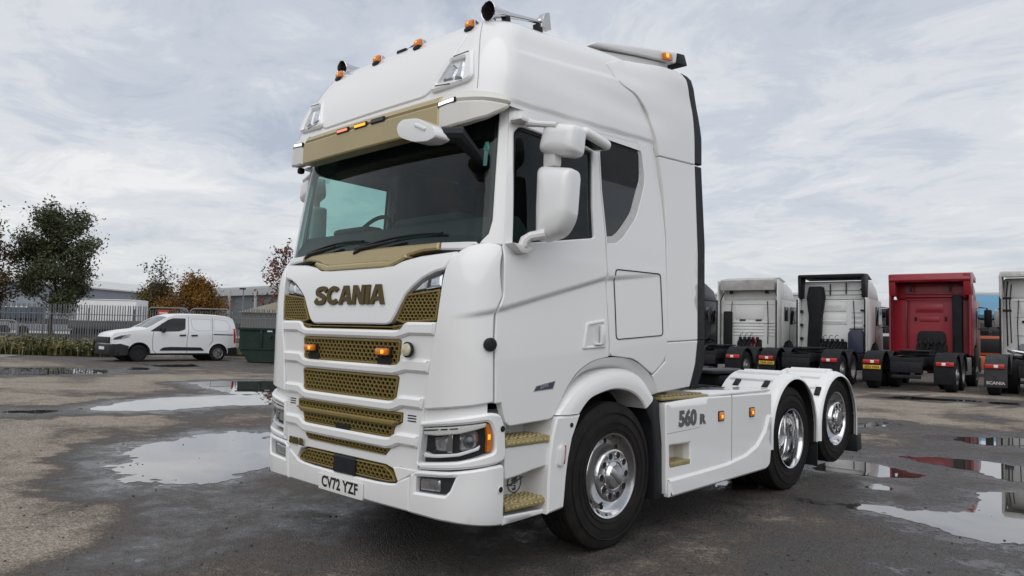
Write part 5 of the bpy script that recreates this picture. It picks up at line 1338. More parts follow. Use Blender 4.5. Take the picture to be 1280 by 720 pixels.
def marching(k):
    b = BOX[k]; far = math.hypot((b[0]+b[1])/2-CX, (b[2]+b[3])/2-CY)
    st = (0.022 if far < 9 else 0.04) if far < 13 else 0.10
    nx = int((b[1]-b[0])/st)+1; ny = int((b[3]-b[2])/st)+1
    val = [[water(b[0]+i*st, b[2]+j*st, k) for i in range(nx)] for j in range(ny)]
    V = []; F = []; ix = {}
    def vid(key, x, y):
        if key not in ix: ix[key] = len(V); V.append((x, y, gz(x, y)+0.002))
        return ix[key]
    for j in range(ny-1):
        for i in range(nx-1):
            c = [(i, j), (i+1, j), (i+1, j+1), (i, j+1)]; v = [val[q[1]][q[0]] for q in c]
            if max(v) <= 0: continue
            poly = []
            for a in range(4):
                p, q = c[a], c[(a+1) % 4]; va, vb = v[a], v[(a+1) % 4]
                if va > 0: poly.append(vid(p, b[0]+p[0]*st, b[2]+p[1]*st))
                if (va > 0) != (vb > 0):
                    t = va/(va-vb); key = (min(p, q), max(p, q))
                    poly.append(vid(key, b[0]+(p[0]+(q[0]-p[0])*t)*st, b[2]+(p[1]+(q[1]-p[1])*t)*st))
            if len(poly) >= 3: F.append(poly)
    me = bpy.data.meshes.new('puddle'); me.from_pydata(V, [], F)
    tag(link('puddle', me, WATER), kind='structure')
for k in PUD: marching(k)
# loose grit lying about
gb = MB(); rr = random.Random(3)
for i in range(420):
    d = 2.2+9*rr.random()**1.5; a = -0.76+rr.uniform(-0.75, 0.75)
    x = CX+d*sin(a); y = CY+d*cos(a); s = rr.uniform(0.005, 0.014)
    q = bmesh.ops.create_icosphere(gb.bm, subdivisions=1, radius=s)
    rt = Matrix.Rotation(rr.random()*6, 3, 'Z')
    sc = Vector((1, rr.uniform(0.6, 1), rr.uniform(0.4, 0.7)))
    for v in q['verts']: v.co = rt @ Vector((v.co.x*sc.x, v.co.y*sc.y, v.co.z*sc.z))+Vector((x, y, gz(x, y)+s*0.3))
tag(gb.build('loose_grit', mat('grit_stone', (0.05, 0.047, 0.043), 0.8, var=0.6, vscale=60)), kind='stuff')
# pale concrete apron beyond the fence and the verge before it
def at(lat, D, z=0.0):
    """a point lat metres to the right of the viewing axis and D metres out"""
    return Vector((CX+f_.x/f_.xy.length*D*1.0+r_.x*lat, CY+f_.y/f_.xy.length*D+r_.y*lat, z))
ap = MB()
ap.quad(at(-78, 62, 0.11), at(-10, 62, 0.11), at(-14, 112, 0.11), at(-100, 112, 0.11))
tag(ap.build('concrete_apron', mat('pale_concrete', (0.42, 0.40, 0.37), 0.8, var=0.2, vscale=0.3), smooth=None), kind='structure')
# ---------------------------------------------------------------- trees, bushes, weeds
def leafmat(name, c1, c2):
    return mat(name, c1, 0.6, spec=0.2, var=0.5, vscale=0.9, col2=c2, detail=3)
BARK = mat('bark', (0.055, 0.045, 0.036), 0.9, var=0.4, vscale=5)
def branches(rnd, base, height, spread, levels=3, lean=(0, 0), start=0.28, nlimb=9, up=0.55):
    """tapered trunk and forking limbs; returns the tube list and the twig tips"""
    tubes = []; tips = []
    top = Vector((base[0]+lean[0], base[1]+lean[1], base[2]+height*0.86))
    b = Vector(base); n = 7
    tr = [b.lerp(top, k/n)+Vector((rnd.uniform(-1, 1), rnd.uniform(-1, 1), 0))*0.02*height*(0 if k == 0 else 1) for k in range(n+1)]
    r0_ = height*0.019
    tubes.append((tr, [r0_*(1.25 if k == 0 else 1)*(1-0.85*k/n) for k in range(n+1)]))
    def limb(p, d, L_, r, lv):
        pts = [p]; q = p.copy(); dd = d.copy()
        for k in range(4):
            dd = (dd+Vector((rnd.uniform(-1, 1), rnd.uniform(-1, 1), rnd.uniform(-0.3, 0.7)))*0.22).normalized()
            q = q+dd*L_/4; pts.append(q.copy())
        tubes.append((pts, [r*(1-0.18*k) for k in range(5)]))
        if lv <= 0:
            tips.extend(pts[1:]); return
        tips.append(pts[-1])
        for k in range(4 if lv > 1 else 3):
            i = rnd.choice((1, 2, 3, 4))
            nd = (dd+Vector((rnd.uniform(-1, 1), rnd.uniform(-1, 1), rnd.uniform(-0.5, 0.9)))*0.85).normalized()
            limb(pts[i], nd, L_*rnd.uniform(0.5, 0.7), r*0.5, lv-1)
    for k in range(nlimb):
        t = start+(1-start)*(k+0.5)/nlimb
        p = tr[min(n, int(t*n))].lerp(tr[min(n, int(t*n)+1)], t*n-int(t*n))
        a = k*2.4+rnd.uniform(-0.4, 0.4)
        prof = (0.30+0.78*(1-t)**0.55)*min(1, 0.45+(t-start)*3.2)
        d = Vector((cos(a), sin(a), up+0.9*t)).normalized()
        limb(p, d, spread*prof*rnd.uniform(0.75, 1.05), r0_*0.42*(1.15-t*0.6), levels-1)
    limb(tr[-1], Vector((0, 0, 1)), height*0.14, r0_*0.2, 1)
    return tubes, tips
def tree(name, base, height, spread, leaf, nleaf, lmat, label, cat='tree', seed=1, ls=0.12, clump=0.45, group=None, lv=3, **kw):
    rnd = random.Random(seed)
    root = tag(empty(name, base), label, cat, group)
    tubes, tips = branches(rnd, (0, 0, 0), height, spread, lv, **kw)
    m = MB()
    for pts, rr_ in tubes: m.tube(pts, [max(0.008, q) for q in rr_], 6 if rr_[0] > 0.05 else 4, cap=False)
    m.build('trunk', BARK, root, smooth=60)
    V = []; F = []
    for i in range(nleaf):
        t = rnd.choice(tips)
        p = t+Vector((rnd.gauss(0, 1), rnd.gauss(0, 1), rnd.gauss(0, 0.8)))*clump
        n = Vector((rnd.gauss(0, 1), rnd.gauss(0, 1), rnd.gauss(0.4, 1))).normalized()
        u = n.orthogonal().normalized(); u = Matrix.Rotation(rnd.random()*6.28, 3, n) @ u; v = n.cross(u)
        s = ls*rnd.uniform(0.6, 1.3); b = len(V)
        V += [tuple(p-u*s), tuple(p+v*s*0.45), tuple(p+u*s), tuple(p-v*s*0.45+n*s*0.25)]; F.append((b, b+1, b+2, b+3))
    me = bpy.data.meshes.new('crown'); me.from_pydata(V, [], F)
    link('crown', me, lmat, root)
    return root
GZ = 0.10
def on(lat, D, z=GZ): return tuple(at(lat, D, z))
LDARK = leafmat('leaf_dark_green', (0.105, 0.115, 0.060), (0.045, 0.052, 0.028))
LBRWN = leafmat('leaf_brown_green', (0.16, 0.10, 0.035), (0.045, 0.040, 0.020))
LORNG = leafmat('leaf_orange', (0.26, 0.13, 0.022), (0.10, 0.055, 0.015))
LOLIV = leafmat('leaf_olive', (0.15, 0.115, 0.032), (0.06, 0.05, 0.02))
LRUST = leafmat('leaf_rust', (0.20, 0.070, 0.035), (0.09, 0.036, 0.024))
tree('broadleaf_tree', on(-31.9, 52), 9.0, 2.75, 0, 24000, LDARK, 'tall dark green broadleaf tree behind the palisade fence, with sky showing through', seed=4, ls=0.115, clump=0.34, nlimb=16, start=0.20, up=0.35)
tree('broadleaf_tree', on(-35.7, 50), 8.6, 2.3, 0, 9000, LBRWN, 'brownish green tree cut off by the left edge of the view', seed=9, ls=0.12, clump=0.36, nlimb=12, start=0.12, up=0.4)
tree('bare_tree', on(-46.4, 98), 9.4, 3.6, 0, 420, mat('leaf_withered', (0.03, 0.024, 0.02), 0.8), 'nearly bare thin tree with a few withered leaves among the bushes', seed=12, ls=0.20, clump=0.28, nlimb=10, start=0.22, up=0.75)
tree('olive_bush', on(-47.6, 100), 6.2, 3.1, 0, 7000, LOLIV, 'rounded olive green bush under the nearly bare tree', 'bush', seed=21, ls=0.19, clump=0.62, nlimb=10, start=0.06, lv=2, up=0.4)
tree('orange_bush', on(-41.7, 99), 6.5, 3.5, 0, 11000, LORNG, 'dense orange brown autumn bush behind the white van', 'bush', seed=23, ls=0.19, clump=0.66, nlimb=12, start=0.05, lv=2, up=0.4)
tree('rusty_tree', on(-29.6, 96), 12.0, 3.0, 0, 1100, LRUST, 'small tree with rust red leaves behind the green skip', seed=31, ls=0.24, clump=0.36, nlimb=14, start=0.10)
# weeds on the verge
vg = MB()
vg.bm.faces.new([vg.bm.verts.new(p) for p in (at(-27, 30.5, 0.115), at(-16.6, 32.5, 0.115), at(-8, 33.5, 0.115), at(-10, 44.5, 0.35), at(-40, 44.5, 0.35))])
tag(vg.build('verge', mat('verge_soil', (0.07, 0.065, 0.035), 0.95, var=0.5, vscale=2, bump=0.3, bscale=15), smooth=None), kind='structure')
kb = MB()
kb.bm.faces.new([kb.bm.verts.new(p) for p in (at(-30, 24, 0.112), at(-19.2, 28, 0.112), at(-20.2, 31, 0.112), at(-34, 31.5, 0.112))])
tag(kb.build('path', mat('path_concrete', (0.22, 0.20, 0.18), 0.9, var=0.3, vscale=3), smooth=None), kind='structure')
def weeds(name, n, region, h0, h1, cols, seed, lean=0.35):
    rnd = random.Random(seed); V = []; F = []
    for i in range(n):
        lat, D, hs = region(rnd)
        p = at(lat, D, 0.12+0.02*(D-31)); h = rnd.uniform(h0, h1)*hs; a = rnd.random()*6.28
        d = Vector((cos(a), sin(a), 0)); s = Vector((-d.y, d.x, 0))*rnd.uniform(0.008, 0.026)
        q = p+d*h*lean*0.35+Vector((0, 0, h*0.6)); t = p+d*h*lean+Vector((0, 0, h))
        b = len(V); V += [tuple(p-s), tuple(p+s), tuple(q-s*0.9), tuple(q+s*0.9), tuple(t)]; F += [(b, b+1, b+3, b+2), (b+2, b+3, b+4)]
        if rnd.random() < 0.8:      # a leaf or two on the stalk
            for _ in range(3):
                c = p.lerp(t, rnd.uniform(0.3, 1)); a = rnd.random()*6.28; e = Vector((cos(a), sin(a), rnd.uniform(-0.2, 0.6)))*rnd.uniform(0.07, 0.19); f = Vector((-e.y, e.x, 0))*0.3
                b = len(V); V += [tuple(c), tuple(c+e*0.5+f), tuple(c+e), tuple(c+e*0.5-f)]; F.append((b, b+1, b+2, b+3))
    me = bpy.data.meshes.new(name); me.from_pydata(V, [], F)
    return tag(link(name, me, cols), kind='stuff')
def reg1(r):
    t = r.random(); lat = -29+t*13.0; D = r.uniform(31.2, 36)
    return lat, D, (1.0-0.45*t)*(0.55+1.1*abs(noise.noise((lat*0.5, D*0.4, 0))))
weeds('tall_weeds', 9000, reg1, 0.25, 1.0, leafmat('weed_green', (0.085, 0.10, 0.032), (0.035, 0.046, 0.016)), 5)
def reg1b(r):
    t = r.random(); return -26+t*10.5, r.uniform(31.0, 35), 0.8-0.2*t
weeds('dry_weeds', 1300, reg1b, 0.4, 1.1, leafmat('weed_straw', (0.27, 0.22, 0.10), (0.13, 0.11, 0.04)), 6)
def reg2(r): return r.uniform(-16, -9.5), r.uniform(33, 37), 0.45
weeds('verge_grass', 2200, reg2, 0.25, 0.8, leafmat('weed_pale', (0.16, 0.14, 0.055), (0.07, 0.065, 0.025)), 8)
fl = MB(); rr = random.Random(8)
for i in range(34):
    p = at(rr.gauss(-17.9, 0.7), rr.uniform(31, 33), rr.uniform(0.3, 0.75)); fl.box(p, (0.04, 0.04, 0.03))
tag(fl.build('white_flowers', mat('flower_white', (0.6, 0.6, 0.52), 0.8), smooth=None), kind='stuff')
ke = MB().box((0, 0, 0), (11, 0.15, 0.12), 0.01).build('kerb', mat('kerb_stone', (0.30, 0.28, 0.26), 0.85, var=0.3, vscale=4), None, at(-10.5, 32.4, 0.14), (0, 0, math.atan2(r_.y, r_.x)))
tag(ke, kind='structure')

# ---------------------------------------------------------------- palisade fence
STEEL = mat('galvanised_steel', (0.20, 0.205, 0.21), 0.55, metal=0.4, var=0.3, vscale=3)
RAZ = math.atan2(r_.y, r_.x)
def pale_mesh(h, w=0.070):
    V = []; F = []
    pr = [(-w/2, 0.0), (-w/4, 0.018), (0, 0.004), (w/4, 0.018), (w/2, 0.0)]
    for x, y in pr: V += [(x, y, 0), (x, y, h-0.11)]
    for k, (x, y) in enumerate(pr): V.append((x*1.15, y, h-0.05 if k in (0, 4) else (h if k in (1, 3) else h-0.09)))
    for k in range(4): F += [(2*k, 2*k+2, 2*k+3, 2*k+1), (2*k+1, 2*k+3, 11+k, 10+k)]
    return mesh('pale', V, F, None)
def fence(lat0, lat1, D, h, label, pitch=0.155, z=0.16, name='palisade_fence', every=2.75):
    t = tag(empty(name, at((lat0+lat1)/2, D, z), RAZ), label, 'fence')
    half = (lat1-lat0)/2; me = pale_mesh(h); n = int(2*half/pitch)
    for k in range(n):
        link('pale', me, STEEL, t, (-half+pitch*(k+0.5), -0.03+0.006*sin(k*1.7), 0.05+0.012*sin(k*2.3)), (0, 0.012*sin(k*3.1), 0))
    for zz_ in (0.35, h-0.55):
        MB().box((0, 0, zz_), (2*half, 0.05, 0.05), 0.004).build('rail', STEEL, t)
    pm = MB().box((0, 0.06, h/2-0.1), (0.09, 0.06, h-0.15), 0.004).mesh('post')
    for k in range(int(2*half/every)+1): link('post', pm, STEEL, t, (-half+every*k, 0.02, 0))
    return t
fence(-36.5, -21.9, 45, 2.40, 'long run of pale grey palisade fence beneath the big dark tree')
fence(-16.8, 2.0, 45, 2.40, 'run of palisade fence from the rear of the white van past the green skip')
def gate(lat0, lat1, D, label, z=0.16, h=2.35):
    t = tag(empty('fence_gate', at((lat0+lat1)/2, D, z), RAZ), label, 'gate')
    w = (lat1-lat0)/2; rc = 0.28
    pts = [(-w, 0, 0.1), (-w, 0, h-rc)]+[(-w+rc-rc*cos(a), 0, h-rc+rc*sin(a)) for a in (0.4, 0.8, 1.2, 1.57)]+[(w-rc+rc*sin(a), 0, h-rc+rc*cos(a)) for a in (0, 0.4, 0.8, 1.2, 1.57)]+[(w, 0, 0.1)]
    MB().tube(pts, 0.045, 8).build('gate_frame', CHROME2 if False else STEEL, t)
    MB().box((0, 0, 0.15), (2*w, 0.05, 0.06)).box((0, 0, 1.25), (2*w, 0.05, 0.05)).build('rail', STEEL, t)
    me = MB().box((0, 0, h/2), (0.028, 0.028, h-0.28)).mesh('bar', None)
    n = int(2*w/0.145)
    for k in range(1, n): link('bar', me, STEEL, t, (-w+2*w*k/n, 0.0, 0))
    return t
gate(-21.85, -21.65+2.2, 44.9, 'grey barred gate with rounded frame corner behind the front of the white van')
gate(-19.3, -16.9, 44.9, 'second barred gate with rounded frame behind the rear of the white van')
hb = tag(empty('hoop_barrier', at(-27.4, 39.5, 0.2), RAZ), 'grey steel hoop barrier standing in the weeds at the left edge', 'barrier')
MB().tube([(-1.6, 0, 0), (-1.6, 0, 1.15), (-1.5, 0, 1.28), (-1.35, 0, 1.33), (1.05, 0, 1.33), (1.2, 0, 1.28), (1.3, 0, 1.15), (1.3, 0, 0)], 0.05, 8).build('hoop', STEEL, hb)
MB().tube([(-1.6, 0, 0.65), (1.3, 0, 0.65)], 0.03, 8).build('mid_rail', STEEL, hb)
sg = tag(empty('fence_sign', at(-20.85, 44.75, 2.25), RAZ), 'small red and white sign fixed high on the gate above the van bonnet', 'sign')
MB().box((0, 0, 0), (0.62, 0.02, 0.28)).build('sign_board', mat('sign_red', (0.45, 0.05, 0.04), 0.5), sg)
MB().box((0, -0.012, -0.05), (0.50, 0.008, 0.06)).build('sign_band', mat('sign_white', (0.7, 0.7, 0.7), 0.5), sg)
lp = tag(empty('lamp_post', at(-25.2, 70, GZ)), 'slim grey lamp post in front of the dark warehouse wall', 'lamp post')
MB().tube([(0, 0, 0), (0, 0, 4.9)], [0.09, 0.05], 8).build('pole', STEEL, lp)
MB().box((0, -0.1, 4.95), (0.35, 0.5, 0.14), 0.03).build('lamp_head', DARKM, lp)

# ---------------------------------------------------------------- warehouses and things beyond the fence
def clad(name, c, stretch=(1, 1, 1)): return mat(name, c, 0.6, var=0.06, vscale=0.5, stretch=stretch)
def warehouse(name, a, b, eave, ridge, depth, bands, roofc, label, ribs=0.0):
    """a long shed from ground point a to b (left to right as seen), its depth away from the viewer"""
    a = Vector(a[:2]); b = Vector(b[:2]); L_ = (b-a).length; d = (b-a).normalized()
    t = tag(empty(name, (a.x, a.y, GZ), math.atan2(d.y, d.x)), label, 'building')
    z0 = 0
    for (z1, c, off) in bands:
        MB().box((L_/2, depth/2-off/2, (z0+z1)/2), (L_, depth+off, z1-z0-0.02)).build('wall_band', clad('cladding_%d' % len(MATS), c), t, smooth=None); z0 = z1
    MB().prism([(-0.5, eave), (-0.5, eave+0.25), (depth/2, ridge), (depth+0.5, eave+0.25), (depth+0.5, eave)], 'X', -0.4, L_+0.4).build('roof', clad('roof_%d' % len(MATS), roofc), t, smooth=None)
    if ribs:
        n = int(L_/ribs); pm = MB().box((0, 0, eave/2), (0.35, 0.25, eave-0.1)).mesh('pilaster')
        for k in range(n+1): link('pilaster', pm, clad('pilaster', (0.45, 0.46, 0.47)), t, (k*ribs+0.2, -0.12-bands[-1][2], 0))
    return t
aA, aB = (-121.5, 8.0), (-167.96, 75.76)
wa = warehouse('warehouse', aB if False else aA, aB, 7.6, 10.6, 34, [(5.6, (0.40, 0.43, 0.47), 0), (7.6, (0.26, 0.285, 0.33), 0.15)], (0.56, 0.56, 0.54), 'long pale grey warehouse with a low pitched roof behind the trees on the left')
wb = warehouse('warehouse', (-112.42, 50.0), (-72, 50.4), 7.0, 7.6, 40, [(6.0, (0.13, 0.15, 0.165), 0), (7.0, (0.40, 0.42, 0.43), 0.6)], (0.45, 0.46, 0.46), 'dark grey flat roofed warehouse with a pale fascia left of the truck', ribs=8.0)
wd = warehouse('warehouse', (-95, 112), (30, 148), 9.3, 11.0, 40, [(5.0, (0.40, 0.42, 0.44), 0), (7.4, (0.33, 0.35, 0.37), 0.1), (9.3, (0.46, 0.47, 0.48), 0.3)], (0.5, 0.5, 0.5), 'wide grey clad warehouse behind the row of parked trucks')
# hip roofed shelter
sh = tag(empty('shelter', at(-17.2, 62, GZ), RAZ), 'low shelter with a sloping beige roof behind the skip', 'shelter')
MB().prism([(-5.6, 2.6), (4.5, 5.4), (8.0, 2.6)], 'Y', 0, 8, 0).build('roof', mat('beige_sheet', (0.36, 0.33, 0.27), 0.8, var=0.1, vscale=1), sh, smooth=None)
MB().box((1.0, 4, 1.3), (12.5, 7.4, 2.6)).build('wall', mat('shelter_wall', (0.16, 0.16, 0.16), 0.8), sh, smooth=None)
# trailers, boxes and a low wall beyond the fence
def trailer(lat, D, L_, z0, z1, c, label, rz=RAZ):
    t = tag(empty('box_trailer', at(lat, D, GZ), rz), label, 'trailer')
    MB().box((0, 0, (z0+z1)/2), (L_, 2.5, z1-z0), 0.06).build('box_body', mat('trailer_%d' % len(MATS), c, 0.5, var=0.06, vscale=1), t)
    MB().box((0, 0, z0-0.15), (L_*0.95, 1.0, 0.25)).build('chassis', CHASSIS, t)
    MB().box((0, -1.25, z1-0.06), (L_, 0.06, 0.12), 0.01).build('top_rail', CHROME2, t)
    wm = MB().lathe([(-0.15, 0.0), (-0.15, 0.45), (-0.12, 0.5), (0.12, 0.5), (0.15, 0.45), (0.15, 0)], 16, 'Y').mesh('wheel')
    for x in (-0.36, -0.26, -0.16, 0.38): link('wheel', wm, RUBBER, t, (x*L_, -1.1, 0.5))
    return t
trailer(-40.6, 76, 6.0, 1.0, 3.8, (0.62, 0.63, 0.64), 'long white box trailer behind the fence right of the big tree')
trailer(-46.2, 70, 3.2, 1.7, 2.75, (0.035, 0.055, 0.10), 'dark blue container body behind the fence at the far left')
trailer(-33.6, 62, 4.8, 0.9, 1.65, (0.10, 0.105, 0.11), 'low grey flatbed body behind the fence between tree and bushes')
lw = tag(empty('low_wall', at(-33, 58, GZ), RAZ), 'low dark wall beyond the fence below the trailers', 'wall')
MB().box((0, 0, 0.25), (32, 0.3, 0.5)).build('wall_body', mat('dark_wall', (0.10, 0.10, 0.10), 0.9, var=0.3, vscale=1), lw, smooth=None)
hd = MB().box((0, 0, 0), (42, 0.25, 0.75)).build('timber_wall', mat('dark_timber', (0.055, 0.05, 0.047), 0.9, var=0.3, vscale=1), None, at(-46, 100, 1.55), (0, 0, RAZ))
tag(hd, 'distant dark low fence line across the pale concrete apron', 'fence')

# ---------------------------------------------------------------- cones, skip
CONE_R = mat('cone_red', (0.55, 0.06, 0.035), 0.5); CONE_W = mat('cone_white', (0.75, 0.75, 0.73), 0.5)
bk = tag(empty('concrete_block', at(-14.75, 40.6, 0.15), RAZ), 'low concrete block on the verge carrying two traffic cones', 'block')
MB().box((0, 0, 0.22), (1.6, 0.6, 0.52), 0.03).build('block_body', mat('rough_concrete', (0.20, 0.19, 0.17), 0.9, var=0.3, vscale=5), bk)
for i, (lat, lb) in enumerate(((-15.05, 'red and white traffic cone nearest the rear of the white van'), (-14.55, 'red and white traffic cone nearest the green skip'))):
    c = tag(empty('traffic_cone', at(lat, 40.5, 0.63)), lb, 'cone', 'traffic cones by the fence')
    MB().box((0, 0, 0.02), (0.38, 0.38, 0.04), 0.01).build('cone_base', BLACK, c)
    MB().lathe([(0.04, 0.15), (0.30, 0.10)], 16, 'Z').build('cone_body', CONE_R, c)
    MB().lathe([(0.302, 0.1), (0.52, 0.062)], 16, 'Z').build('cone_sleeve', CONE_W, c)
    MB().lathe([(0.522, 0.062), (0.74, 0.022), (0.75, 0.0)], 16, 'Z').build('cone_tip', CONE_R, c)
SKG = mat('skip_green', (0.012, 0.028, 0.022), 0.6, spec=0.25, var=0.35, vscale=3)
sk = tag(empty('waste_skip', at(-8.65, 30.2, GZ), RAZ), 'dark green steel waste skip behind the front of the truck', 'skip')
MB().prism([(-2.0, 1.34), (-2.0, 0.58), (-1.62, 0.02), (1.62, 0.02), (2.0, 0.58), (2.0, 1.34)], 'Y', -0.85, 0.85, 0.02).build('skip_body', SKG, sk, smooth=None)
for y in (-0.88, 0.88): MB().box((0, y, 1.33), (4.1, 0.08, 0.09), 0.01).box((0, y, 0.56), (4.0, 0.05, 0.06)).build('rim', SKG, sk)
for x in (-1.12, 0.0, 1.12): MB().box((x, -0.88, 0.95), (0.09, 0.06, 0.72), 0.01).build('rib', SKG, sk)
for x in (-0.75, 0.75): MB().tube([(x, -0.88, 1.05), (x, -1.02, 1.05)], 0.05, 10).build('lifting_lug', DARKM, sk)
MB().box((-1.15+0.35, -0.875, 1.26), (0.20, 0.015, 0.07)).build('skip_label', PLATEW, sk)
MB().box((0, 0, 1.15), (3.7, 1.5, 0.1)).build('skip_contents', mat('rubble', (0.05, 0.045, 0.04), 0.9), sk, smooth=None)
# ---------------------------------------------------------------- white van (nose towards -Y, near side +X)
def build_van():
    t = tag(empty('panel_van', (-25.92, 6.86, GZ)), 'white panel van with black bumpers parked side on in front of the gates', 'van')
    VW = mat('van_white', (0.74, 0.75, 0.76), 0.3, coat=0.4)
    VG = DKGLASS; VB = mat('van_black_plastic', (0.02, 0.021, 0.023), 0.55, spec=0.3)
    top = [(0.04, 0.52), (0.0, 0.72), (0.01, 0.92), (0.07, 1.02), (0.22, 1.075), (0.55, 1.135), (0.95, 1.185), (1.14, 1.22), (1.45, 1.38), (1.85, 1.63), (2.02, 1.72), (2.25, 1.785), (2.8, 1.815), (3.5, 1.82), (4.1, 1.805), (4.45, 1.775), (4.60, 1.70), (4.68, 1.50), (4.73, 1.10), (4.74, 0.60), (4.70, 0.36)]
    def hw(y, z):
        w = 0.915-0.02*max(0, 0.55-z)-0.135*sst(1.0, 1.85, z)
        w -= 0.17*(1-sst(0.0, 0.75, y))**2+0.05*sst(4.3, 4.75, y)
        if y < 1.9: w -= 0.05*sst(1.0, 1.7, z)*(1-sst(1.4, 2.1, y))
        return w
    S = lambda y, z, d: (hw(y, z)+d, y, z)
    fw, rw = (0.93, 0.315), (3.98, 0.315)
    def arch(c, r, a0, a1, n=14): return [(c[0]+r*cos(radians(a0+(a1-a0)*k/n)), c[1]+r*sin(radians(a0+(a1-a0)*k/n))) for k in range(n+1)]
    sil = top+[(4.70, 0.30)]+arch(rw, 0.385, 0, 180)+arch(fw, 0.385, 0, 180)+[(0.10, 0.30)]
    for sx in (False, True):
        sheet('body_side', S, sil, VW, t, off=0, thick=0.03, cham=0.006, res=0.09, mirror=sx)
    # roof, bonnet, tail: a crowned strip between the two sides
    V = []; F = []; N_ = 9
    tt = subdiv(top, 0.12)[:-1]
    tt = [p for p in tt]
    i_ = tt.index(min(tt, key=lambda p: (p[0]-4.70)**2+(p[1]-0.36)**2)); tt = tt[:i_+1]
    for k, (y, z) in enumerate(tt):
        w = hw(y, z)
        a = tt[max(0, k-1)]; b = tt[min(len(tt)-1, k+1)]; n = Vector((-(b[1]-a[1]), b[0]-a[0])).normalized()
        for j in range(N_):
            q = -1+2*j/(N_-1); c = 0.055*(1-q*q)
            V.append((q*w, y+n.x*c, z+n.y*c))
    for k in range(len(tt)-1):
        for j in range(N_-1): F.append((k*N_+j, k*N_+j+1, (k+1)*N_+j+1, (k+1)*N_+j))
    link('roof_and_bonnet', mesh('roof_and_bonnet', V, F, 40), VW, t)
    def topmap(y, q, d):
        # point on the crowned strip at distance y from the nose
        for k in range(len(top)-1):
            if top[k][0] <= y <= top[k+1][0] and top[k+1][0] > top[k][0]:
                f = (y-top[k][0])/(top[k+1][0]-top[k][0]); z = top[k][1]+(top[k+1][1]-top[k][1])*f
                n = Vector((-(top[k+1][1]-top[k][1]), top[k+1][0]-top[k][0])).normalized(); break
        else: z = 1.8; n = Vector((0, 1))
        c = 0.055*(1-q*q)+d
        return (q*hw(y, z), y+n.x*c, z+n.y*c)
    sheet('windscreen', topmap, [(1.22, -0.90), (1.96, -0.92), (1.96, 0.92), (1.22, 0.90)], mat('van_screen_sky_grey', (0.13, 0.145, 0.15), 0.08, spec=0.8), t, off=0.006, thick=0.01, cham=0.004, res=0.10)  # sky reflection put into the pane as a lighter grey base colour
    for sx in (False, True):
        s_ = -1 if sx else 1
        w = sheet('front_window', S, rounded([(1.30, 1.145), (1.98, 1.60), (2.16, 1.665), (2.66, 1.675), (2.63, 1.25), (2.42, 1.165), (2.0, 1.145)], [0.02, 0, 0.04, 0.05, 0.05, 0.05, 0], 3), VG, t, off=0.005, thick=0.008, cham=0.003, res=0.12, mirror=sx)
        sheet('window_divider', S, [(1.68, 1.145), (1.72, 1.145), (1.76, 1.47), (1.72, 1.44)], VB, t, off=0.008, thick=0.006, cham=0.001, res=0.2, mirror=sx)
        for pts in ([(1.42, 1.14), (1.40, 0.80), (1.43, 0.42), (1.60, 0.27)], [(2.76, 1.74), (2.75, 1.2), (2.70, 0.75), (2.72, 0.28)], [(3.72, 1.74), (3.72, 0.80), (3.60, 0.62)]):
            q = seam('shut_line', S, pts, 0.014, t, d=0.003)
            if sx:
                for v in q.data.vertices: v.co.x = -v.co.x
        for pr in ([(2.86, 1.66), (3.66, 1.67), (3.66, 1.20), (3.05, 1.20), (2.90, 1.30)], [(3.78, 1.67), (4.28, 1.64), (4.44, 1.45), (4.44, 1.22), (4.30, 1.20), (3.78, 1.20)]):
            q = seam('pressed_panel', S, rounded(pr, 0.08, 3)+[rounded(pr, 0.08, 3)[0]], 0.012, t, d=0.003, material=mat('van_groove', (0.35, 0.36, 0.37), 0.5))
            if sx:
                for v in q.data.vertices: v.co.x = -v.co.x
        sheet('side_rail', S, [(3.76, 1.085), (4.60, 1.075), (4.60, 1.035), (3.76, 1.045)], VB, t, off=0.006, thick=0.01, cham=0.002, res=0.2, mirror=sx)
        sheet('rubbing_strip', S, rounded([(1.66, 0.42), (1.80, 0.54), (2.1, 0.56), (3.25, 0.545), (3.38, 0.44), (3.36, 0.42)], 0.04, 3), VB, t, off=0.028, thick=0.04, cham=0.012, res=0.1, mirror=sx)
        for y in (2.52, 2.98): sheet('door_handle', S, rounded([(y-0.12, 1.035), (y+0.13, 1.045), (y+0.13, 0.985), (y-0.12, 0.975)], 0.02, 2), VB, t, off=0.03, thick=0.035, cham=0.01, res=0.1, mirror=sx)
        # wheel arch trims
        for c in (fw, rw):
            o = arch(c, 0.415, -2, 182); i = arch(c, 0.385, 182, -2)
            sheet('arch_trim', S, o+i, VB if c is fw else VW, t, off=0.008, thick=0.03, cham=0.004, res=0.1, mirror=sx)
        # front bumper side, headlamp, tail lamp, rear bumper
        sheet('bumper_side', S, [(0.02, 0.64), (0.30, 0.665), (0.58, 0.58), (0.535, 0.44), (0.52, 0.24), (0.10, 0.22), (0.03, 0.30)], VB, t, off=0.012, thick=0.04, cham=0.008, res=0.08, mirror=sx)
        sheet('headlamp', S, rounded([(0.06, 0.90), (0.30, 1.00), (0.62, 1.03), (0.58, 0.93), (0.34, 0.83), (0.06, 0.80)], 0.03, 2), REFLECT, t, off=0.010, thick=0.03, cham=0.006, res=0.07, mirror=sx)
        sheet('headlamp_mask', S, [(0.10, 0.875), (0.30, 0.955), (0.40, 0.965), (0.30, 0.855), (0.10, 0.81)], LENSD, t, off=0.013, thick=0.01, cham=0.002, res=0.1, mirror=sx)
        sheet('tail_lamp', S, [(4.60, 1.32), (4.69, 1.30), (4.725, 0.74), (4.66, 0.70), (4.63, 0.80)], REDL, t, off=0.010, thick=0.03, cham=0.006, res=0.08, mirror=sx)
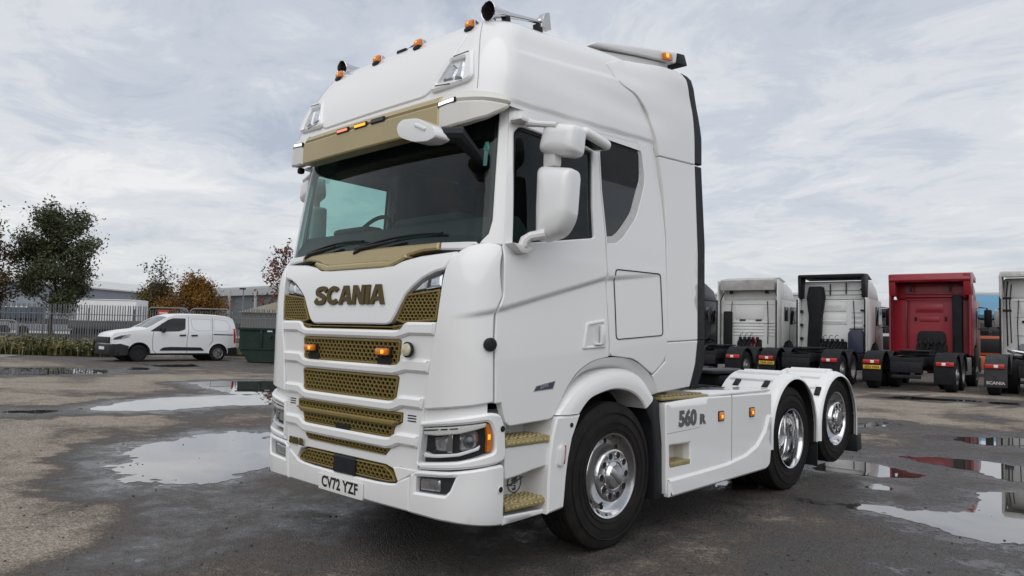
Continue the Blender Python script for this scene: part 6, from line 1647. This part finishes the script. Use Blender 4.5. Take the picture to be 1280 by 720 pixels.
        sheet('bumper_side', S, [(4.36, 0.52), (4.74, 0.56), (4.76, 0.36), (4.68, 0.24), (4.38, 0.24)], VB, t, off=0.014, thick=0.04, cham=0.008, res=0.08, mirror=sx)
        m = MB().box((s_*1.0, 1.76, 1.20), (0.16, 0.12, 0.20), 0.04, seg=3).build('door_mirror', VB, t)
        for (c, bright) in ((fw, False), (rw, True)):
            x = s_*0.80
            wl = MB().lathe([(0.075, 0.205), (0.085, 0.212), (0.088, 0.20), (0.055, 0.185), (0.045, 0.10), (0.06, 0.06), (0.06, 0)], 28, 'X').build('wheel', CHROME2 if bright else DARKM, t, (x, c[0], c[1]), (0, 0, 0 if s_ > 0 else pi))
            MB().lathe([(-0.09, 0.205), (-0.10, 0.26), (-0.08, 0.31), (-0.05, 0.317), (0.05, 0.317), (0.08, 0.31), (0.10, 0.26), (0.09, 0.205)], 32, 'X').build('tyre', RUBBER, wl)
            sp = MB()
            for k in range(10 if bright else 12):
                a = 2*pi*k/(10 if bright else 12)
                sp.box((0.066, 0.128*cos(a), 0.128*sin(a)), (0.018, 0.030, 0.125), 0.004, Matrix.Rotation(-a+pi/2, 3, 'X') if False else Matrix.Rotation(a-pi/2, 3, 'X'))
            tag(sp.build('wheel_spokes', CHROME2 if bright else DARKM, wl), kind='stuff')
    MB().lathe([(-0.4, 0.0), (-0.4, 0.37), (0.4, 0.37), (0.4, 0.0)], 20, 'X', (0, 0, 0)).build('arch_liner', GAP, t, (0, fw[0], fw[1]+0.01))
    MB().lathe([(-0.4, 0.0), (-0.4, 0.37), (0.4, 0.37), (0.4, 0.0)], 20, 'X', (0, 0, 0)).build('arch_liner', GAP, t, (0, rw[0], rw[1]+0.01))
    MB().box((0, 2.4, 0.30), (1.66, 4.4, 0.12)).build('underbody', GAP, t)
    MB().box((0, 2.45, 0.7), (1.5, 3.9, 0.7)).build('cabin_core', GAP, t)
    MB().prism([(-0.06, 0.24), (-0.07, 0.62), (0.10, 0.665), (0.3, 0.60), (0.3, 0.24)], 'X', -0.78, 0.78, 0.03).build('front_bumper', VB, t)
    MB().prism([(-0.080, 0.68), (-0.065, 0.90), (0.12, 0.92), (0.12, 0.68)], 'X', -0.66, 0.66, 0.01).build('radiator_grille', VB, t)
    MB().box((0, -0.075, 0.49), (0.52, 0.02, 0.11)).build('number_plate', PLATEW, t)
    MB().prism([(4.60, 0.24), (4.60, 0.56), (4.80, 0.54), (4.80, 0.28)], 'X', -0.84, 0.84, 0.02).build('rear_bumper', VB, t)
build_van()

# ---------------------------------------------------------------- the parked tractor units seen from behind
TY = MB().lathe([(-0.15, 0.28), (-0.16, 0.40), (-0.15, 0.48), (-0.12, 0.505), (0.12, 0.505), (0.15, 0.48), (0.16, 0.40), (0.15, 0.28)], 32, 'X').mesh('tyre')
RIMD = MB().lathe([(0.15, 0.285), (0.155, 0.295), (0.14, 0.27), (0.0, 0.25), (-0.06, 0.2), (-0.02, 0.12), (0.05, 0.10), (0.06, 0)], 24, 'X').mesh('rim_deep')
RIMC = MB().lathe([(0.15, 0.285), (0.155, 0.295), (0.14, 0.27), (0.09, 0.24), (0.11, 0.19), (0.17, 0.175), (0.17, 0.10), (0.20, 0.08), (0.20, 0)], 24, 'X').mesh('rim_convex')
TYREM = mat('far_tyre', (0.020, 0.020, 0.021), 0.75, spec=0.2, var=0.3, vscale=6)
RIMM = mat('dull_rim', (0.30, 0.30, 0.30), 0.45, metal=0.5, var=0.4, vscale=8)
TY.materials.append(TYREM); RIMD.materials.append(RIMM); RIMC.materials.append(RIMM)
FGUARD = mat('black_mudguard', (0.012, 0.0125, 0.014), 0.6, spec=0.2, var=0.4, vscale=5)
FGUARD2 = mat('grey_mudguard', (0.045, 0.046, 0.049), 0.65, spec=0.2, var=0.4, vscale=5)
def truck(x, y, rz, col, label, style, plate=None, guard=None, rearz=0.0, length=4.35, ccol=None):
    """local frame: rear bumper at y=0, heading +y, right side +x"""
    t = tag(empty('parked_tractor_unit', (x, y, GZ), rz), label, 'truck', 'tractor units parked in a row')
    paint = mat('parked_%s' % style, col, 0.4, coat=0.2, var=0.06, vscale=1.5)
    gm_ = guard or FGUARD; chm = ccol or CHASSIS
    fr = MB()
    for s in (-1, 1): fr.box((s*0.40, 3.2, 0.88), (0.09, 6.3, 0.27), 0.006)
    for yy in (0.12, 1.4, 2.6, 3.6): fr.box((0, yy, 0.88), (0.78, 0.12, 0.20), 0.006)
    fr.build('chassis_frame', chm, t)
    MB().box((0, 0.02, 0.70), (0.86, 0.10, 0.32), 0.02).box((0, -0.02, 0.42), (0.8, 0.08, 0.10), 0.02).build('rear_crossmember', chm, t)
    fw_ = MB().prism(rounded([(-0.45, 1.15), (-0.12, 0.75), (-0.06, 1.2), (0.06, 1.2), (0.12, 0.75), (0.45, 1.15), (0.48, 1.75), (-0.48, 1.75)], 0.05, 2), 'Z', 1.17, 1.21, 0.01).box((0, 1.5, 1.10), (0.86, 0.4, 0.12), 0.02).build('fifth_wheel', DARKM, t)
    # wheels
    for s in (-1, 1):
        for yy, kd in ((0.78, 0), (2.12, 1)):
            o = link('wheel', RIMD if kd else RIMC, None, t, (s*1.06, yy, 0.505), (0, 0, 0 if s > 0 else pi))
            link('tyre', TY, None, o)
            if kd: link('tyre', TY, None, o, (-0.34, 0, 0))
        o = link('wheel', RIMC, None, t, (s*1.06, length+0.95, 0.505), (0, 0, 0 if s > 0 else pi)); link('tyre', TY, None, o)
        # mudguards with flat flap at the back
        for cy, last in ((0.78, True), (2.12, False)):
            p = arc(cy, 0.56, 0.60, 178, 2, 16); m = MB(); rings = []
            if last: p = [(cy-0.60, 0.46)]+p
            for (a, b) in p:
                n = Vector((a-cy, b-0.56)).normalized()
                rings.append([m.bm.verts.new((s*xx, a+n.x*d, b+n.y*d)) for xx, d in ((0.70, 0), (1.20, 0), (1.25, -0.025), (1.25, -0.07), (0.70, -0.03))])
            for A, B in zip(rings[:-1], rings[1:]):
                for k in range(5): m.bm.faces.new((A[k], A[(k+1) % 5], B[(k+1) % 5], B[k]))
            m.bm.faces.new(rings[0]); m.bm.faces.new(rings[-1][::-1])
            g = m.build('mudguard', gm_, t, smooth=40)
            if not last: continue
            fl_ = MB().box((s*0.975, 0.165, 0.55), (0.56, 0.03, 0.62), 0.008).build('mud_flap', gm_, t)
            MB().box((s*0.99, 0.125, 0.83), (0.46, 0.05, 0.12), 0.01).build('rear_lamp', REDL, t)
            MB().box((s*0.96, 0.098, 0.83), (0.10, 0.012, 0.08), 0.004).build('reverse_lens', PLATEW, t)
            if plate and s == plate[1]:
                pm = MB().box((s*0.97, 0.120, 0.665), (0.50, 0.03, 0.115), 0.004).build('number_plate', PLATEY, t)
                textmesh('plate_lettering', plate[0], 0.10, mat('plate_black', (0.01, 0.01, 0.01), 0.5), lambda a, b, d: (s*0.97+a, 0.1045-min(d, 0.002), 0.665+b), pm, bold=0.003, sx=0.86)
            if style == 'silver_white' and s == -1:
                textmesh('flap_lettering', 'SCANIA', 0.115, mat('flap_white', (0.45, 0.43, 0.40), 0.6), lambda a, b, d: (s*0.975+a, 0.149-min(d, 0.002), 0.36+b), fl_, bold=0.004, sx=1.1)
        MB().prism(rounded([(2.85, 0.45), (2.85, 1.0), (length-0.1, 1.0), (length-0.1, 0.42)], 0.06, 2), 'X', s*0.62, s*1.18, 0.03).build('side_tank', CHROME2 if style == 'red' else gm_, t)
    # cab
    c0 = length; c1 = length+2.15
    MB().prism(rounded([(c0, 1.08), (c0, 2.95), (c1-0.28, 2.95), (c1-0.05, 2.05), (c1, 1.15), (c1-0.45, 0.98), (c0+1.6, 1.0), (c0+1.35, 1.33), (c0+0.9, 1.42), (c0+0.45, 1.33), (c0+0.2, 1.08)], 0.06, 2), 'X', -1.20, 1.20, 0.05).build('cab', paint, t)
    MB().prism([(c0+0.02, 2.93), (c0+0.04, 3.62), (c0+0.9, 3.66), (c0+1.55, 3.45), (c1-0.12, 2.93)], 'X', -1.12, 1.12, 0.10, 3).build('high_roof', paint, t)
    for s in (-1, 1):
        w = MB().prism(rounded([(c0+1.05, 2.02), (c0+1.05, 2.72), (c1-0.32, 2.72), (c1-0.20, 2.10)], 0.05, 2), 'X', s*1.19, s*1.208, 0.003).build('side_window', DKGLASS, t)
        MB().prism(rounded([(c0+0.35, 2.15), (c0+0.35, 2.70), (c0+0.85, 2.70), (c0+0.85, 2.15)], 0.04, 2), 'X', s*1.19, s*1.206, 0.003).build('rear_window', DKGLASS, t) if style in ('white_ribbed', 'dark') else None
        MB().box((s*1.205, c0+0.98, 1.9), (0.012, 0.014, 1.6)).build('door_seam', SEAM, t)
        arm = MB().tube([(s*1.18, c1-0.25, 2.75), (s*1.42, c1-0.15, 2.72), (s*1.45, c1-0.15, 2.0), (s*1.2, c1-0.2, 1.98)], 0.025, 6).build('mirror_arm', BLACK, t)
        MB().box((s*1.45, c1-0.12, 2.36), (0.24, 0.12, 0.62), 0.04).build('door_mirror', BLACK if style != 'silver_white' else paint, arm)
        MB().prism([(c0+0.5, 0.55), (c0+0.4, 1.0), (c0+0.55, 1.28), (c0+0.95, 1.36), (c0+1.35, 1.28), (c0+1.55, 0.95), (c0+1.5, 0.55)], 'X', s*1.10, s*1.215, 0.02).build('arch_flare', gm_, t)
        MB().box((s*1.0, c0+1.85, 0.72), (0.45, 0.55, 0.55), 0.05).build('step_box', gm_, t)
    MB().box((0, c1-0.10, 0.72), (2.3, 0.30, 0.62), 0.06).build('front_bumper', paint, t)
    MB().box((0, c0-0.62, 1.055), (1.5, 0.9, 0.03), 0.006).box((-0.95, c0-0.75, 0.72), (0.42, 0.8, 0.5), 0.03).build('catwalk', DARKM, t)
    for s in (-1, 1):
        MB().box((s*1.165, c0-0.46, 2.0), (0.035, 0.10, 1.86), 0.012).build('edge_strip', BLACK, t)
        MB().tube([(s*0.72, c0-0.08, 1.25), (s*0.74, c0-0.10, 2.1), (s*0.70, c0-0.08, 2.9)], 0.016, 6).build('drain_tube', BLACK, t)
    co = MB()
    for q in range(3):
        co.tube([(-0.2+0.2*q+0.05*cos(k*0.9), c0-0.34-0.028*k*0.6, 1.62-0.022*k+0.05*sin(k*0.9)) for k in range(26)], 0.011, 5)
    tag(co.build('coiled_air_lines', BLACK, t), kind='stuff')
    # back wall dressing
    def ridge(xa, xb, za, zb, m=paint, d=0.03, nm='pressing'): return MB().box(((xa+xb)/2, c0-d/2+0.005, (za+zb)/2), (xb-xa, d, zb-za), min(0.012, (zb-za)*0.3)).build(nm, m, t)
    MB().box((0, c0-0.02, 1.20), (0.95, 0.10, 0.44), 0.05).build('gearbox_recess', GAP, t)
    hs_ = MB(); rh = random.Random(len(label))
    for k in range(6): hs_.tube([(-0.32+0.13*k, c0-0.06, 1.42), (-0.36+0.14*k, c0-0.35, 1.30), (-0.30+0.11*k, c0-0.55, 1.12), (-0.25+0.1*k, c0-0.8, 1.05)], 0.020, 6)
    for k in range(5): hs_.box((-0.34+0.17*k, c0-0.13, 1.45), (0.09, 0.12, 0.13), 0.02)
    hs_.build('air_and_cable_hoses', BLACK, t)
    if style == 'red':
        for z in (2.92, 3.02, 3.12): ridge(-0.78, 0.62, z, z+0.05)
        ridge(-0.48, 0.36, 2.50, 2.78, d=0.03); ridge(-0.42, 0.30, 2.55, 2.73, d=0.045)
        ridge(-0.36, 0.24, 2.18, 2.34)
        for xx in (-0.52, 0.40): ridge(xx, xx+0.07, 2.20, 2.34, GAP, 0.05, 'latch_recess')
        ridge(-0.80, -0.74, 1.15, 2.85); ridge(-0.80, 0.70, 2.86, 2.89)
        MB().prism(rounded([(-0.46, 1.45), (-0.42, 1.78), (-0.33, 1.86), (0.33, 1.86), (0.42, 1.78), (0.46, 1.45)], 0.05, 2), 'Y', c0-0.05, c0+0.02, 0.02).build('arched_opening', GAP, t)  # near-black solid put in for the shade inside the arched opening
        MB().box((0.80, c0-0.14, 2.05), (0.30, 0.24, 2.05), 0.05).build('air_intake_stack', FGUARD, t)
        for s in (-1, 1):
            MB().prism(rounded([(c0-0.52, 1.05), (c0-0.50, 3.1), (c0-0.35, 3.45), (c0+0.05, 3.5), (c0+0.05, 1.05)], 0.04, 2), 'X', s*1.17, s*1.235, 0.015).build('side_fairing', paint, t)
            MB().box((s*0.60, c0-0.20, 3.42), (0.07, 0.06, 0.42), 0.01).build('spoiler_strut', BLACK, t)
        MB().prism(rounded([(c0-0.55, 3.50), (c0-0.62, 3.58), (c0-0.55, 3.80), (c0+0.1, 3.86), (c0+0.9, 3.72), (c0+0.9, 3.55), (c0, 3.66), (c0-0.2, 3.55)], 0.03, 2), 'X', -1.22, 1.22, 0.03).build('roof_spoiler', paint, t)
        MB().prism([(c0-0.50, 3.05), (c0-0.60, 3.78), (c0+0.1, 3.80), (c0+0.1, 3.05)], 'X', -1.235, -1.02, 0.02).build('spoiler_cheek', paint, t)
        MB().prism([(c0-0.50, 3.05), (c0-0.60, 3.78), (c0+0.1, 3.80), (c0+0.1, 3.05)], 'X', 1.02, 1.235, 0.02).build('spoiler_cheek', paint, t)
        MB().box((0, c0+0.40, 3.30), (2.22, 0.62, 0.66), 0.02).build('spoiler_bulkhead', paint, t)
    elif style == 'white_ribbed':
        ridge(-0.95, 0.95, 2.78, 2.81); ridge(-0.72, 0.95, 2.05, 2.10, d=0.04)
        for z in (1.92, 1.80, 1.68, 1.56): ridge(-0.66, 0.55, z, z+0.07); ridge(0.66, 1.0, z, z+0.07)
        ridge(-0.58, 0.52, 2.20, 2.70, d=0.025)
        for xx in (-0.42, 0.22): ridge(xx, xx+0.24, 2.14, 2.19, GAP, 0.05, 'latch_recess')
        MB().box((-0.86, c0-0.10, 1.78), (0.34, 0.18, 1.45), 0.05).build('air_intake_stack', FGUARD, t)
        grey = mat('grimy_white', (0.42, 0.41, 0.39), 0.6, var=0.3, vscale=2)
        MB().prism(rounded([(c0-0.40, 3.30), (c0-0.44, 3.72), (c0+0.3, 3.84), (c0+1.0, 3.70), (c0+0.05, 3.58), (c0-0.08, 3.34)], 0.03, 2), 'X', -1.05, 1.05, 0.02).build('roof_spoiler', grey, t)
        for s in (-1, 1):
            MB().box((s*0.70, c0-0.16, 3.42), (0.12, 0.10, 0.46), 0.01).build('spoiler_strut', BLACK, t)
            MB().tube([(s*0.95, c0-0.1, 3.4), (s*1.14, c0-0.15, 2.95), (s*1.16, c0-0.15, 1.2)], 0.02, 6).build('drain_tube', BLACK, t)
            MB().prism([(c0-0.42, 1.05), (c0-0.40, 2.9), (c0-0.36, 3.72), (c0+0.3, 3.60), (c0+0.05, 2.9), (c0+0.05, 1.05)], 'X', s*1.16, s*1.20, 0.01).build('side_fairing', paint, t)
        hp = MB().tube([(0.18, c0-0.12, 1.50), (0.34, c0-0.30, 1.35), (0.30, c0-0.40, 1.12), (0.16, c0-0.30, 1.08), (0.12, c0-0.16, 1.25)], 0.03, 6).build('red_air_coil', mat('hose_red', (0.35, 0.02, 0.02), 0.5), t)
    elif style == 'white_framed':
        for z in (2.96, 3.12, 3.28): ridge(-0.50, 0.95, z, z+0.035)
        ridge(-0.42, 0.44, 2.52, 2.82, d=0.035); ridge(-0.38, 0.40, 2.56, 2.78, d=0.020)
        textmesh('embossed_lettering', 'VOLVO', 0.15, mat('embossed_grey', (0.55, 0.55, 0.55), 0.5), lambda a, b, d: (0.01+a, c0-0.035-min(d, 0.004), 2.67+b), t, bold=0.002)
        ridge(-0.46, 0.46, 2.05, 2.40, d=0.03); ridge(-0.40, 0.40, 2.12, 2.18, d=0.045)
        for z in (2.46, 2.28, 2.10, 1.92): ridge(0.62, 0.98, z, z+0.09, d=0.025)
        ridge(0.55, 1.02, 1.86, 1.90, BLACK, 0.05, 'step_rail')
        for zz in (3.28, 2.52): ridge(0.92, 1.10, zz, zz+0.06, BLACK, 0.06, 'bracket')
        MB().prism(rounded([(-0.86, 1.15), (-0.80, 2.3), (-0.88, 3.0), (-0.80, 3.42), (-0.32, 3.42), (-0.26, 3.0), (-0.36, 2.3), (-0.40, 1.15)], 0.05, 2), 'Y', c0-0.30, c0-0.02, 0.04).build('air_intake_stack', FGUARD, t)
        MB().prism(rounded([(0.58, 1.02), (0.58, 1.72), (0.66, 1.84), (1.0, 1.84), (1.10, 1.68), (1.10, 1.02)], 0.04, 2), 'Y', c0-0.38, c0-0.04, 0.03).build('urea_tank', mat('dark_blue_tank', (0.02, 0.025, 0.05), 0.4), t)
        for s in (-1, 1):
            MB().prism([(c0-0.40, 3.0), (c0-0.46, 3.82), (c0+0.2, 3.86), (c0+0.05, 3.0)], 'X', s*1.04, s*1.15, 0.02).build('spoiler_cheek', BLACK, t)
            MB().prism([(c0-0.36, 1.05), (c0-0.34, 3.0), (c0+0.05, 3.0), (c0+0.05, 1.05)], 'X', s*1.13, s*1.19, 0.02).build('side_fairing', paint, t)
            for zz in (1.5, 2.0, 2.5, 3.0): MB().box((s*1.10, c0-0.12, zz), (0.07, 0.22, 0.10), 0.02).build('hinge', BLACK, t)
        MB().prism([(c0-0.48, 3.74), (c0-0.48, 3.84), (c0+0.2, 3.88), (c0+0.9, 3.70), (c0+0.2, 3.74)], 'X', -1.12, 1.12, 0.02).build('roof_spoiler', BLACK, t)
        for (xa, za) in ((-0.10, 3.3), (0.45, 3.35)): MB().box((xa, c0-0.05, za), (0.03, 0.06, 0.42)).build('cable', BLACK, t)
    elif style == 'silver_white':
        for z in (2.85, 2.35, 1.75): ridge(-0.80, 1.0, z, z+0.03)
        ridge(-0.66, 0.66, 2.40, 2.80, d=0.02)
        ridge(-0.62, -0.38, 2.16, 2.24, GAP, 0.05, 'latch_recess')
        MB().lathe([(-0.05, 0.0), (-0.05, 0.11), (0.0, 0.12), (0.02, 0)], 20, 'Y', (-0.60, c0-0.07, 1.38)).build('work_lamp', REFLECT, t)
        for s in (-1, 1):
            MB().prism(rounded([(c0-0.42, 1.05), (c0-0.42, 3.1), (c0-0.50, 3.70), (c0-0.2, 3.82), (c0+0.3, 3.75), (c0+0.05, 3.0), (c0+0.05, 1.05)], 0.04, 2), 'X', s*1.12, s*1.20, 0.02).build('side_fairing', mat('dirty_white', (0.50, 0.49, 0.47), 0.5, var=0.3, vscale=3), t)
            MB().box((s*1.19, c0-0.45, 2.0), (0.03, 0.06, 2.0), 0.01).build('edge_strip', BLACK, t)
            MB().tube([(s*0.98, c0-0.2, 3.5), (s*1.02, c0-0.25, 3.0), (s*1.0, c0-0.22, 1.4)], 0.025, 6).tube([(s*0.88, c0-0.2, 3.4), (s*0.93, c0-0.25, 2.8), (s*0.9, c0-0.2, 1.5)], 0.02, 6).build('drain_tubes', BLACK, t)
            for zz in (2.55, 2.95): MB().box((s*1.02, c0-0.24, zz), (0.28, 0.08, 0.08), 0.01).build('bracket', BLACK, t)
        MB().prism([(c0-0.50, 3.62), (c0-0.48, 3.80), (c0+0.2, 3.86), (c0+0.9, 3.70), (c0+0.2, 3.70)], 'X', -1.15, 1.15, 0.03).build('roof_spoiler', mat('dirty_white', (0.5, 0.49, 0.47), 0.5), t)
        MB().tube([(-0.35, 0.9, 1.22), (-0.7, 0.7, 1.28), (-0.55, 0.35, 1.22)], 0.05, 8).build('suzie_arm', CHROME2, t)
    else:
        ridge(-0.95, 0.95, 2.78, 2.81); ridge(-0.6, 0.6, 1.9, 2.5, d=0.03)
        MB().box((-0.86, c0-0.10, 1.9), (0.34, 0.18, 1.6), 0.05).build('air_intake_stack', FGUARD, t)
        MB().prism([(c0-0.30, 3.45), (c0-0.30, 3.62), (c0+0.5, 3.78), (c0+1.1, 3.62)], 'X', -1.05, 1.05, 0.03).build('roof_spoiler', paint, t)
        for s in (-1, 1): MB().prism([(c0-0.42, 1.05), (c0-0.40, 2.9), (c0-0.28, 3.55), (c0+0.2, 3.6), (c0+0.05, 1.05)], 'X', s*1.16, s*1.20, 0.01).build('side_fairing', paint, t)
    return t
HZ = radians(5.3)
ROW = {'red': (-2.85, 25.66), 'w2': (-5.90, 24.97), 'w1': (-8.98, 24.66), 'dk': (-12.2, 24.3), 'rw': (0.35, 25.9)}
def place(key, *a, **k):
    x, y = ROW[key]; L_ = k.get('length', 4.35)
    return truck(x+L_*sin(HZ), y-L_*cos(HZ), HZ, *a, **k)
place('red', (0.26, 0.009, 0.020), 'deep red tractor unit seen from behind, with black intake stack and yellow rear plate', 'red', plate=('KP21 VOO', -1))
place('w2', (0.70, 0.70, 0.69), 'white tractor unit with black framed roof spoiler, between the ribbed white and the red ones', 'white_framed', plate=('YX69 UGD', -1))
place('w1', (0.68, 0.68, 0.66), 'white tractor unit with ribbed back wall and greyish roof spoiler, next to the dark one', 'white_ribbed')
place('dk', (0.035, 0.036, 0.038), 'dark grey tractor unit half hidden behind the rear edge of the big white cab', 'dark')
place('rw', (0.66, 0.66, 0.65), 'white tractor unit cut off by the right edge, with lettered grey mud flap', 'silver_white', guard=FGUARD2)

# two tractor units facing us, glimpsed between the parked ones
def nose_truck(x, y, rz, roofc, bodyc, label, dark=False):
    t = tag(empty('facing_tractor_unit', (x, y, GZ), rz), label, 'truck', 'tractor units facing the parked row')
    rm = mat('nose_roof_%d' % len(MATS), roofc, 0.4, coat=0.2); bm_ = mat('nose_body_%d' % len(MATS), bodyc, 0.4, coat=0.2)
    # local: front faces -y
    MB().prism(rounded([(0.0, 0.95), (-0.04, 1.75), (0.18, 2.90), (2.1, 2.95), (2.1, 0.95)], 0.06, 2), 'X', -1.22, 1.22, 0.06).build('cab', bm_, t)
    MB().prism(rounded([(0.20, 2.88), (0.45, 3.45), (1.0, 3.75), (2.1, 3.75), (2.1, 2.9)], 0.08, 3), 'X', -1.15, 1.15, 0.12, 3).build('high_roof', rm, t)
    MB().prism([(-0.055, 1.85), (0.13, 2.82), (0.20, 2.82), (0.05, 1.85)], 'X', -1.10, 1.10, 0.02).build('windscreen', DKGLASS, t)
    MB().prism([(-0.05, 2.62), (-0.12, 2.80), (0.15, 2.98), (0.25, 2.85)], 'X', -1.16, 1.16, 0.02).build('sun_visor', rm if not dark else BLACK, t)
    MB().box((0, -0.04, 1.40), (1.7, 0.08, 0.62), 0.03).build('radiator_grille', BLACK, t)
    MB().box((0, -0.06, 0.62), (2.45, 0.30, 0.62), 0.06).build('front_bumper', bm_, t)
    for s in (-1, 1):
        MB().box((s*0.88, -0.21, 0.72), (0.45, 0.04, 0.22), 0.02).build('headlamp', REFLECT, t)
        MB().box((s*1.42, 0.05, 2.35), (0.24, 0.12, 0.6), 0.04).build('door_mirror', BLACK, t)
        MB().prism(rounded([(0.35, 1.95), (0.45, 2.70), (1.15, 2.70), (1.15, 1.95)], 0.05, 2), 'X', s*1.21, s*1.226, 0.003).build('side_window', DKGLASS, t)
        MB().tube([(s*1.2, 0.2, 2.7), (s*1.42, 0.06, 2.68)], 0.03, 6).build('mirror_arm', BLACK, t)
        for yy in (1.2, 4.6):
            o = link('wheel', RIMC, None, t, (s*1.05, yy, 0.505), (0, 0, 0 if s > 0 else pi)); link('tyre', TY, None, o)
    MB().box((0, 3.6, 0.85), (0.9, 3.6, 0.3)).build('chassis_frame', CHASSIS, t)
    return t
nose_truck(-3.4, 36.2, radians(8), (0.09, 0.26, 0.40), (0.45, 0.10, 0.03), 'orange tractor unit with light blue roof, facing us from behind the red one')
nose_truck(-6.55, 33.2, radians(6), (0.66, 0.67, 0.68), (0.62, 0.63, 0.64), 'white tractor unit facing us, half hidden behind the red one', dark=True)
